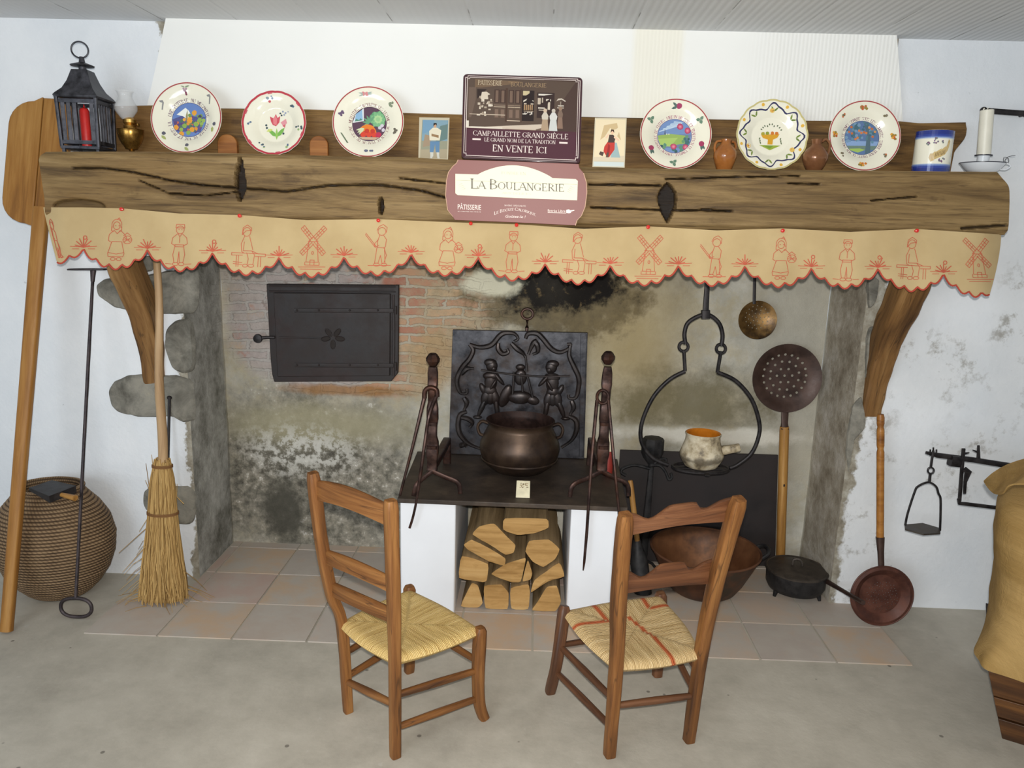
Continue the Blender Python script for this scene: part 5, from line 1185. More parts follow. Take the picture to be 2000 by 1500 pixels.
# ------------------------------------------------------------------ left side
def holed_disc(R, holes, rh, zf, c, X, Yv, N, seg=64, hseg=10, th=.002):
    vs = [(R*cos(2*pi*i/seg), R*sin(2*pi*i/seg)) for i in range(seg)]; ed = [(i, (i+1) % seg) for i in range(seg)]
    for hx, hy in holes:
        o = len(vs); vs += [(hx+rh*cos(2*pi*i/hseg), hy+rh*sin(2*pi*i/hseg)) for i in range(hseg)]; ed += [(o+i, o+(i+1) % hseg) for i in range(hseg)]
    nr = 9
    for j in range(1, nr):
        r = R*j/nr; k = max(6, int(seg*j/nr))
        for i in range(k):
            x, y = r*cos(2*pi*i/k+j), r*sin(2*pi*i/k+j)
            if all(math.hypot(x-hx, y-hy) > rh*1.5 for hx, hy in holes): vs.append((x, y))
    v2, _, f2, *_r = delaunay_2d_cdt([V3(p).to_2d() if False else __import__('mathutils').Vector(p) for p in vs], ed, [], 0, 1e-6)
    fs = []
    for f in f2:
        cx = sum(v2[i].x for i in f)/len(f); cy = sum(v2[i].y for i in f)/len(f)
        if math.hypot(cx, cy) < R and all(math.hypot(cx-hx, cy-hy) > rh*.97 for hx, hy in holes): fs.append(tuple(f))
    return [c+X*p.x+Yv*p.y+N*zf(math.hypot(p.x, p.y)/R) for p in v2], fs
def build_left():
    M = MT
    # baker's peel
    foot = G(15, 1233, .0); foot = V3((foot.x, foot.y, .002)); top = P(101, 194, -.022); ax = (top-foot).normalized(); N = V3((0, -1, 0)); N = (N-ax*N.dot(ax)).normalized(); X = ax.cross(N)
    X = -X if X.x < 0 else X
    L = (top-foot).length; root = thing('baker_peel', 'long wooden baker\'s peel with a wide blade leaning on the wall at the far left', 'baker peel', foot)
    k = mpp(90, 300, -.06); s0 = L-(P(85, 440, -.12)-P(101, 194, -.022)).length
    def loc(x, s): return foot+ax*s+X*x
    xl, xr = -76*k, 43*k
    def side(xa, xb, rl, rr):
        o = []
        def corner(cx, cy, r, a0): return [(cx+r*cos(radians(a0+90*i/6)), cy+r*sin(radians(a0+90*i/6))) for i in range(7)]
        r1 = 46*k
        if rr: o += [(xb, s0+.04), (xb, L-.02), (xb-.02, L)]
        else: o += [(xb, s0-.01), (xb, L+.004)]
        if rl: o += corner(xa+r1, L-.004-r1*1.1, r1, 90)[0:]+corner(xa+r1, s0+r1, r1*1.0, 180)[0:]
        else: o += [(xa, L), (xa, s0-.01)]
        return o
    b = MB()
    for pts in (side(xl, -.026, 1, 0), side(-.0225, xr, 0, 1)):
        v = [loc(x, s)+N*.012 for x, s in pts]; b.prism(v, -N*.020, g=[V3((s, x, 0)) for x, s in pts]+[V3((s, x, .02)) for x, s in pts])
    mk('blade', b, M['peel'], parent=root, bevel=.004)
    b = MB(); n = 24; b.sweep([loc(0, .001+(s0+.06)*i/n)+N*.006 for i in range(n+1)], [lerp(.040, .056, i/n) for i in range(n+1)], [lerp(.034, .034, i/n) for i in range(n+1)], up=N, e=3.2, seg=18); mk('handle', b, M['peel'], parent=root)
    # oven rake
    f0 = G(150, 1209); f0 = V3((f0.x, f0.y, .006)); t0 = P(182, 528, -.09); root = thing('oven_rake', 'long thin iron rake with an oval ring handle leaning on the left wall', 'rake', f0)
    k = mpp(150, 1190, f0.y); ax = (t0-f0).normalized(); zr = f0+V3((0, .006, .076))
    b = MB(); b.sweep([zr.lerp(t0, i/20) for i in range(21)], .011, .011, e=3, seg=10, jit=.001); b.sweep([zr.lerp(t0, .965), t0], [.012, .020], [.012, .016], e=3); mk('shaft', b, M['rod_iron'], parent=root)
    b = MB(); cr = f0+V3((.0, .003, .039)); b.tube([cr+V3((.058*math.copysign(abs(cos(t))**.75, cos(t)), .003*sin(t), .036*math.copysign(abs(sin(t))**.9, sin(t)))) for t in [2*pi*i/40 for i in range(40)]], .0066, closed=True, seg=10); mk('ring_handle', b, M['rod_iron'], parent=root)
    a, e_ = P(136, 526, -.09), P(206, 526, -.09); b = MB(); b.sweep([a, a.lerp(e_, .3), a.lerp(e_, .7), e_], [.035, .045, .045, .035], [.006, .008, .008, .006], up=(0, 0, 1), e=3); mk('scraper_blade', b, M['rod_iron'], parent=root)
    # coiled straw basket
    c0 = G(112, 1168); yc = -.178; prof = [(1172, 50), (1165, 60), (1150, 76), (1125, 94), (1095, 106), (1062, 110), (1030, 103), (1005, 88), (985, 70), (974, 60)]
    pr, _ = LP(112, yc, prof); z0 = pr[0][1]; pr = [(r, (z-z0)) for r, z in pr]; H = pr[-1][1]; c = V3((P(112, 1100, yc).x, yc, .002))
    full = [(1e-5, 0)]+pr+[(pr[-1][0]+.006, H+.006), (pr[-1][0]+.004, H+.016), (pr[-1][0]-.008, H+.018), (pr[-1][0]-.014, H), (pr[-1][0]-.002, H-.05), (.12, H-.14), (1e-5, H-.16)]
    fine = []
    for (r0, a0), (r1, a1) in zip(full, full[1:]): fine += [(lerp(r0, r1, i/14), lerp(a0, a1, i/14)) for i in range(14)]
    fine.append(full[-1]); fine = [(max(r+.0012*sin(z*2*pi*80), 1e-5), z) for r, z in fine]
    b = MB(); b.lathe(fine, c, 72, sx=1.0, sy=.80); o = mk('straw_basket', b, M['straw'], loc=c); tag(o, 'round-bellied coiled straw basket standing behind the peel handle', 'basket')
    zt = c.z+H+.018
    # folded iron scoop on the basket
    root = thing('coal_scoop', 'dark iron hand scoop with a short wooden handle lying on the straw basket', 'scoop', V3((c.x, c.y, zt)))
    A, Bp, Cp, D = G(57, 953, zt+.022), G(101, 938, zt+.03), G(148, 949, zt+.03), G(96, 969, zt+.022)
    b = MB(); b.add([A, Bp, Cp, D, A-V3((0, 0, .003)), Bp-V3((0, 0, .003)), Cp-V3((0, 0, .003)), D-V3((0, 0, .003))], [(0, 1, 2, 3), (7, 6, 5, 4), (0, 4, 5, 1), (1, 5, 6, 2), (2, 6, 7, 3), (3, 7, 4, 0)])
    q = V3((0, 0, -.028)); b.add([D, Cp, Cp+q, D+q*.9, A, A+q*.35], [(0, 1, 2, 3), (4, 0, 3, 5)]); mk('scoop_plate', b, M['iron'], parent=root, solid=.002)
    b = MB(); p0 = D.lerp(Cp, .45)+q*.45; p1 = G(147, 973, zt+.012); b.sweep([p0, p0.lerp(p1, .5), p1], [.016, .020, .022], e=2, seg=14); mk('handle', b, M['handle'], parent=root)
    # twig broom
    fb = G(322, 1172); root = thing('twig_broom', 'besom broom of tan twigs with a wooden stick standing by the left jamb', 'broom', V3((fb.x, fb.y, 0)))
    tp = P(306.5, 470, -.115); tp = V3((tp.x, -.115, 1.42)); neck = V3(P(317, 900, lerp(fb.y, -.115, .35)))
    b = MB(); n = 22; p0 = neck-(tp-neck).normalized()*.10
    b.sweep([p0.lerp(tp, i/n)+V3((.004*sin(i*.5), 0, 0)) for i in range(n+1)], [lerp(.038, .024, i/n) for i in range(n+1)], e=2, seg=14, jit=.0015); mk('stick', b, M['broomstick'], parent=root)
    rng = random.Random(11); b = MB(); bot = V3((fb.x, fb.y-.01, .004)); axn = (neck-bot).normalized()
    def env(t):  # radius along the head: 0 at the bottom, 1 at the neck
        return interp([(0, .098), (.12, .092), (.3, .078), (.5, .064), (.62, .056), (.64, .055), (.85, .047), (.97, .034), (1, .030)], t)
    Lh = (neck-bot).length
    def headpt(t, a, q): r = env(t)*q; return bot+axn*(Lh*t)+V3((r*cos(a), r*.62*sin(a), 0))
    for i in range(430):
        a = rng.uniform(0, 2*pi); q = rng.uniform(.82, 1.0) if i > 60 else rng.uniform(.2, .8); t0 = rng.choice([rng.uniform(-.0, .10), rng.uniform(0, .05)]); t1 = rng.uniform(.9, 1.02); a2 = a+rng.uniform(-.5, .5)
        pts = [headpt(max(lerp(t0, t1, j/7), .0), lerp(a2, a, j/7)+.07*sin(j*2+i), q*(1+.03*nz((i, j, 0), .7))) for j in range(8)]
        pts = [V3((p.x, p.y, max(p.z, .004))) for p in pts]; s = rng.uniform(.75, 1.15)
        b.tube(pts, [.0016*1.0]+[.0021]*5+[.0024, .002], seg=4, col=(s, s*.98, s*.92, 1))
    b.lathe([(env(t)*.84, Lh*t) for t in (.02, .12, .3, .5, .64, .85, .97)], bot, 24, ax=axn, sy=.62, col=(.7, .66, .6, 1)); mk('twigs', b, M['twig'], parent=root)
    for i in range(34):   # stray twigs
        b = MB()
        a = rng.uniform(pi*.8, pi*1.25) if i < 16 else rng.uniform(0, 2*pi); t = rng.uniform(.05, .45) if i < 20 else rng.uniform(0, .15); p = headpt(t, a, .95); L = rng.uniform(.06, .15)
        d = (V3((cos(a), .4*sin(a), -.9 if t < .5 else .5))).normalized(); e_ = p+d*L; e_.z = max(e_.z, .005); m_ = p.lerp(e_, .5)+V3((rng.uniform(-.008, .008), 0, rng.uniform(-.01, .01)))
        b.tube([p, m_, e_], [.0016, .0012, .0008], seg=4, col=(.75, .7, .66, 1)); mk('stray_twig', b, M['twig'], parent=root)
    for u0, v0, u1, v1 in ((292, 955, 285, 905), (300, 920, 296, 888), (295, 965, 284, 938), (345, 970, 346, 945), (288, 1030, 232, 1080), (290, 1010, 272, 1038)):
        b = MB(); b.tube([P(u0+14, v0+14, fb.y+.03), P(u0, v0, fb.y+.03), P(u1, v1, fb.y+.02)], [.002, .0018, .001], seg=5, col=(.7, .66, .6, 1)); mk('stray_twig', b, M['twig'], parent=root)
    for t in (.635, .965):
        b = MB(); 
        for dz in (-.003, .003): b.tube([bot+axn*(Lh*t+dz)+V3(((env(t)+.003)*cos(2*pi*i/28), (env(t)*.62+.003)*sin(2*pi*i/28), 0)) for i in range(28)], .0028, closed=True, seg=6)
        mk('binding', b, M['cord'], parent=root)
    # thin poker behind the broom
    p1 = P(331, 777, -.02); p0 = V3((p1.x+.0, -.12, .002)); p0.x = PX(323, 960, p1.x).x-.02; b = MB(); root = thing('poker', 'thin black iron poker standing behind the twig broom', 'poker', p0)
    b.tube([p0.lerp(p1, i/8) for i in range(9)], .0058, seg=8); mk('rod', b, M['iron'], parent=root); b = MB(); b.lathe([(.003, -.006), (.009, -.004), (.010, .003), (.006, .008), (0, .009)], p1, 14); mk('knob', b, M['iron'], parent=root)

# ------------------------------------------------------------------ inside the fireplace
def build_niche():
    M = MT
    # oven door
    YD = NB-.012; q = lambda u, v, d=0.: P(u, v, YD-d)
    root = thing('bread_oven', 'black iron bread-oven front with a clover vent set in the brick back wall', 'oven', q(655, 745))
    b = MB(); o = [q(522, 554), q(780, 556), q(779, 705), q(778, 728), q(765, 744), q(537, 745), q(533, 730), q(530, 700)]; b.prism([p-V3((0, .012, 0)) for p in o], (0, .020, 0)); mk('frame', b, M['door_iron'], parent=root, bevel=.003)
    b = MB(); b.prism([q(u, v, .024) for u, v in ((534, 572), (762, 574), (761, 734), (542, 736))], (0, .013, 0)); dr = mk('door', b, M['door_iron'], parent=root, bevel=.002)
    b = MB()
    for v in (559, 569): b.sweep([q(526, v, .014), q(650, v+.5, .014), q(772, v+1, .014)], .007, .007, e=2, seg=8)
    b.sweep([q(768, 576, .016), q(769, 650, .016), q(768, 734, .016)], .010, .006, up=(0, -1, 0), e=4); mk('moulding', b, M['door_iron'], parent=dr)
    for v0, v1 in ((601, 611), (707, 719)):
        b = MB(); vm = (v0+v1)/2; b.sweep([q(575, vm, .026), q(660, vm+.5, .026), q(768, vm+1, .026)], .018, .004, up=(0, -1, 0), e=6); mk('hinge_strap', b, M['door_iron'], parent=dr)
        for u in (580, 623, 683, 738):
            b = MB(); b.ell(q(u, vm, .029), (.0045, 0, 0), (0, .003, 0), (0, 0, .0045), 10, 6); mk('rivet', b, M['door_iron'], parent=dr)
    b = MB()
    for v in (606, 716): b.tube([q(772, v-8, .02), q(772, v+8, .02)], .006)
    mk('hinge_pin', b, M['door_iron'], parent=root)
    # clover: raised loops round solid pads, coloured dark as the openings' shade
    cx, cy = 650, 660
    for a in (-38, 38, 98, 180, 262):
        t = radians(a); b = MB(); ex, ey = cx+14*sin(t), cy-13*cos(t)+0
        pts = [q(ex+(9*cos(s))*sin(t)+4.5*sin(s)*cos(t), ey-(9*cos(s))*cos(t)+4.5*sin(s)*sin(t), .026) for s in [2*pi*i/14 for i in range(14)]]
        b.prism(pts, (0, .0025, 0)); mk('vent_shade_pad', b, M['hole_shade'], parent=dr)
        b = MB(); b.tube([p-V3((0, .001, 0)) for p in pts], .0016, closed=True, seg=6); mk('vent_rim', b, M['door_iron'], parent=dr)
    b = MB(); b.sweep([q(536, 659, .03), q(522, 659, .036), q(510, 660, .042)], [.012, .013, .014], e=3); b.lathe([(.0, -.008), (.018, -.006), (.020, 0), (.018, .010), (.006, .013), (0, .013)], q(504, 661, .042), 20, ax=(0, -1, 0)); mk('latch_handle', b, M['iron'], parent=root)
    b = MB(); b.sweep([q(545, 659, .0245), q(600, 660, .0245), q(640, 661, .0245)], .007, .003, up=(0, -1, 0), e=4); mk('latch_bar', b, M['door_iron'], parent=dr)
    # raised hearth: iron slab on two white pillars
    c = P(1000, 980, -.25); root = thing('raised_hearth', 'raised hearth of a dark iron slab on two whitewashed pillars in the fireplace', 'hearth', V3((-.055, .05, 0)))
    b = MB(); ol = [V3((-.482, -.25, .474)), V3((.369, -.25, .474)), V3((.392, .345, .474)), V3((-.50, .345, .474))]; b.prism(ol, (0, 0, -.018)); mk('slab', b, M['slab'], parent=root, bevel=.003)
    for x0, x1 in ((-.474, -.266), (.163, .362)):
        b = MB(); b.box(((x0+x1)/2, .055, .2295), (x1-x0, .58, .453)); mk('pillar', b, M['wall_pillar'], parent=root, bevel=.006)
    # firewood
    logs = [('split log at the top of the firewood stack under the slab', [(890, 525), (1245, 530), (1252, 605), (1130, 650), (1000, 662), (885, 620)], .00), ('rounded split log left of the top log', [(640, 655), (700, 590), (820, 565), (900, 650), (992, 740), (975, 800), (915, 822), (800, 745)], -.01),
            ('thin flat split log slanting below the rounded left log', [(578, 735), (640, 690), (790, 765), (915, 845), (905, 905), (780, 868), (610, 775)], .0), ('broad log on the right of the firewood stack below the top log', [(1060, 790), (1090, 700), (1250, 690), (1338, 770), (1300, 850), (1205, 915), (1120, 870)], .01),
            ('large wedge log on the left edge of the firewood stack', [(560, 812), (782, 882), (765, 1020), (740, 1030), (500, 1000)], -.02), ('dark centre log in the middle of the firewood stack', [(920, 880), (1072, 832), (1060, 900), (1030, 1030), (950, 1030), (790, 968), (830, 935)], .01),
            ('narrow cracked log right beside the dark centre log', [(1085, 850), (1120, 960), (1105, 1010), (1040, 1025), (1060, 930)], .015), ('triangular log on the right edge of the firewood stack', [(1335, 865), (1398, 985), (1240, 1022), (1100, 1118), (1128, 1015)], -.01),
            ('leftmost log in the bottom row of firewood', [(645, 1030), (695, 1050), (735, 1190), (695, 1285), (548, 1285)], -.01), ('second log from the left in the bottom row of firewood', [(735, 1050), (880, 1042), (937, 1110), (930, 1302), (745, 1290)], -.015),
            ('third log from the left in the bottom row of firewood', [(942, 1070), (1092, 1042), (1102, 1100), (1090, 1282), (948, 1286)], -.01), ('rightmost log in the bottom row of firewood', [(1232, 1060), (1312, 1050), (1348, 1180), (1300, 1318), (1105, 1290), (1160, 1180)], -.015)]
    rng = random.Random(9)
    for i, (lab, pts, dy) in enumerate(logs):
        Y = -.165+dy; pp = [P(760+x/4, 880+y/4, Y) for x, y in pts]; cen = sum(pp, V3())/len(pp); pp = [cen+(p-cen)*.985 for p in pp]
        zmin = min(p.z for p in pp)
        if i >= 8: pp = [p+V3((0, 0, max(0, .006-p.z))) for p in pp]
        pp = [V3((min(max(p.x, -.258), .156), p.y, p.z)) for p in pp]
        dense = []
        for j in range(len(pp)):
            for kx in range(4): dense.append(pp[j].lerp(pp[(j+1) % len(pp)], kx/4))
        n = len(dense); dense = [(dense[j-1]+dense[j]*4+dense[(j+1) % n])/6 for j in range(n)]
        b = MB(); ln = rng.uniform(.36, .42); vs = []; gs = []
        cc = sum(dense, V3())/n
        front = [cc+V3((0, -.004, 0))]+[cc.lerp(p, .55)+V3((0, -.003+.006*nz(p, 30, i), 0)) for p in dense]+[p+V3((0, .004*nz(p, 40, i), 0)) for p in dense]
        ro = V3((rng.random()*9, rng.random()*9, 0))
        b.add(front, [(0, 1+j, 1+(j+1) % n) for j in range(n)]+[(1+j, 1+n+j, 1+n+(j+1) % n, 1+(j+1) % n) for j in range(n)], [ro+V3((p.x*.6, p.z, p.y)) for p in front])
        mk_o = thing('split_log', lab, 'log', V3((cc.x, Y, min(p.z for p in dense))), 'firewood under the raised hearth')
        mk('cut_end', b, M['log_end'], parent=mk_o, ang=60)
        b = MB(); vs = []; gs = []
        for s in range(7):
            for p in dense: w_ = V3((.004*nz(p, 12, s), 0, .003*nz(p, 12, s+3))); vs.append(p+V3((0, ln*s/6+(.004*nz(p, 40, i) if s == 0 else 0), 0))+(w_*.0 if s == 0 else w_*.6)); gs.append(ro+V3((ln*s/6, p.x, p.z)))
        b.add(vs, [(s*n+j, s*n+(j+1) % n, (s+1)*n+(j+1) % n, (s+1)*n+j) for s in range(6) for j in range(n)]+[tuple(6*n+j for j in range(n))], gs); mk('split_side', b, M['log_bark'], parent=mk_o, ang=40)
    # fireback
    Y0, Y1 = .318, .332; zb = .476
    def fb(u, v, d=0.): return P(u, v, Y0-d)
    root = thing('fireback', 'cast-iron fireback with two relief figures carrying a load on a pole', 'fireback', P(1010, 895, Y0))
    b = MB(); o = [fb(884, 644), fb(1148, 650), fb(1141, 897), fb(876, 891)]; 
    for p in o[2:]: p.z = zb
    b.prism(o, (0, .022, 0)); mk('plate', b, M['cast_iron'], parent=root, bevel=.002)
    b = MB(); o2 = [(1134, 652), (1146, 652), (1139, 893), (1131, 893)]; b.prism([fb(u, v, .006) for u, v in o2], (0, .006, 0)); mk('border', b, M['cast_iron'], parent=root, bevel=.002)
    def z7(x, y): return 780+x/3.572, 580+y/3.572
    def scroll(pts, r, nm='scrollwork', taper=True, mir=False):
        pp = []
        for x, y in pts:
            u, v = z7(x, y); pp.append(fb(u, v, .004))
        pp = bez(pp, 7); n = len(pp); b = MB(); b.tube(pp, [r*(.55+.45*sin(pi*min(1, (i/(n-1))*1.15+.08)) if taper else 1) for i in range(n)], seg=8); mk(nm, b, M['cast_dark'], parent=root)
    for pts in ([(490, 330), (560, 350), (640, 335), (700, 270), (740, 250), (800, 255), (828, 290), (800, 310)], [(490, 330), (515, 370), (490, 430), (440, 490), (405, 560), (405, 620), (430, 670), (470, 670), (470, 640)], [(430, 540), (470, 500), (520, 500)],
                [(690, 320), (690, 360), (720, 395), (760, 385), (750, 360)], [(880, 290), (900, 255), (960, 255), (1000, 290), (1060, 360), (1120, 385), (1180, 360), (1195, 330), (1170, 330)], [(1190, 340), (1185, 410), (1215, 480), (1250, 560), (1250, 630), (1230, 700), (1185, 705), (1180, 680)],
                [(930, 310), (960, 330), (965, 380), (930, 400)], [(470, 800), (425, 820), (410, 890), (425, 960), (480, 1020), (560, 1055), (600, 1055)], [(1180, 830), (1230, 860), (1235, 930), (1200, 1000), (1130, 1050)], [(450, 700), (470, 740), (450, 790)], [(1200, 720), (1215, 770), (1190, 820)], [(430, 840), (480, 850), (510, 880), (490, 910)], [(420, 1040), (450, 1030), (470, 1045)],
                [(780, 320), (820, 360), (860, 390), (880, 420)], [(960, 300), (930, 330), (900, 400)]):
        scroll(pts, .0125)
    b = MB()
    pp = [fb(*z7(x, y), .010) for x, y in ((570, 510), (700, 530), (850, 548), (1000, 555), (1190, 552))]; b.tube(pp, .0045, seg=8); mk('carrying_pole', b, M['cast_dark'], parent=root)
    def el(b, x, y, rx, ry, d=.010, rot=0):
        u, v = z7(x, y); c_ = fb(u, v, .0); k = .00061; t = radians(rot); b.ell(c_, (rx*k*cos(t), 0, rx*k*sin(t)), (0, d, 0), (-ry*k*sin(t), 0, ry*k*cos(t)), 14, 8)
    for sgn, x0, y0 in ((1, 645, 480), (-1, 1060, 490)):
        b = MB(); X = lambda dx: x0+sgn*dx
        el(b, X(0), y0, 42, 46, .014); el(b, X(14), y0+18, 24, 26, .017); el(b, X(-10), y0-22, 46, 30, .013)
        el(b, X(-4), y0+72, 60, 34, .012); el(b, X(-8), y0+112, 46, 74, .012); el(b, X(-14), y0+176, 50, 46, .012); el(b, X(-40), y0+218, 36, 66, .011, -16*sgn); el(b, X(-10), y0+214, 34, 62, .012); el(b, X(18), y0+218, 34, 64, .011, 16*sgn)
        el(b, X(50), y0+90, 16, 62, .014, 40*sgn); el(b, X(10), y0+130, 16, 54, .017, -30*sgn); el(b, X(-62), y0+160, 22, 46, .011, 25*sgn)
        el(b, X(-66), y0+284, 20, 84, .011, -22*sgn); el(b, X(34), y0+288, 19, 84, .011, 8*sgn); el(b, X(-100), y0+358, 34, 14, .010); el(b, X(58), y0+362, 34, 14, .010)
        mk('relief_figure', b, M['cast_dark'], parent=root, ang=60)
    b = MB(); el(b, 840, 700, 90, 50, .016); el(b, 930, 720, 50, 34, .013, -20); el(b, 740, 690, 40, 90, .010, -20); el(b, 845, 560, 46, 60, .010); el(b, 845, 490, 34, 24, .010)
    for s in ((800, 520, 790, 680), (850, 530, 860, 660), (890, 540, 930, 700), (880, 410, 890, 520)):
        b.tube([fb(*z7(s[0], s[1]), .006), fb(*z7(s[2], s[3]), .008)], .0055, seg=8)
    mk('relief_load', b, M['cast_dark'], parent=root, ang=60)
    # hook ring on the back wall above the fireback
    b = MB(); cc = P(1030, 613, NB-.018); root = thing('wall_hook', 'rusty iron ring hook on the sooty wall above the fireback', 'hook', cc); b.tube([cc+V3((.024*cos(t), 0, .022*sin(t))) for t in [2*pi*i/20 for i in range(20)]], .006, closed=True, seg=8); mk('ring', b, M['rust_iron'], parent=root)
    b = MB(); b.sweep([cc+V3((0, .004, -.02)), cc+V3((0, .006, -.06)), cc+V3((0, -.0, -.085))], [.02, .016, .010], e=3); b.tube([cc+V3((0, .0, .022)), cc+V3((0, .018, .022))], .006); mk('shank', b, M['rust_iron'], parent=root)
    # cauldron
    c = V3((-.040, .105, .4755)); root = thing('cauldron', 'round bronze cauldron standing on the iron slab before the fireback', 'cauldron', c)
    R = .165; pr = [(1e-5, 0), (.06, .002), (.105, .016), (.140, .045), (R*.965, .080), (R, .105), (R*.985, .128), (.148, .165), (.134, .192), (.130, .202), (.138, .220), (.141, .224), (.137, .226), (.128, .208), (.126, .196), (.142, .160), (.156, .115), (.130, .045), (.06, .016), (1e-5, .014)]
    b = MB(); b.lathe(pr[:12], c, 64); b.f.pop(); b.m.pop(); mk('body', b, M['bronze'], parent=root, ang=70)
    b = MB(); b.lathe(pr[11:], c, 64); b.f = [f for f in b.f if len(f) == 4]; b.m = b.m[:len(b.f)]; mk('inside', b, M['dark_in'], parent=root, ang=70)
    b = MB(); b.lathe([(R*.93, .060), (R*.957, .063), (R*.94, .068)], c, 64); b.f = [f for f in b.f if len(f) == 4]; b.m = b.m[:len(b.f)]; mk('raised_band', b, M['bronze'], parent=root)
    for s in (-1, 1):
        b = MB(); b.tube(bez([c+V3((s*.131, 0, .205)), c+V3((s*.158, 0, .212)), c+V3((s*.174, 0, .190)), c+V3((s*.166, 0, .160)), c+V3((s*.147, 0, .152))], 6), .0065, seg=8); mk('handle', b, M['bronze'], parent=root)
    # card on the slab
    b = MB(); cy = -.195; w_ = .026; x = P(1021, 972, cy).x
    b.prism([V3((x-w_, cy, .4755)), V3((x+w_, cy, .4755)), V3((x+w_*.97, cy+.035, .530)), V3((x-w_*.97, cy+.035, .530))], (0, .0012, .0006)); b.prism([V3((x-w_*.97, cy+.035, .530)), V3((x+w_*.97, cy+.035, .530)), V3((x+w_, cy+.06, .4755)), V3((x-w_, cy+.06, .4755))], (0, .0012, .0006))
    root = thing('card', 'small cream folded card standing on the iron slab in front of the cauldron', 'card', V3((x, cy, .4755))); mk('folded_card', b, M['paper'], parent=root)
    b = MB(); rng = random.Random(3)
    fcd = lambda a, t: V3((x+w_*a, cy+.035*t-.0012, .4755+.0545*t))
    for kx in range(26): a, t = rng.uniform(-.6, .6), rng.uniform(.58, .84); b.poly([fcd(a, t), fcd(a+.18, t+.01), fcd(a+.16, t+.05), fcd(a+.02, t+.04)], C(*rng.choice([(110, 92, 66), (150, 130, 98), (176, 156, 122)])))
    mk('small_picture', b, M['print'], parent=root, ang=180)
    # andirons
    def andiron(um, vk, fl_, fr, lab, sg=1):
        zs = .4752; a, d = G(*fl_, zs), G(*fr, zs); mid = a.lerp(d, .5); post = V3((P(um, 910, mid.y+.02).x, mid.y+.02, 0))
        root = thing('andiron', lab, 'andiron', V3((post.x, post.y, zs)), 'andirons on the raised hearth')
        zt = lambda v: P(um, v, post.y).z; k = mpp(um, 800, post.y); zbm = zt(918)
        b = MB(); zz = [zt(v) for v in (918, 870, 826, 812, 775, 740, 716)]
        b.sweep([V3((post.x, post.y+.004*sin(i*1.7), z)) for i, z in enumerate([lerp(zbm, zz[-1], j/18) for j in range(19)])], [(13 if (j//3) % 2 else 10.5)*k*2*lerp(1, .72, j/18) for j in range(19)], [.030*lerp(1, .7, j/18) for j in range(19)], up=(0, 1, 0), e=6, seg=16, jit=.002); mk('post', b, M['rust_iron'], parent=root, ang=35)
        b = MB(); zk = zt(vk+12); b.lathe([(.010, -.026), (.014, -.024), (.025, -.006), (.026, .004), (.016, .020), (.010, .024), (0, .024)], V3((post.x, post.y, zk)), 8); mk('faceted_knob', b, M['rust_iron'], parent=root, ang=20)
        for v in (826, 872):
            b = MB(); b.sweep([V3((post.x, post.y-.004, zt(v+3))), V3((post.x, post.y-.004, zt(v-3)))], .038, .036, up=(0, 1, 0), e=5); mk('collar', b, M['rust_iron'], parent=root)
        for f in (a, d):
            b = MB(); s = 1 if f.x > post.x else -1; f2 = V3((f.x, f.y, zs+.004)); top = V3((post.x, post.y, zbm-.004))
            b.sweep(bez([top, top.lerp(f2, .45)+V3((0, 0, .018)), f2+V3((-s*.010, 0, (top.z-f2.z)*.5)), f2], 6), .017, .010, up=(0, 1, 0), e=4, seg=10); mk('foot', b, M['rust_iron'], parent=root)
        b = MB(); b.sweep([V3((post.x, post.y+.01, zbm+.012)), V3((post.x+sg*.012, post.y+.15, zbm+.02)), V3((post.x+sg*.014, post.y+.36, zbm+.012)), V3((post.x+sg*.014, post.y+.375, zs+.002))], .026, .034, up=(1, 0, 0), e=5); mk('log_bar', b, M['rust_iron'], parent=root)
        return root, post, zt
    _, pl_, zl = andiron(844, 690, (808, 970), (899, 966), 'rusty iron andiron with a faceted knob left of the cauldron')
    _, pr_, zr = andiron(1176, 686, (1113, 972), (1228, 970), 'rusty iron andiron with a faceted knob right of the cauldron', -1)
    # fire tongs
    root = thing('fire_tongs', 'long iron fire tongs hung over the left andiron', 'tongs', P(800, 1032, -.268), 'fire tongs on the andirons'); yl = pl_.y-.03
    b = MB(); b.tube(bez([P(829, 778, yl), P(830, 764, yl), P(839, 757, yl), P(852, 761, yl), P(854, 775, yl)], 6), .009, seg=10); mk('bow', b, M['rust_iron'], parent=root)
    b = MB(); b.tube([P(829, 776, yl), P(806, 872, -.262), P(781, 968, -.268)], [.008, .006, .005], seg=8); mk('leg', b, M['rust_iron'], parent=root)
    b = MB(); b.tube(bez([P(852, 774, yl), P(838, 812, yl), P(829, 870, -.262), P(815, 968, -.272), P(807, 1008, -.272), P(800, 1031, -.268)], 5), [.008]*5+[.0065]*10+[.005]*11, seg=8); mk('leg', b, M['rust_iron'], parent=root)
    root = thing('fire_tongs', 'long iron fire tongs hung on the right andiron with one pointed leg', 'tongs', P(1140, 1113, -.275), 'fire tongs on the andirons'); yr = pr_.y-.032
    b = MB(); b.tube([P(1177+11*sin(t), 775-13*cos(t), yr) for t in [2*pi*i/20 for i in range(20)]], .006, closed=True, seg=8); mk('ring', b, M['rust_iron'], parent=root)
    b = MB(); b.tube([P(1166, 782, yr), P(1155, 900, -.268), P(1146, 1040, -.275), P(1141, 1098, -.275), P(1139, 1114, -.275)], [.007, .006, .006, .005, .0025], seg=8); mk('leg', b, M['rust_iron'], parent=root)
    b = MB(); b.tube([P(1188, 782, yr), P(1199, 900, -.268), P(1209, 1000, -.275), P(1212, 1060, -.275)], [.007, .006, .006, .004], seg=8); mk('leg', b, M['rust_iron'], parent=root)
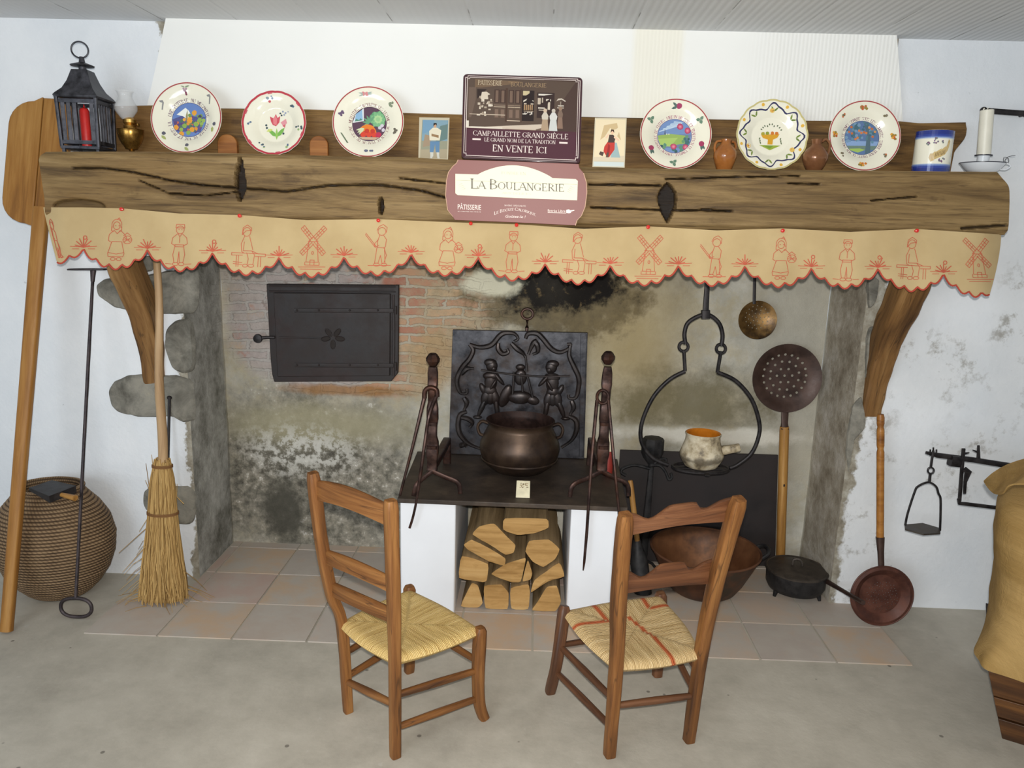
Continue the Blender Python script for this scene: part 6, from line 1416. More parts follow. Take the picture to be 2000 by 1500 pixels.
    # little red and cream canister
    yb = .125; u0 = 1187; base = V3((P(u0, 913, yb).x, yb, .4755)); root = thing('canister', 'small red canister with a cream neck half hidden behind the right andiron', 'canister', base); zt = lambda v: P(u0, v, yb).z
    b = MB(); b.lathe([(.0, .4755), (.021, .4755), (.021, zt(884)), (.018, zt(880)), (0, zt(880))], V3((base.x, yb, 0)), 24); mk('base', b, M['redplastic'], parent=root)
    b = MB(); b.lathe([(.016, zt(882)), (.015, zt(860)), (.010, zt(852)), (.008, zt(834)), (0, zt(833))], V3((base.x+.002, yb, 0)), 20); mk('neck', b, M['paper'], parent=root, label='cream neck')
    # pot hanger with hoop
    Y = .15; q = lambda u, v: P(u, v, Y); root = thing('pot_hanger', 'wrought-iron pot hanger with a big round hoop hanging in the chimney', 'pot hanger', q(1378, 620))
    b = MB(); b.sweep([q(1384, 500), q(1381, 560), q(1378, 610)], [.018, .020, .024], .012, up=(0, 1, 0), e=5); b.sweep([q(1378, 606), q(1378, 622)], .034, .028, up=(0, 1, 0), e=5); mk('suspension_bar', b, M['iron'], parent=root)
    b = MB(); b.tube(bez([q(1339, 672), q(1337, 650), q(1346, 628), q(1378, 614), q(1402, 628), q(1411, 652), q(1409, 676)], 7), .0085, seg=10); mk('upper_arch', b, M['iron'], parent=root)
    for u, v in ((1335, 677), (1408, 681)): b = MB(); b.tube([q(u+9*cos(t), v+9*sin(t)) for t in [2*pi*i/18 for i in range(18)]], .0065, closed=True, seg=8); mk('eye_ring', b, M['iron'], parent=root)
    b = MB(); L = [(1334, 684), (1336, 690), (1338, 724)]; b.tube([q(*p) for p in L], .0075, seg=8); b.tube(bez([q(1338, 725), q(1308, 741), q(1278, 772), q(1258, 812), q(1251, 845), q(1257, 872), q(1276, 895), q(1305, 908)], 6), .0085, seg=10)
    b.tube([q(1408, 686), q(1407, 692), q(1401, 727)], .0075, seg=8); b.tube(bez([q(1401, 727), q(1437, 744), q(1468, 780), q(1483, 825), q(1481, 855), q(1467, 886), q(1440, 908), q(1425, 914)], 6), .0085, seg=10); mk('hoop', b, M['iron'], parent=root)
    cz = q(1368, 913); zr_ = cz.z-.002; b = MB(); b.tube([V3((cz.x+.115*cos(t), Y+.07*sin(t), zr_)) for t in [2*pi*i/36 for i in range(36)]], .007, closed=True, seg=8); b.sweep([V3((cz.x-.115, Y, zr_)), V3((cz.x+.115, Y, zr_))], .03, .006, up=(0, 0, 1), e=5); b.sweep([V3((cz.x+.01, Y-.07, zr_)), V3((cz.x+.01, Y-.09, zr_-.002))], .02, .007, e=4); mk('pot_rest', b, M['iron'], parent=root)
    # clay pot
    base = V3((cz.x, Y, zr_+.0045)); k = mpp(1368, 880, Y); root = thing('clay_pot', 'sooty white clay pot with a stub handle and orange inside hanging in the hoop', 'pot', base)
    H = P(1368, 846, Y).z-base.z; b = MB(); out = [(1e-5, 0), (24*k, 0), (32*k, .008), (42*k, H*.30), (43*k, H*.40), (39*k, H*.56), (34*k, H*.78), (33*k, H*.94), (35*k, H), (33.5*k, H+.003)]
    b.lathe(out, base, 48); b.f.pop(); b.m.pop(); mk('body', b, M['clay'], parent=root, ang=60)
    b = MB(); b.lathe([(33.5*k, H+.003), (31*k, H-.002), (31*k, H*.8), (38*k, H*.4), (26*k, .01), (1e-5, .008)], base, 48); b.f = [f for f in b.f if len(f) == 4]; b.m = b.m[:len(b.f)]; mk('orange_glazed_inside', b, M['clay_in'], parent=root)
    b = MB(); b.sweep([base+V3((36*k, -.01, H*.52)), base+V3((52*k, -.02, H*.60)), base+V3((68*k, -.03, H*.68)), base+V3((70*k, -.031, H*.69))], [.042, .036, .034, .026], e=2, seg=18); mk('stub_handle', b, M['clay'], parent=root)
    # skimmers
    Y = .30; c = P(1477, 625, Y); R = 37.5*mpp(1477, 625, Y); N = V3((.0, -1, .12)).normalized(); X = V3((1, 0, 0)); Zu = N.cross(X); Zu = Zu if Zu.z > 0 else -Zu
    rng = random.Random(1); hs = []
    for ring_, n in ((.0, 1), (.22, 6), (.42, 11), (.6, 16)):
        for i in range(n): hs.append((R*ring_*cos(2*pi*i/n+ring_*4), R*ring_*sin(2*pi*i/n+ring_*4)+R*.15))
    root = thing('skimmer', 'small brass skimmer with fine holes hanging on the right of the back wall', 'skimmer', c, 'skimmers in the fireplace')
    b = MB(); b.add(*holed_disc(R, hs, .0026, lambda q_: .022*q_*q_, c, X, Zu, N, hseg=6)); mk('bowl', b, M['brass_skim'], parent=root, solid=.0016)
    b = MB(); b.sweep([P(1473, 470, Y-.02), P(1474, 545, Y-.02), P(1473, 594, Y-.03)], .013, .005, up=(0, 1, 0), e=4); mk('handle', b, M['iron'], parent=root)
    foot = V3((P(1527, 1090, .232).x, .232, .004)); c = P(1535, 738, .30); R = 68*mpp(1535, 738, .29); ax = (c-foot).normalized(); N = V3((0, -1, 0)); N = (N-ax*N.dot(ax)).normalized(); X = ax.cross(N); X = -X if X.x < 0 else X
    hs = []
    for rr, n, ph in ((.62, 20, .0), (.42, 12, .2), (.22, 6, 0), (.0, 1, 0)):
        for i in range(n): a = 2*pi*i/n+ph; hs.append((R*rr*cos(a)-.006, R*rr*sin(a)+.010))
    root = thing('skimmer', 'large iron skimmer with round holes and a long wooden handle leaning in the right corner', 'skimmer', foot, 'skimmers in the fireplace')
    b = MB(); b.add(*holed_disc(R, hs, .0058, lambda q_: .018*smooth(.6, 1, q_), c, X, ax, N)); mk('disc', b, M['skim'], parent=root, solid=.002)
    Ls = (c-foot).length; b = MB(); b.sweep([foot+ax*(Ls-R*.96), foot+ax*(Ls-R-.05), foot+ax*(Ls-R-.075)], [.032, .028, .034], [.005, .012, .034], up=N, e=4); mk('iron_socket', b, M['skim'], parent=root)
    b = MB(); b.sweep([foot+ax*((Ls-R-.065)*t) for t in (0, .01, .5, .97, 1)], [.030, .036, .037, .038, .036], e=2.4, seg=18); mk('wooden_handle', b, M['handle'], parent=root)
    b = MB(); qh = foot+ax*((Ls-R-.065)*.62)-V3((0, .019, 0)); b.ell(qh, (.004, 0, 0), (0, .002, 0), (0, 0, .007), 10, 6); mk('hanging_hole_shade', b, M['hole_shade'], parent=root)  # solid bead, coloured dark as the shade in a hanging hole
    # iron board against the back wall
    root = None; a, d = G(1196, 1100, 0), G(1512, 1110, 0); yb = .318
    b = MB(); o = [V3((.40, yb, .004)), V3((P(1514, 1108, yb).x, yb, .004)), P(1520, 889, yb+.012), V3((.40, yb+.012, P(1200, 880, yb).z))]; b.prism(o, (0, .010, 0)); ob = mk('iron_sheet', b, M['board'], loc=((o[0]+o[1])/2), bevel=.002)
    tag(ob, 'large dark iron sheet leaning on the back wall behind the copper basin', 'iron sheet')
    # black iron stand with a cup-like head
    Y = .235; q = lambda u, v, d=0.: P(u, v, Y-d); f0 = q(1272, 1080); root = thing('iron_stand', 'black iron pot stand with a block head and hooked arms right of the raised hearth', 'stand', V3((f0.x, Y, 0)))
    b = MB(); k = mpp(1275, 870, Y); zt = lambda v: q(1275, v).z; cx = q(1275, 870).x
    b.lathe([(0, zt(855)), (19*k, zt(855)), (22*k, zt(859)), (22*k, zt(884)), (17*k, zt(894)), (7*k, zt(906)), (6*k, zt(912))], V3((cx, Y, 0)), 8); mk('block_head', b, M['cast_black'], parent=root, ang=25)
    b = MB(); b.sweep([V3((cx, Y, zt(905))), V3((cx-.004, Y, zt(1000))), V3((cx-.006, Y, .02))], [.020, .030, .030], .022, up=(0, 1, 0), e=5); mk('stem', b, M['cast_black'], parent=root)
    for pts in ([(1270, 915), (1240, 908), (1218, 914), (1213, 922), (1222, 928)], [(1270, 908), (1288, 909), (1299, 920), (1306, 936), (1312, 932), (1310, 924)], [(1278, 905), (1288, 897), (1300, 896), (1300, 904)]):
        b = MB(); b.tube(bez([q(u, v, .018) for u, v in pts], 6), .0065, seg=8); mk('hooked_arm', b, M['cast_black'], parent=root)
    for a_ in (-100, 20, 140):
        b = MB(); t = radians(a_); b.tube([V3((cx-.006, Y, .05)), V3((cx-.006+.045*cos(t), Y+.045*sin(t), .026)), V3((cx-.006+.06*cos(t), Y+.06*sin(t), .007))], .0065, seg=8); mk('foot', b, M['cast_black'], parent=root)
    # hand shovel
    yb = -.01; f0 = V3((P(1259, 1128, yb).x, yb, .008)); tp = P(1231, 938, yb+.09); nk = f0.lerp(tp, .47); root = thing('hearth_shovel', 'black hearth shovel with a pale wooden handle standing beside the right pillar', 'shovel', f0)
    b = MB(); b.sweep([nk.lerp(tp, t) for t in (0, .05, .5, .95, 1)], [.020, .022, .023, .022, .018], e=2, seg=14); mk('wooden_handle', b, M['handle'], parent=root)
    b = MB(); n = 10; vs = []; fs = []
    for j in range(n+1):
        t = j/n; c_ = f0.lerp(nk, t); wd = lerp(.036, .015, smooth(.55, 1, t))
        for i in range(9): a_ = pi*(i/8)+pi; vs.append(c_+V3((wd*cos(a_), .030*sin(a_)*(1-.4*t)+.02, 0)))
    fs = [(j*9+i, j*9+i+1, (j+1)*9+i+1, (j+1)*9+i) for j in range(n) for i in range(8)]; b.add(vs, fs); mk('scoop', b, M['cast_black'], parent=root, solid=.003)
    # copper basin
    c = V3((P(1378, 1065, .075).x, .075, .004)); R = .222; root = thing('copper_basin', 'large copper preserving basin behind the red-striped chair', 'basin', c)
    pr = [(1e-5, 0), (.122, 0), (.138, .012), (.165, .055), (.195, .12), (R*.985, .172), (R, .182)]; b = MB(); b.lathe(pr, c, 64); b.f.pop(); b.m.pop(); mk('outside', b, M['copper_out'], parent=root, ang=60)
    b = MB(); b.lathe([(R, .182), (R*.975, .18), (.19, .12), (.16, .058), (.13, .014), (.115, .007), (1e-5, .006)], c, 64); b.f = [f for f in b.f if len(f) == 4]; b.m = b.m[:len(b.f)]; mk('inside', b, M['copper'], parent=root, ang=60)
    b = MB(); b.tube([c+V3((R*1.003*cos(t), R*1.003*sin(t), .181)) for t in [2*pi*i/64 for i in range(64)]], .0048, closed=True, seg=8); mk('rolled_rim', b, M['copper_out'], parent=root)
    for a_ in (5, 236):
        t = radians(a_); d = V3((cos(t), sin(t), 0)); s = V3((-sin(t), cos(t), 0)); b = MB(); b.tube(bez([c+d*(R-.012)+s*.05+V3((0, 0, .15)), c+d*(R+.03)+s*.04+V3((0, 0, .175)), c+d*(R+.042)+V3((0, 0, .186)), c+d*(R+.03)-s*.04+V3((0, 0, .175)), c+d*(R-.012)-s*.05+V3((0, 0, .15))], 6), .008, seg=8); mk('handle', b, M['cast_black'], parent=root)
    # dutch oven
    c = V3((P(1555, 1120, .075).x, .075, .0)); R = .122; root = thing('lidded_pot', 'black three-legged iron pot with a lid and long handle on the right hearth tiles', 'pot', V3((c.x, c.y, .004)))
    b = MB(); b.lathe([(1e-5, .020), (.088, .021), (.108, .030), (.118, .05), (R-.002, .098), (R, .108), (R-.006, .109), (R-.010, .05), (1e-5, .03)], c, 56); mk('body', b, M['cast_black'], parent=root, ang=60)
    b = MB(); b.lathe([(R+.004, .108), (R+.005, .114), (R-.001, .117), (R-.006, .114), (R*.8, .117), (R*.55, .123), (1e-5, .127)], c, 56); b.f = [f for f in b.f if len(f) == 4]; b.m = b.m[:len(b.f)]; ld = mk('lid', b, M['lid'], parent=root, ang=35)
    b = MB(); b.tube(bez([c+V3((-.018, .004, .126)), c+V3((-.014, .004, .148)), c+V3((.006, 0, .152)), c+V3((.018, -.004, .140)), c+V3((.02, -.004, .126))], 6), .0055, seg=8); mk('lid_loop', b, M['lid'], parent=ld)
    for a_ in (205, 320, 80): t = radians(a_); b = MB(); b.sweep([c+V3((.098*cos(t), .098*sin(t), .034)), c+V3((.106*cos(t), .106*sin(t), .005))], [.022, .012], e=2.5, seg=10); mk('leg', b, M['cast_black'], parent=root)
    h0 = c+V3((R*.86, -R*.5, .088)); h1 = P(1692, 1179, -.20); h1 = V3(P(1686, 1177, -.285)); b = MB(); b.tube([h0, h0.lerp(h1, .5), h1], [.010, .008, .009], seg=10); mk('long_handle', b, M['skim'], parent=root)

# ------------------------------------------------------------------ right side
def build_right():
    M = MT
    # chestnut pan
    foot = G(1718, 1219); foot.z = .004; tp = P(1720, 809, -.09); ax = (tp-foot).normalized(); N = V3((0, -1, 0)); N = (N-ax*N.dot(ax)).normalized(); X = ax.cross(N); X = -X if X.x < 0 else X
    R = 60.5*mpp(1718, 1160, foot.y+.02); L = (tp-foot).length; c = foot+ax*R; root = thing('chestnut_pan', 'round rusty perforated roasting pan with a turned wooden handle on the right wall', 'roasting pan', foot)
    rng = random.Random(6); hs = []
    for _ in range(900):
        a, r = rng.uniform(0, 2*pi), R*.52*sqrt(rng.random()); p = (r*cos(a)+.01, r*sin(a)-.01)
        if all(math.hypot(p[0]-q[0], p[1]-q[1]) > .0095 for q in hs): hs.append(p)
        if len(hs) > 78: break
    b = MB(); b.add(*holed_disc(R, hs, .0017, lambda q_: .016*smooth(.66, .82, q_)+.006*smooth(.82, .86, q_)-.004*smooth(.93, 1, q_), c, X, ax, N, hseg=6, seg=72)); mk('pan', b, M['pan'], parent=root, solid=.002)
    b = MB(); b.tube([c+X*(R*cos(t))+ax*(R*sin(t))+N*.018 for t in [2*pi*i/56 for i in range(56)]], .003, closed=True, seg=6); mk('rim', b, M['pan'], parent=root)
    s1 = (P(1710, 1046, -.09)-foot).length; b = MB(); b.sweep([foot+ax*(2*R-.006)+N*.012, foot+ax*lerp(2*R, s1, .5)+N*.006, foot+ax*(s1+.005)], [.022, .023, .030], [.012, .020, .030], up=N, e=3); mk('iron_socket', b, M['skim'], parent=root)
    prof = []; 
    for i in range(41): t = i/40; r = .0138*(1+.012*sin(t*40)) if t < .9 else .0138*(1 if t < .985 else .8); prof.append((r*(.8 if abs(t-.9) < .013 or abs(t-.72) < .012 else 1), lerp(s1, L, t)))
    b = MB(); b.lathe(prof, foot, 20, ax=ax, xref=X); mk('turned_handle', b, M['handle2'], parent=root)
    # steelyard scale
    Y = -.20; q = lambda u, v, d=0.: P(u, v, Y-d); root = thing('platform_scale', 'black iron weighing scale arm sticking out from behind the sack', 'scale', q(1950, 905))
    b = MB(); b.sweep([q(1809, 884), q(1830, 889), q(1900, 898), q(2060, 924)], [.010, .018, .019, .022], .012, up=(0, 1, 0), e=5); mk('beam', b, M['iron'], parent=root)
    b = MB(); b.sweep([q(1855, 899, .0), q(1874, 901, .0)], .040, .034, up=(0, 1, 0), e=6); mk('sliding_weight', b, M['iron'], parent=root)
    b = MB(); b.sweep([q(1882, 876, .012), q(1880, 900, .012), q(1874, 978, .012)], .012, .008, up=(0, 1, 0), e=5); b.sweep([q(1873, 974, .012), q(1874, 983, .012), q(1885, 984, .012), q(2040, 1003, .012)], .013, .010, up=(0, 1, 0), e=5); mk('bracket', b, M['iron'], parent=root)
    b = MB(); b.sweep([q(1883, 916, .018), q(1891, 922, .018), q(1885, 942, .018), q(1884, 964, .018)], [.02, .026, .012, .010], .006, up=(0, 1, 0), e=4); mk('locking_lever', b, M['iron'], parent=root)
    b = MB(); b.sweep([q(1911, 899), q(1911, 870)], [.014, .008], .006, up=(0, 1, 0), e=4); b.sweep([q(1912, 884), q(1900, 879)], [.010, .003], .005, up=(0, 1, 0), e=4); b.sweep([q(1882, 886, .012), q(1893, 884, .012)], [.010, .003], .005, up=(0, 1, 0), e=4); mk('pointer', b, M['iron'], parent=root)
    for u in (1817, 1823, 1829): b = MB(); b.sweep([q(u, 890), q(u, 874 if u == 1823 else 878)], .005, .005, e=4); mk('prong', b, M['iron'], parent=root)
    b = MB(); b.tube([q(1823, 880, .01), q(1820, 898, .01), q(1818, 913, .01)], .0045, seg=8); b.tube([q(1818+6*cos(t), 919+6*sin(t), .01) for t in [2*pi*i/14 for i in range(14)]], .0035, closed=True, seg=6); b.tube([q(1817, 925, .01), q(1815, 943, .01)], .005, seg=8); mk('hanging_hook', b, M['iron'], parent=root)
    b = MB(); b.tube(bez([q(1768, 1026, .01), q(1773, 1002, .01), q(1786, 962, .01), q(1793, 950, .01), q(1813, 942, .01), q(1828, 950, .01), q(1833, 964, .01), q(1837, 974, .01), q(1837, 1006, .01), q(1836, 1036, .01)], 5), .004, seg=8); mk('yoke', b, M['iron'], parent=root)
    zc = q(1802, 1031).z; hx = [(1767, 1024), (1802, 1021), (1836, 1031), (1837, 1041), (1804, 1043), (1768, 1033)]; b = MB(); b.prism([G(u, v, zc) for u, v in hx], (0, 0, -.006)); mk('weight_plate', b, M['lid'], parent=root, bevel=.001)
    # wooden crate / platform
    A = V3((1.465, -.816, 0)); back = G(1924, 1185, .21); At = P(1930, 1308, -.816); d = V3((back.x-At.x, back.y-At.y, 0)); r = V3((-d.y, d.x, 0)).normalized(); r = -r if r.x < 0 else r
    root = thing('wooden_crate', 'dark stained wooden crate under the burlap sack at the lower right', 'crate', A)
    W = .62; b = MB(); Bk = A+d*.97; v0 = [A, A+r*W, Bk+r*W, Bk]; v1 = [At, At+r*(W+.1), V3((back.x, back.y, At.z))+r*(W+.1), V3((back.x, back.y, At.z))]
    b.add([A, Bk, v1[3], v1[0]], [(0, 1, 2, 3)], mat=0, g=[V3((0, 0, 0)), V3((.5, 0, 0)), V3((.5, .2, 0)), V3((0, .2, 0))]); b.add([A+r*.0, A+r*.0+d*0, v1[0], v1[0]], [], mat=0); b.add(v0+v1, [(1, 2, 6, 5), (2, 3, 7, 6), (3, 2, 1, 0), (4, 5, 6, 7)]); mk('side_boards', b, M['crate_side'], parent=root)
    fn = r.cross(V3((0, 0, 1))); fn = -fn if fn.y > 0 else fn
    for z0, z1, nm in ((.0, .30, 'front_board'), (.33, .62, 'front_board'), (.64, 1., 'front_board')):
        b = MB(); a0, a1 = A.lerp(At, z0), A.lerp(At, z1); pts = [a0, a0+r*W, a1+r*(W+.1*z1), a1]; b.prism([p+fn*.008 for p in pts], -fn*.018, g=[V3((x, y, z1)) for x, y in ((0, 0), (W, 0), (W, .07), (0, .07))]*2); mk(nm, b, M['crate'], parent=root, bevel=.002)
    # burlap sack draped over it
    dh = d.normalized(); ha, hb = .36, .27; Cb = V3((At.x, At.y, 0))+r*ha+dh*(hb-.035); cX, Yc = Cb.x, Cb.y; z0 = At.z
    prof = [(.012, .045, 1.06, 7.), (.03, .040, 1.05, 6.), (.08, .015, 1., 5.), (.14, .004, .97, 4.), (.25, .012, .96, 3.4), (.36, .030, .97, 3.2), (.44, .036, .95, 3.), (.49, .02, .88, 2.8), (.525, -.03, .75, 2.5), (.545, -.13, .45, 2.1), (.55, -.35, .03, 2.)]
    fine = []
    for a, c_ in zip(prof, prof[1:]): fine += [tuple(lerp(q0, q1, i/7) for q0, q1 in zip(a, c_)) for i in range(7)]
    fine.append(prof[-1])
    for _ in range(3): fine = [fine[0]]+[tuple((x0+2*x1+x2)/4 for x0, x1, x2 in zip(a, c_, d_)) for a, c_, d_ in zip(fine, fine[1:], fine[2:])]+[fine[-1]]
    n = len(fine); ns = 160; vs = []; gs = []; b = MB()
    for j, (z, o_, sb, ex) in enumerate(fine):
        for i in range(ns):
            t = 2*pi*i/ns; ct, st = cos(t), sin(t); x = math.copysign(abs(ct)**(2/ex), ct)*(ha+o_); y = math.copysign(abs(st)**(2/ex), st)*hb*sb
            low = 1-smooth(0, .3, j/n); x += .055*low*smooth(-hb, hb*.6, y)*(x < 0); k_ = .012*low*sin(i*.33)*(y < 0)+.014*nz((x*4, y*4, z*5), 1.6)+.006*nz((x*9, y*9, z*14), 1.6)
            q_ = Cb+r*(x*(1+k_))+dh*(y*(1+k_*2))+V3((0, 0, z0+z+low*.010*(1+sin(i*.21))*(j > 0)*(y < 0))); vs.append(q_); gs.append(V3((x+y, 0, z)))
    b.add(vs, [(j*ns+i, j*ns+(i+1) % ns, (j+1)*ns+(i+1) % ns, (j+1)*ns+i) for j in range(n-1) for i in range(ns)]+[tuple((n-1)*ns+i for i in range(ns))], gs)
    root = thing('burlap_sack', 'full tan burlap sack slumped over the dark crate at the right edge', 'sack', V3((cX, Yc, At.z))); mk('sackcloth', b, M['burlap'], parent=root, ang=80, solid=.003)
    # mouth of the sack folded over to the left
    upper = bez([P(1922, 940, -.67), P(1940, 924, -.68), P(1968, 908, -.72), P(2010, 895, -.76), P(2070, 888, -.8)], 6); lower = bez([P(1923, 943, -.68), P(1938, 962, -.77), P(1958, 964, -.86), P(1980, 946, -.93), P(2070, 952, -1.06)], 6)
    b = MB(); nu = len(upper)-1
    def flap(s_, t):
        i = min(int(round(s_*nu)), nu); p = lower[i].lerp(upper[i], t); k = sin(pi*t)**.7*min(1, s_*5)
        return p+V3((-.004, -.035, .012))*k+V3((0, -.006*sin(s_*11)*k, .004*sin(s_*17)*k))
    b.grid(nu, 10, flap, gfn=lambda s_, t: V3((s_*.2, 0, t*.12))); mk('folded_flap', b, M['burlap'], parent=root, ang=80, solid=.004)

# ------------------------------------------------------------------ chairs
def seat_mesh(cs, hs, thick, sag, stripes):
    """rush seat woven from four triangles; cs = corners back-left, back-right, front-right, front-left"""
    b = MB(); n = 44; vs = []; gs = []; col = []; fs = []
    def pt(s, t, up):
        p = cs[0].lerp(cs[1], s).lerp(cs[3].lerp(cs[2], s), t); e = min(s, 1-s, t, 1-t)
        rnd = sqrt(max(0, 1-(1-min(1, e/.09))**2)); z = hs-thick/2+up*thick/2*rnd-(sag*(16*s*(1-s)*t*(1-t))*.5)
        c0 = (cs[0]+cs[1]+cs[2]+cs[3])/4
        bow = .015*sin(pi*s)*(abs(t-.5)*2)**6+.015*sin(pi*t)*(abs(s-.5)*2)**6
        return V3((p.x, p.y, z))+V3((p.x-c0.x, p.y-c0.y, 0)).normalized()*bow
    wd = (cs[1]-cs[0]).length
    for side in (1, -1):
        o = len(vs)
        for j in range(n+1):
            for i in range(n+1):
                s, t = i/n, j/n; vs.append(pt(s, t, side))
                du, dv = min(s, 1-s), min(t, 1-t)
                g = V3((t*wd, s*wd, 0)) if du < dv else V3((s*wd, t*wd, 0)); gs.append(g)
                d = abs(du-dv); c = 1-.22*(1-smooth(0, .03, d)); cc = (c, c, c, 1)
                if stripes:
                    q = stripes(s, t)
                    if q: cc = (.78*c, .24*c, .16*c, 1)
                col.append(cc)
        for j in range(n):
            for i in range(n):
                a = o+j*(n+1)+i; f = (a, a+1, a+n+2, a+n+1); fs.append(f if side > 0 else f[::-1])
    b.add(vs, fs, gs, col); return b
def chair(label, post, front, hs, corners, slats, rungs, mats, seat_mat, stripes, wts, loc):
    M = MT; wood_post, wood_front, wood_slat, wood_rung = mats
    root = thing('rush_seat_chair', label, 'chair', loc, 'low rush-seated chairs before the fireplace')
    for path in post:
        b = MB(); pp = bez(path, 8); n = len(pp); b.sweep(pp, [wts[0]*lerp(.86, 1.06, min(1, 2*i/n))*(1 if i < n-2 else (.95 if i < n-1 else .8)) for i in range(n)], None, up=wts[3], e=5, seg=16, jit=.0012); mk('back_post', b, wood_post, parent=root, ang=35)
    for path in front:
        b = MB(); pp = bez(path, 8); n = len(pp); b.sweep(pp, [wts[1]*lerp(.9, 1.05, i/n)*(1 if i < n-1 else .72) for i in range(n)], None, up=wts[3], e=4, seg=16, jit=.0012); mk('front_leg', b, wood_front, parent=root, ang=35)
    mk('woven_seat', seat_mesh(corners, hs, .034, .014, stripes), seat_mat, parent=root, ang=70)
    for a, c, ztop, zbot, th in slats:
        b = MB(); n = 28; d = c-a; back = V3((d.y, -d.x, 0)).normalized(); back = -back if back.y > 0 else back
        vs = []; gs = []; ro = V3((random.random()*5, 0, 0))
        for i in range(n+1):
            s = i/n; p = a.lerp(c, s)-back*(-.012*sin(pi*s)); 
            for zz, y in ((zbot(s), -th/2), (zbot(s), th/2), ((zbot(s)+ztop(s))/2, th/2), (ztop(s)-.003, th/2), (ztop(s), th*.2), (ztop(s), -th*.2), (ztop(s)-.003, -th/2), ((zbot(s)+ztop(s))/2, -th/2)):
                vs.append(V3((p.x, p.y, p.z+zz))-back*y); gs.append(ro+V3((s*d.length, zz, y)))
        fs = [(i*8+k, i*8+(k+1) % 8, (i+1)*8+(k+1) % 8, (i+1)*8+k) for i in range(n) for k in range(8)]+[tuple(range(8))[::-1], tuple(n*8+k for k in range(8))]
        b.add(vs, fs, gs); mk('back_slat', b, wood_slat, parent=root, ang=40)
    for a, c in rungs:
        b = MB(); b.sweep([V3(a).lerp(V3(c), t) for t in (0, .1, .5, .9, 1)], [wts[2]*.8, wts[2]*.95, wts[2]*1.1, wts[2]*.95, wts[2]*.8], e=2.4, seg=12); mk('rung', b, wood_rung, parent=root)
    return root
def at_z(path, z):
    for a, c in zip(path, path[1:]):
        if (a.z-z)*(c.z-z) <= 0 and abs(c.z-a.z) > 1e-6: return a.lerp(c, (z-a.z)/(c.z-a.z))
    return V3(path[-1])
def build_chairs():
    M = MT
    # chair with the plain golden seat
    b1 = V3((-.241, -.188, 0)).normalized()
    B1, B2, F1 = G(680, 1390), G(772, 1478), G(945, 1403); B1.z = B2.z = F1.z = .001
    p1 = [B1, VP(668, 1222, B1, b1), VP(648, 1160, B1, b1), VP(628, 1060, B1, b1), VP(611, 923, B1, b1)]
    p2 = [B2, VP(771, 1285, B2, b1), VP(769, 1180, B2, b1), VP(766, 1080, B2, b1), VP(763, 977, B2, b1)]
    f1 = [F1, VP(936, 1372, F1, b1), VP(934, 1310, F1, b1), VP(938, 1225, F1, b1)]
    dF = (p1[1]-p2[1]); dF.z = 0; dF = dF*1.30
    t2 = G(800, 1146, .315); F2 = V3((t2.x-.004, t2.y+.012, .001)); f2 = [F2, V3((t2.x, t2.y, .05)), V3((t2.x-.002, t2.y, .16)), V3((t2.x, t2.y, .318))]
    hs = .312; cor = [at_z(p1, hs)+V3((.0, .0, 0)), at_z(p2, hs), at_z(f1, hs), at_z(f2, hs)]; cor = [V3((p.x, p.y, 0)) for p in cor]
    cen = (cor[0]+cor[1]+cor[2]+cor[3])/4; cor = [cen+(p-cen)*1.03 for p in cor]
    sl_ = []
    for v1a, v1b, v2a, v2b, arch in ((932, 972, 992, 1028, .020), (1072, 1100, 1132, 1158, .014), (1140, 1166, 1192, 1218, .010)):
        a0, a1 = VP(630, v1b, B1, b1), VP(630, v1a, B1, b1); c0, c1 = VP(765, v2b, B2, b1), VP(765, v2a, B2, b1)
        za = (a0.z+c0.z)/2; h_ = ((a1.z-a0.z)+(c1.z-c0.z))/2
        a, c = at_z(p1, a0.z), at_z(p2, c0.z)
        sl_.append((a, c, (lambda s, h_=h_, ar=arch: h_+ar*sin(pi*s)), (lambda s, ar=arch: ar*.8*sin(pi*s)), .016))
    rg = []
    def rung(pa, za, pb, zb): rg.append((at_z(pa, za), at_z(pb, zb)))
    rung(p1, VP(675, 1330, B1, b1).z, p2, VP(770, 1377, B2, b1).z)
    rung(p2, VP(788, 1352, B2, b1).z, f1, VP(930, 1310, F1, b1).z); rung(p2, VP(788, 1415, B2, b1).z, f1, VP(930, 1365, F1, b1).z)
    rung(p1, .20, f2, .22); rung(p1, .12, f2, .13); rung(f1, .20, f2, .20)
    chair('low ladder-back chair with a plain golden rush seat, left of the two chairs', [p1, p2], [f1, f2], hs, cor, sl_, rg, (M['chair'],)*4, M['rush'], None, (.032, .034, .020, V3((b1.x, b1.y, 0))), (B1+B2+F1+F2)/4)
    # chair with the red-striped seat
    b2 = V3((.106, -.31, 0)).normalized()
    RL, RR, FL, FR = G(1190, 1476), G(1345, 1447), G(1074, 1352), G(1283, 1320)
    for p in (RL, RR, FL, FR): p.z = .001
    tL = P(1222, 1004, -1.075); tR = P(1444, 974, -1.035)
    mL = P(1204, 1290, RL.y-.012); mR = P(1372, 1260, RR.y-.012)
    rl = [RL, mL, mL.lerp(tL, .5)+V3((-.004, .004, 0)), tL]; rr = [RR, mR, mR.lerp(tR, .5)+V3((-.004, .008, 0)), tR]
    fL = [FL, V3(VP(1088, 1290, FL, b2)), G(1103, 1183, .31)]; fR = [FR, V3((FR.x+.004, FR.y+.01, .15)), V3((G(1290, 1160, .3).x, G(1290, 1160, .3).y, .305))]
    hs = .300; cor = [at_z(rl, hs), at_z(rr, hs), at_z(fR, hs-.002), at_z(fL, hs-.002)]; cor = [V3((p.x, p.y, 0)) for p in cor]; cen = sum(cor, V3())/4; cor = [cen+(p-cen)*1.03 for p in cor]
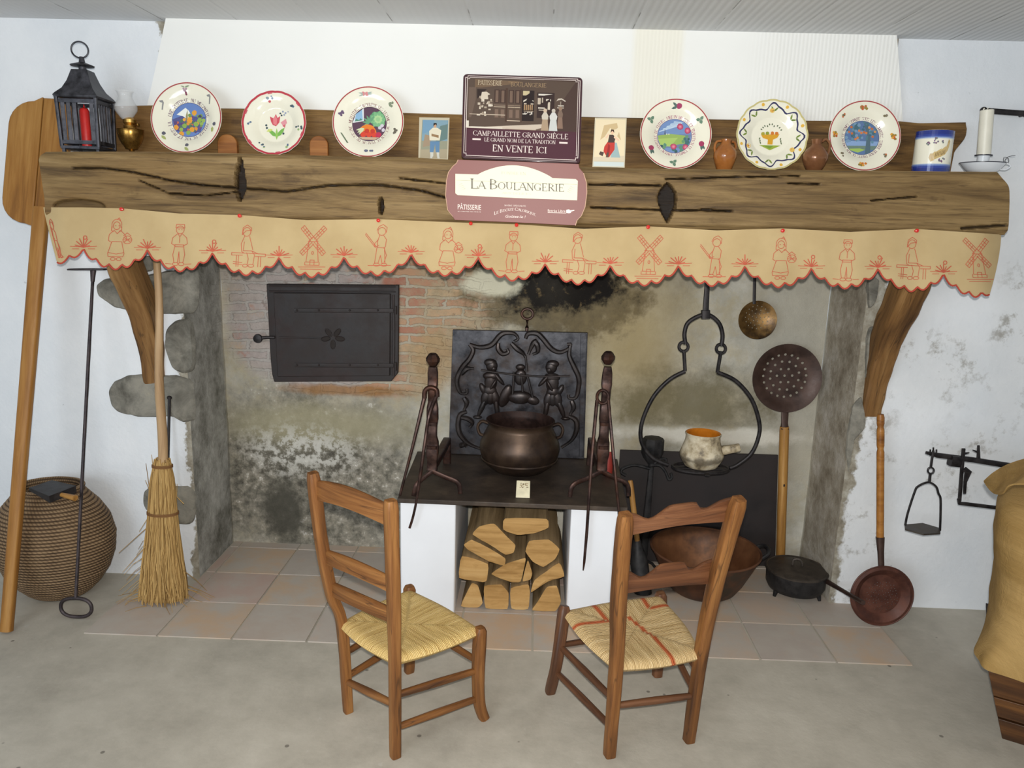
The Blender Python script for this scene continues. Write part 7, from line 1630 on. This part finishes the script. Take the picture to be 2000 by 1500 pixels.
    def curve(base, bump):
        # scrolled top edge: dip, raised middle, dip
        return lambda s: base*(1+bump*(-.62*math.exp(-((s-.22)/.10)**2)+.30*smooth(.30, .42, s)*(1-smooth(.655, .675, s))-.40*math.exp(-((s-.74)/.08)**2)+.10*smooth(.8, 1, s)))
    sl_ = []
    for (va0, va1, ua), (vb0, vb1, ub), bot in (((1052, 1014, 1220), (1022, 985, 1440), .014), ((1165, 1128, 1213), (1143, 1108, 1398), .012)):
        def on(path, v):
            best = min(((abs((lambda d: 750-FPX*d.dot(UP)/d.dot(FW))(at_z(path, z)-CAM)-v), z) for z in [i*.005 for i in range(1, 165)])); return at_z(path, best[1])
        a0, a1 = on(rl, va0), on(rl, va1); c0, c1 = on(rr, vb0), on(rr, vb1); h_ = ((a1.z-a0.z)+(c1.z-c0.z))/2*1.12
        off = V3((.0, .016, 0)); sl_.append((a0+off, c0+off, curve(h_, .55), (lambda s, q=bot: q*sin(pi*s)**1.2), .015))
    rg = []
    rung(rl, at_z(rl, .01).z+.155, rr, .155)
    rung(rl, .185, fL, .19); rung(rl, .095, fL, .10); rung(rr, .16, fR, .18); rung(rr, .23, fR, .24); rung(fL, .19, fR, .17)
    def stripes(s, t):
        def near(x, y, w_=.018): return abs(x-y) < w_
        # zigzag bands that turn at the seat's diagonals
        if t < s and t < 1-s and near(s, .62, .02): return True           # back triangle: straight from the back rail
        if s > t and s > 1-t and near(t, .62, .02): return False
        if t >= s and t < 1-s and False: return True
        m = .5+.12*0
        if t >= min(s, 1-s) and near(s, .62-.22*(t-.3), .02) and .3 < t < .72: return True
        for x0 in (.30, .78):
            if t > s and t > 1-s and near(s, x0, .02): return True
        if s < t and s < 1-t and near(t, .70, .02): return True
        if s > t and s > 1-t and near(t, .78, .02): return True
        return False
    chair('low chair with scrolled slats and a red-striped rush seat, right of the two chairs', [rl, rr], [fL, fR], hs, cor, sl_, rg, (M['chair'], M['chair_dark'], M['chair_slat'], M['chair_dark']), M['rush_pale'], stripes, (.036, .034, .019, V3((b2.x, b2.y, 0))), (RL+RR+FL+FR)/4)

# ------------------------------------------------------------------ build everything
setup_mats()
MT['wall_pillar'] = plain('pillar_whitewash', C(232, 234, 238), .8, 0, 8, .02, bump=.2)
build_setting()
build_mantel()
build_valance()
build_plates()
build_signs()
build_shelf()
build_left()
build_niche()
build_right()
build_chairs()
for _o in SC.objects:
    if 'org' in _o: del _o['org']
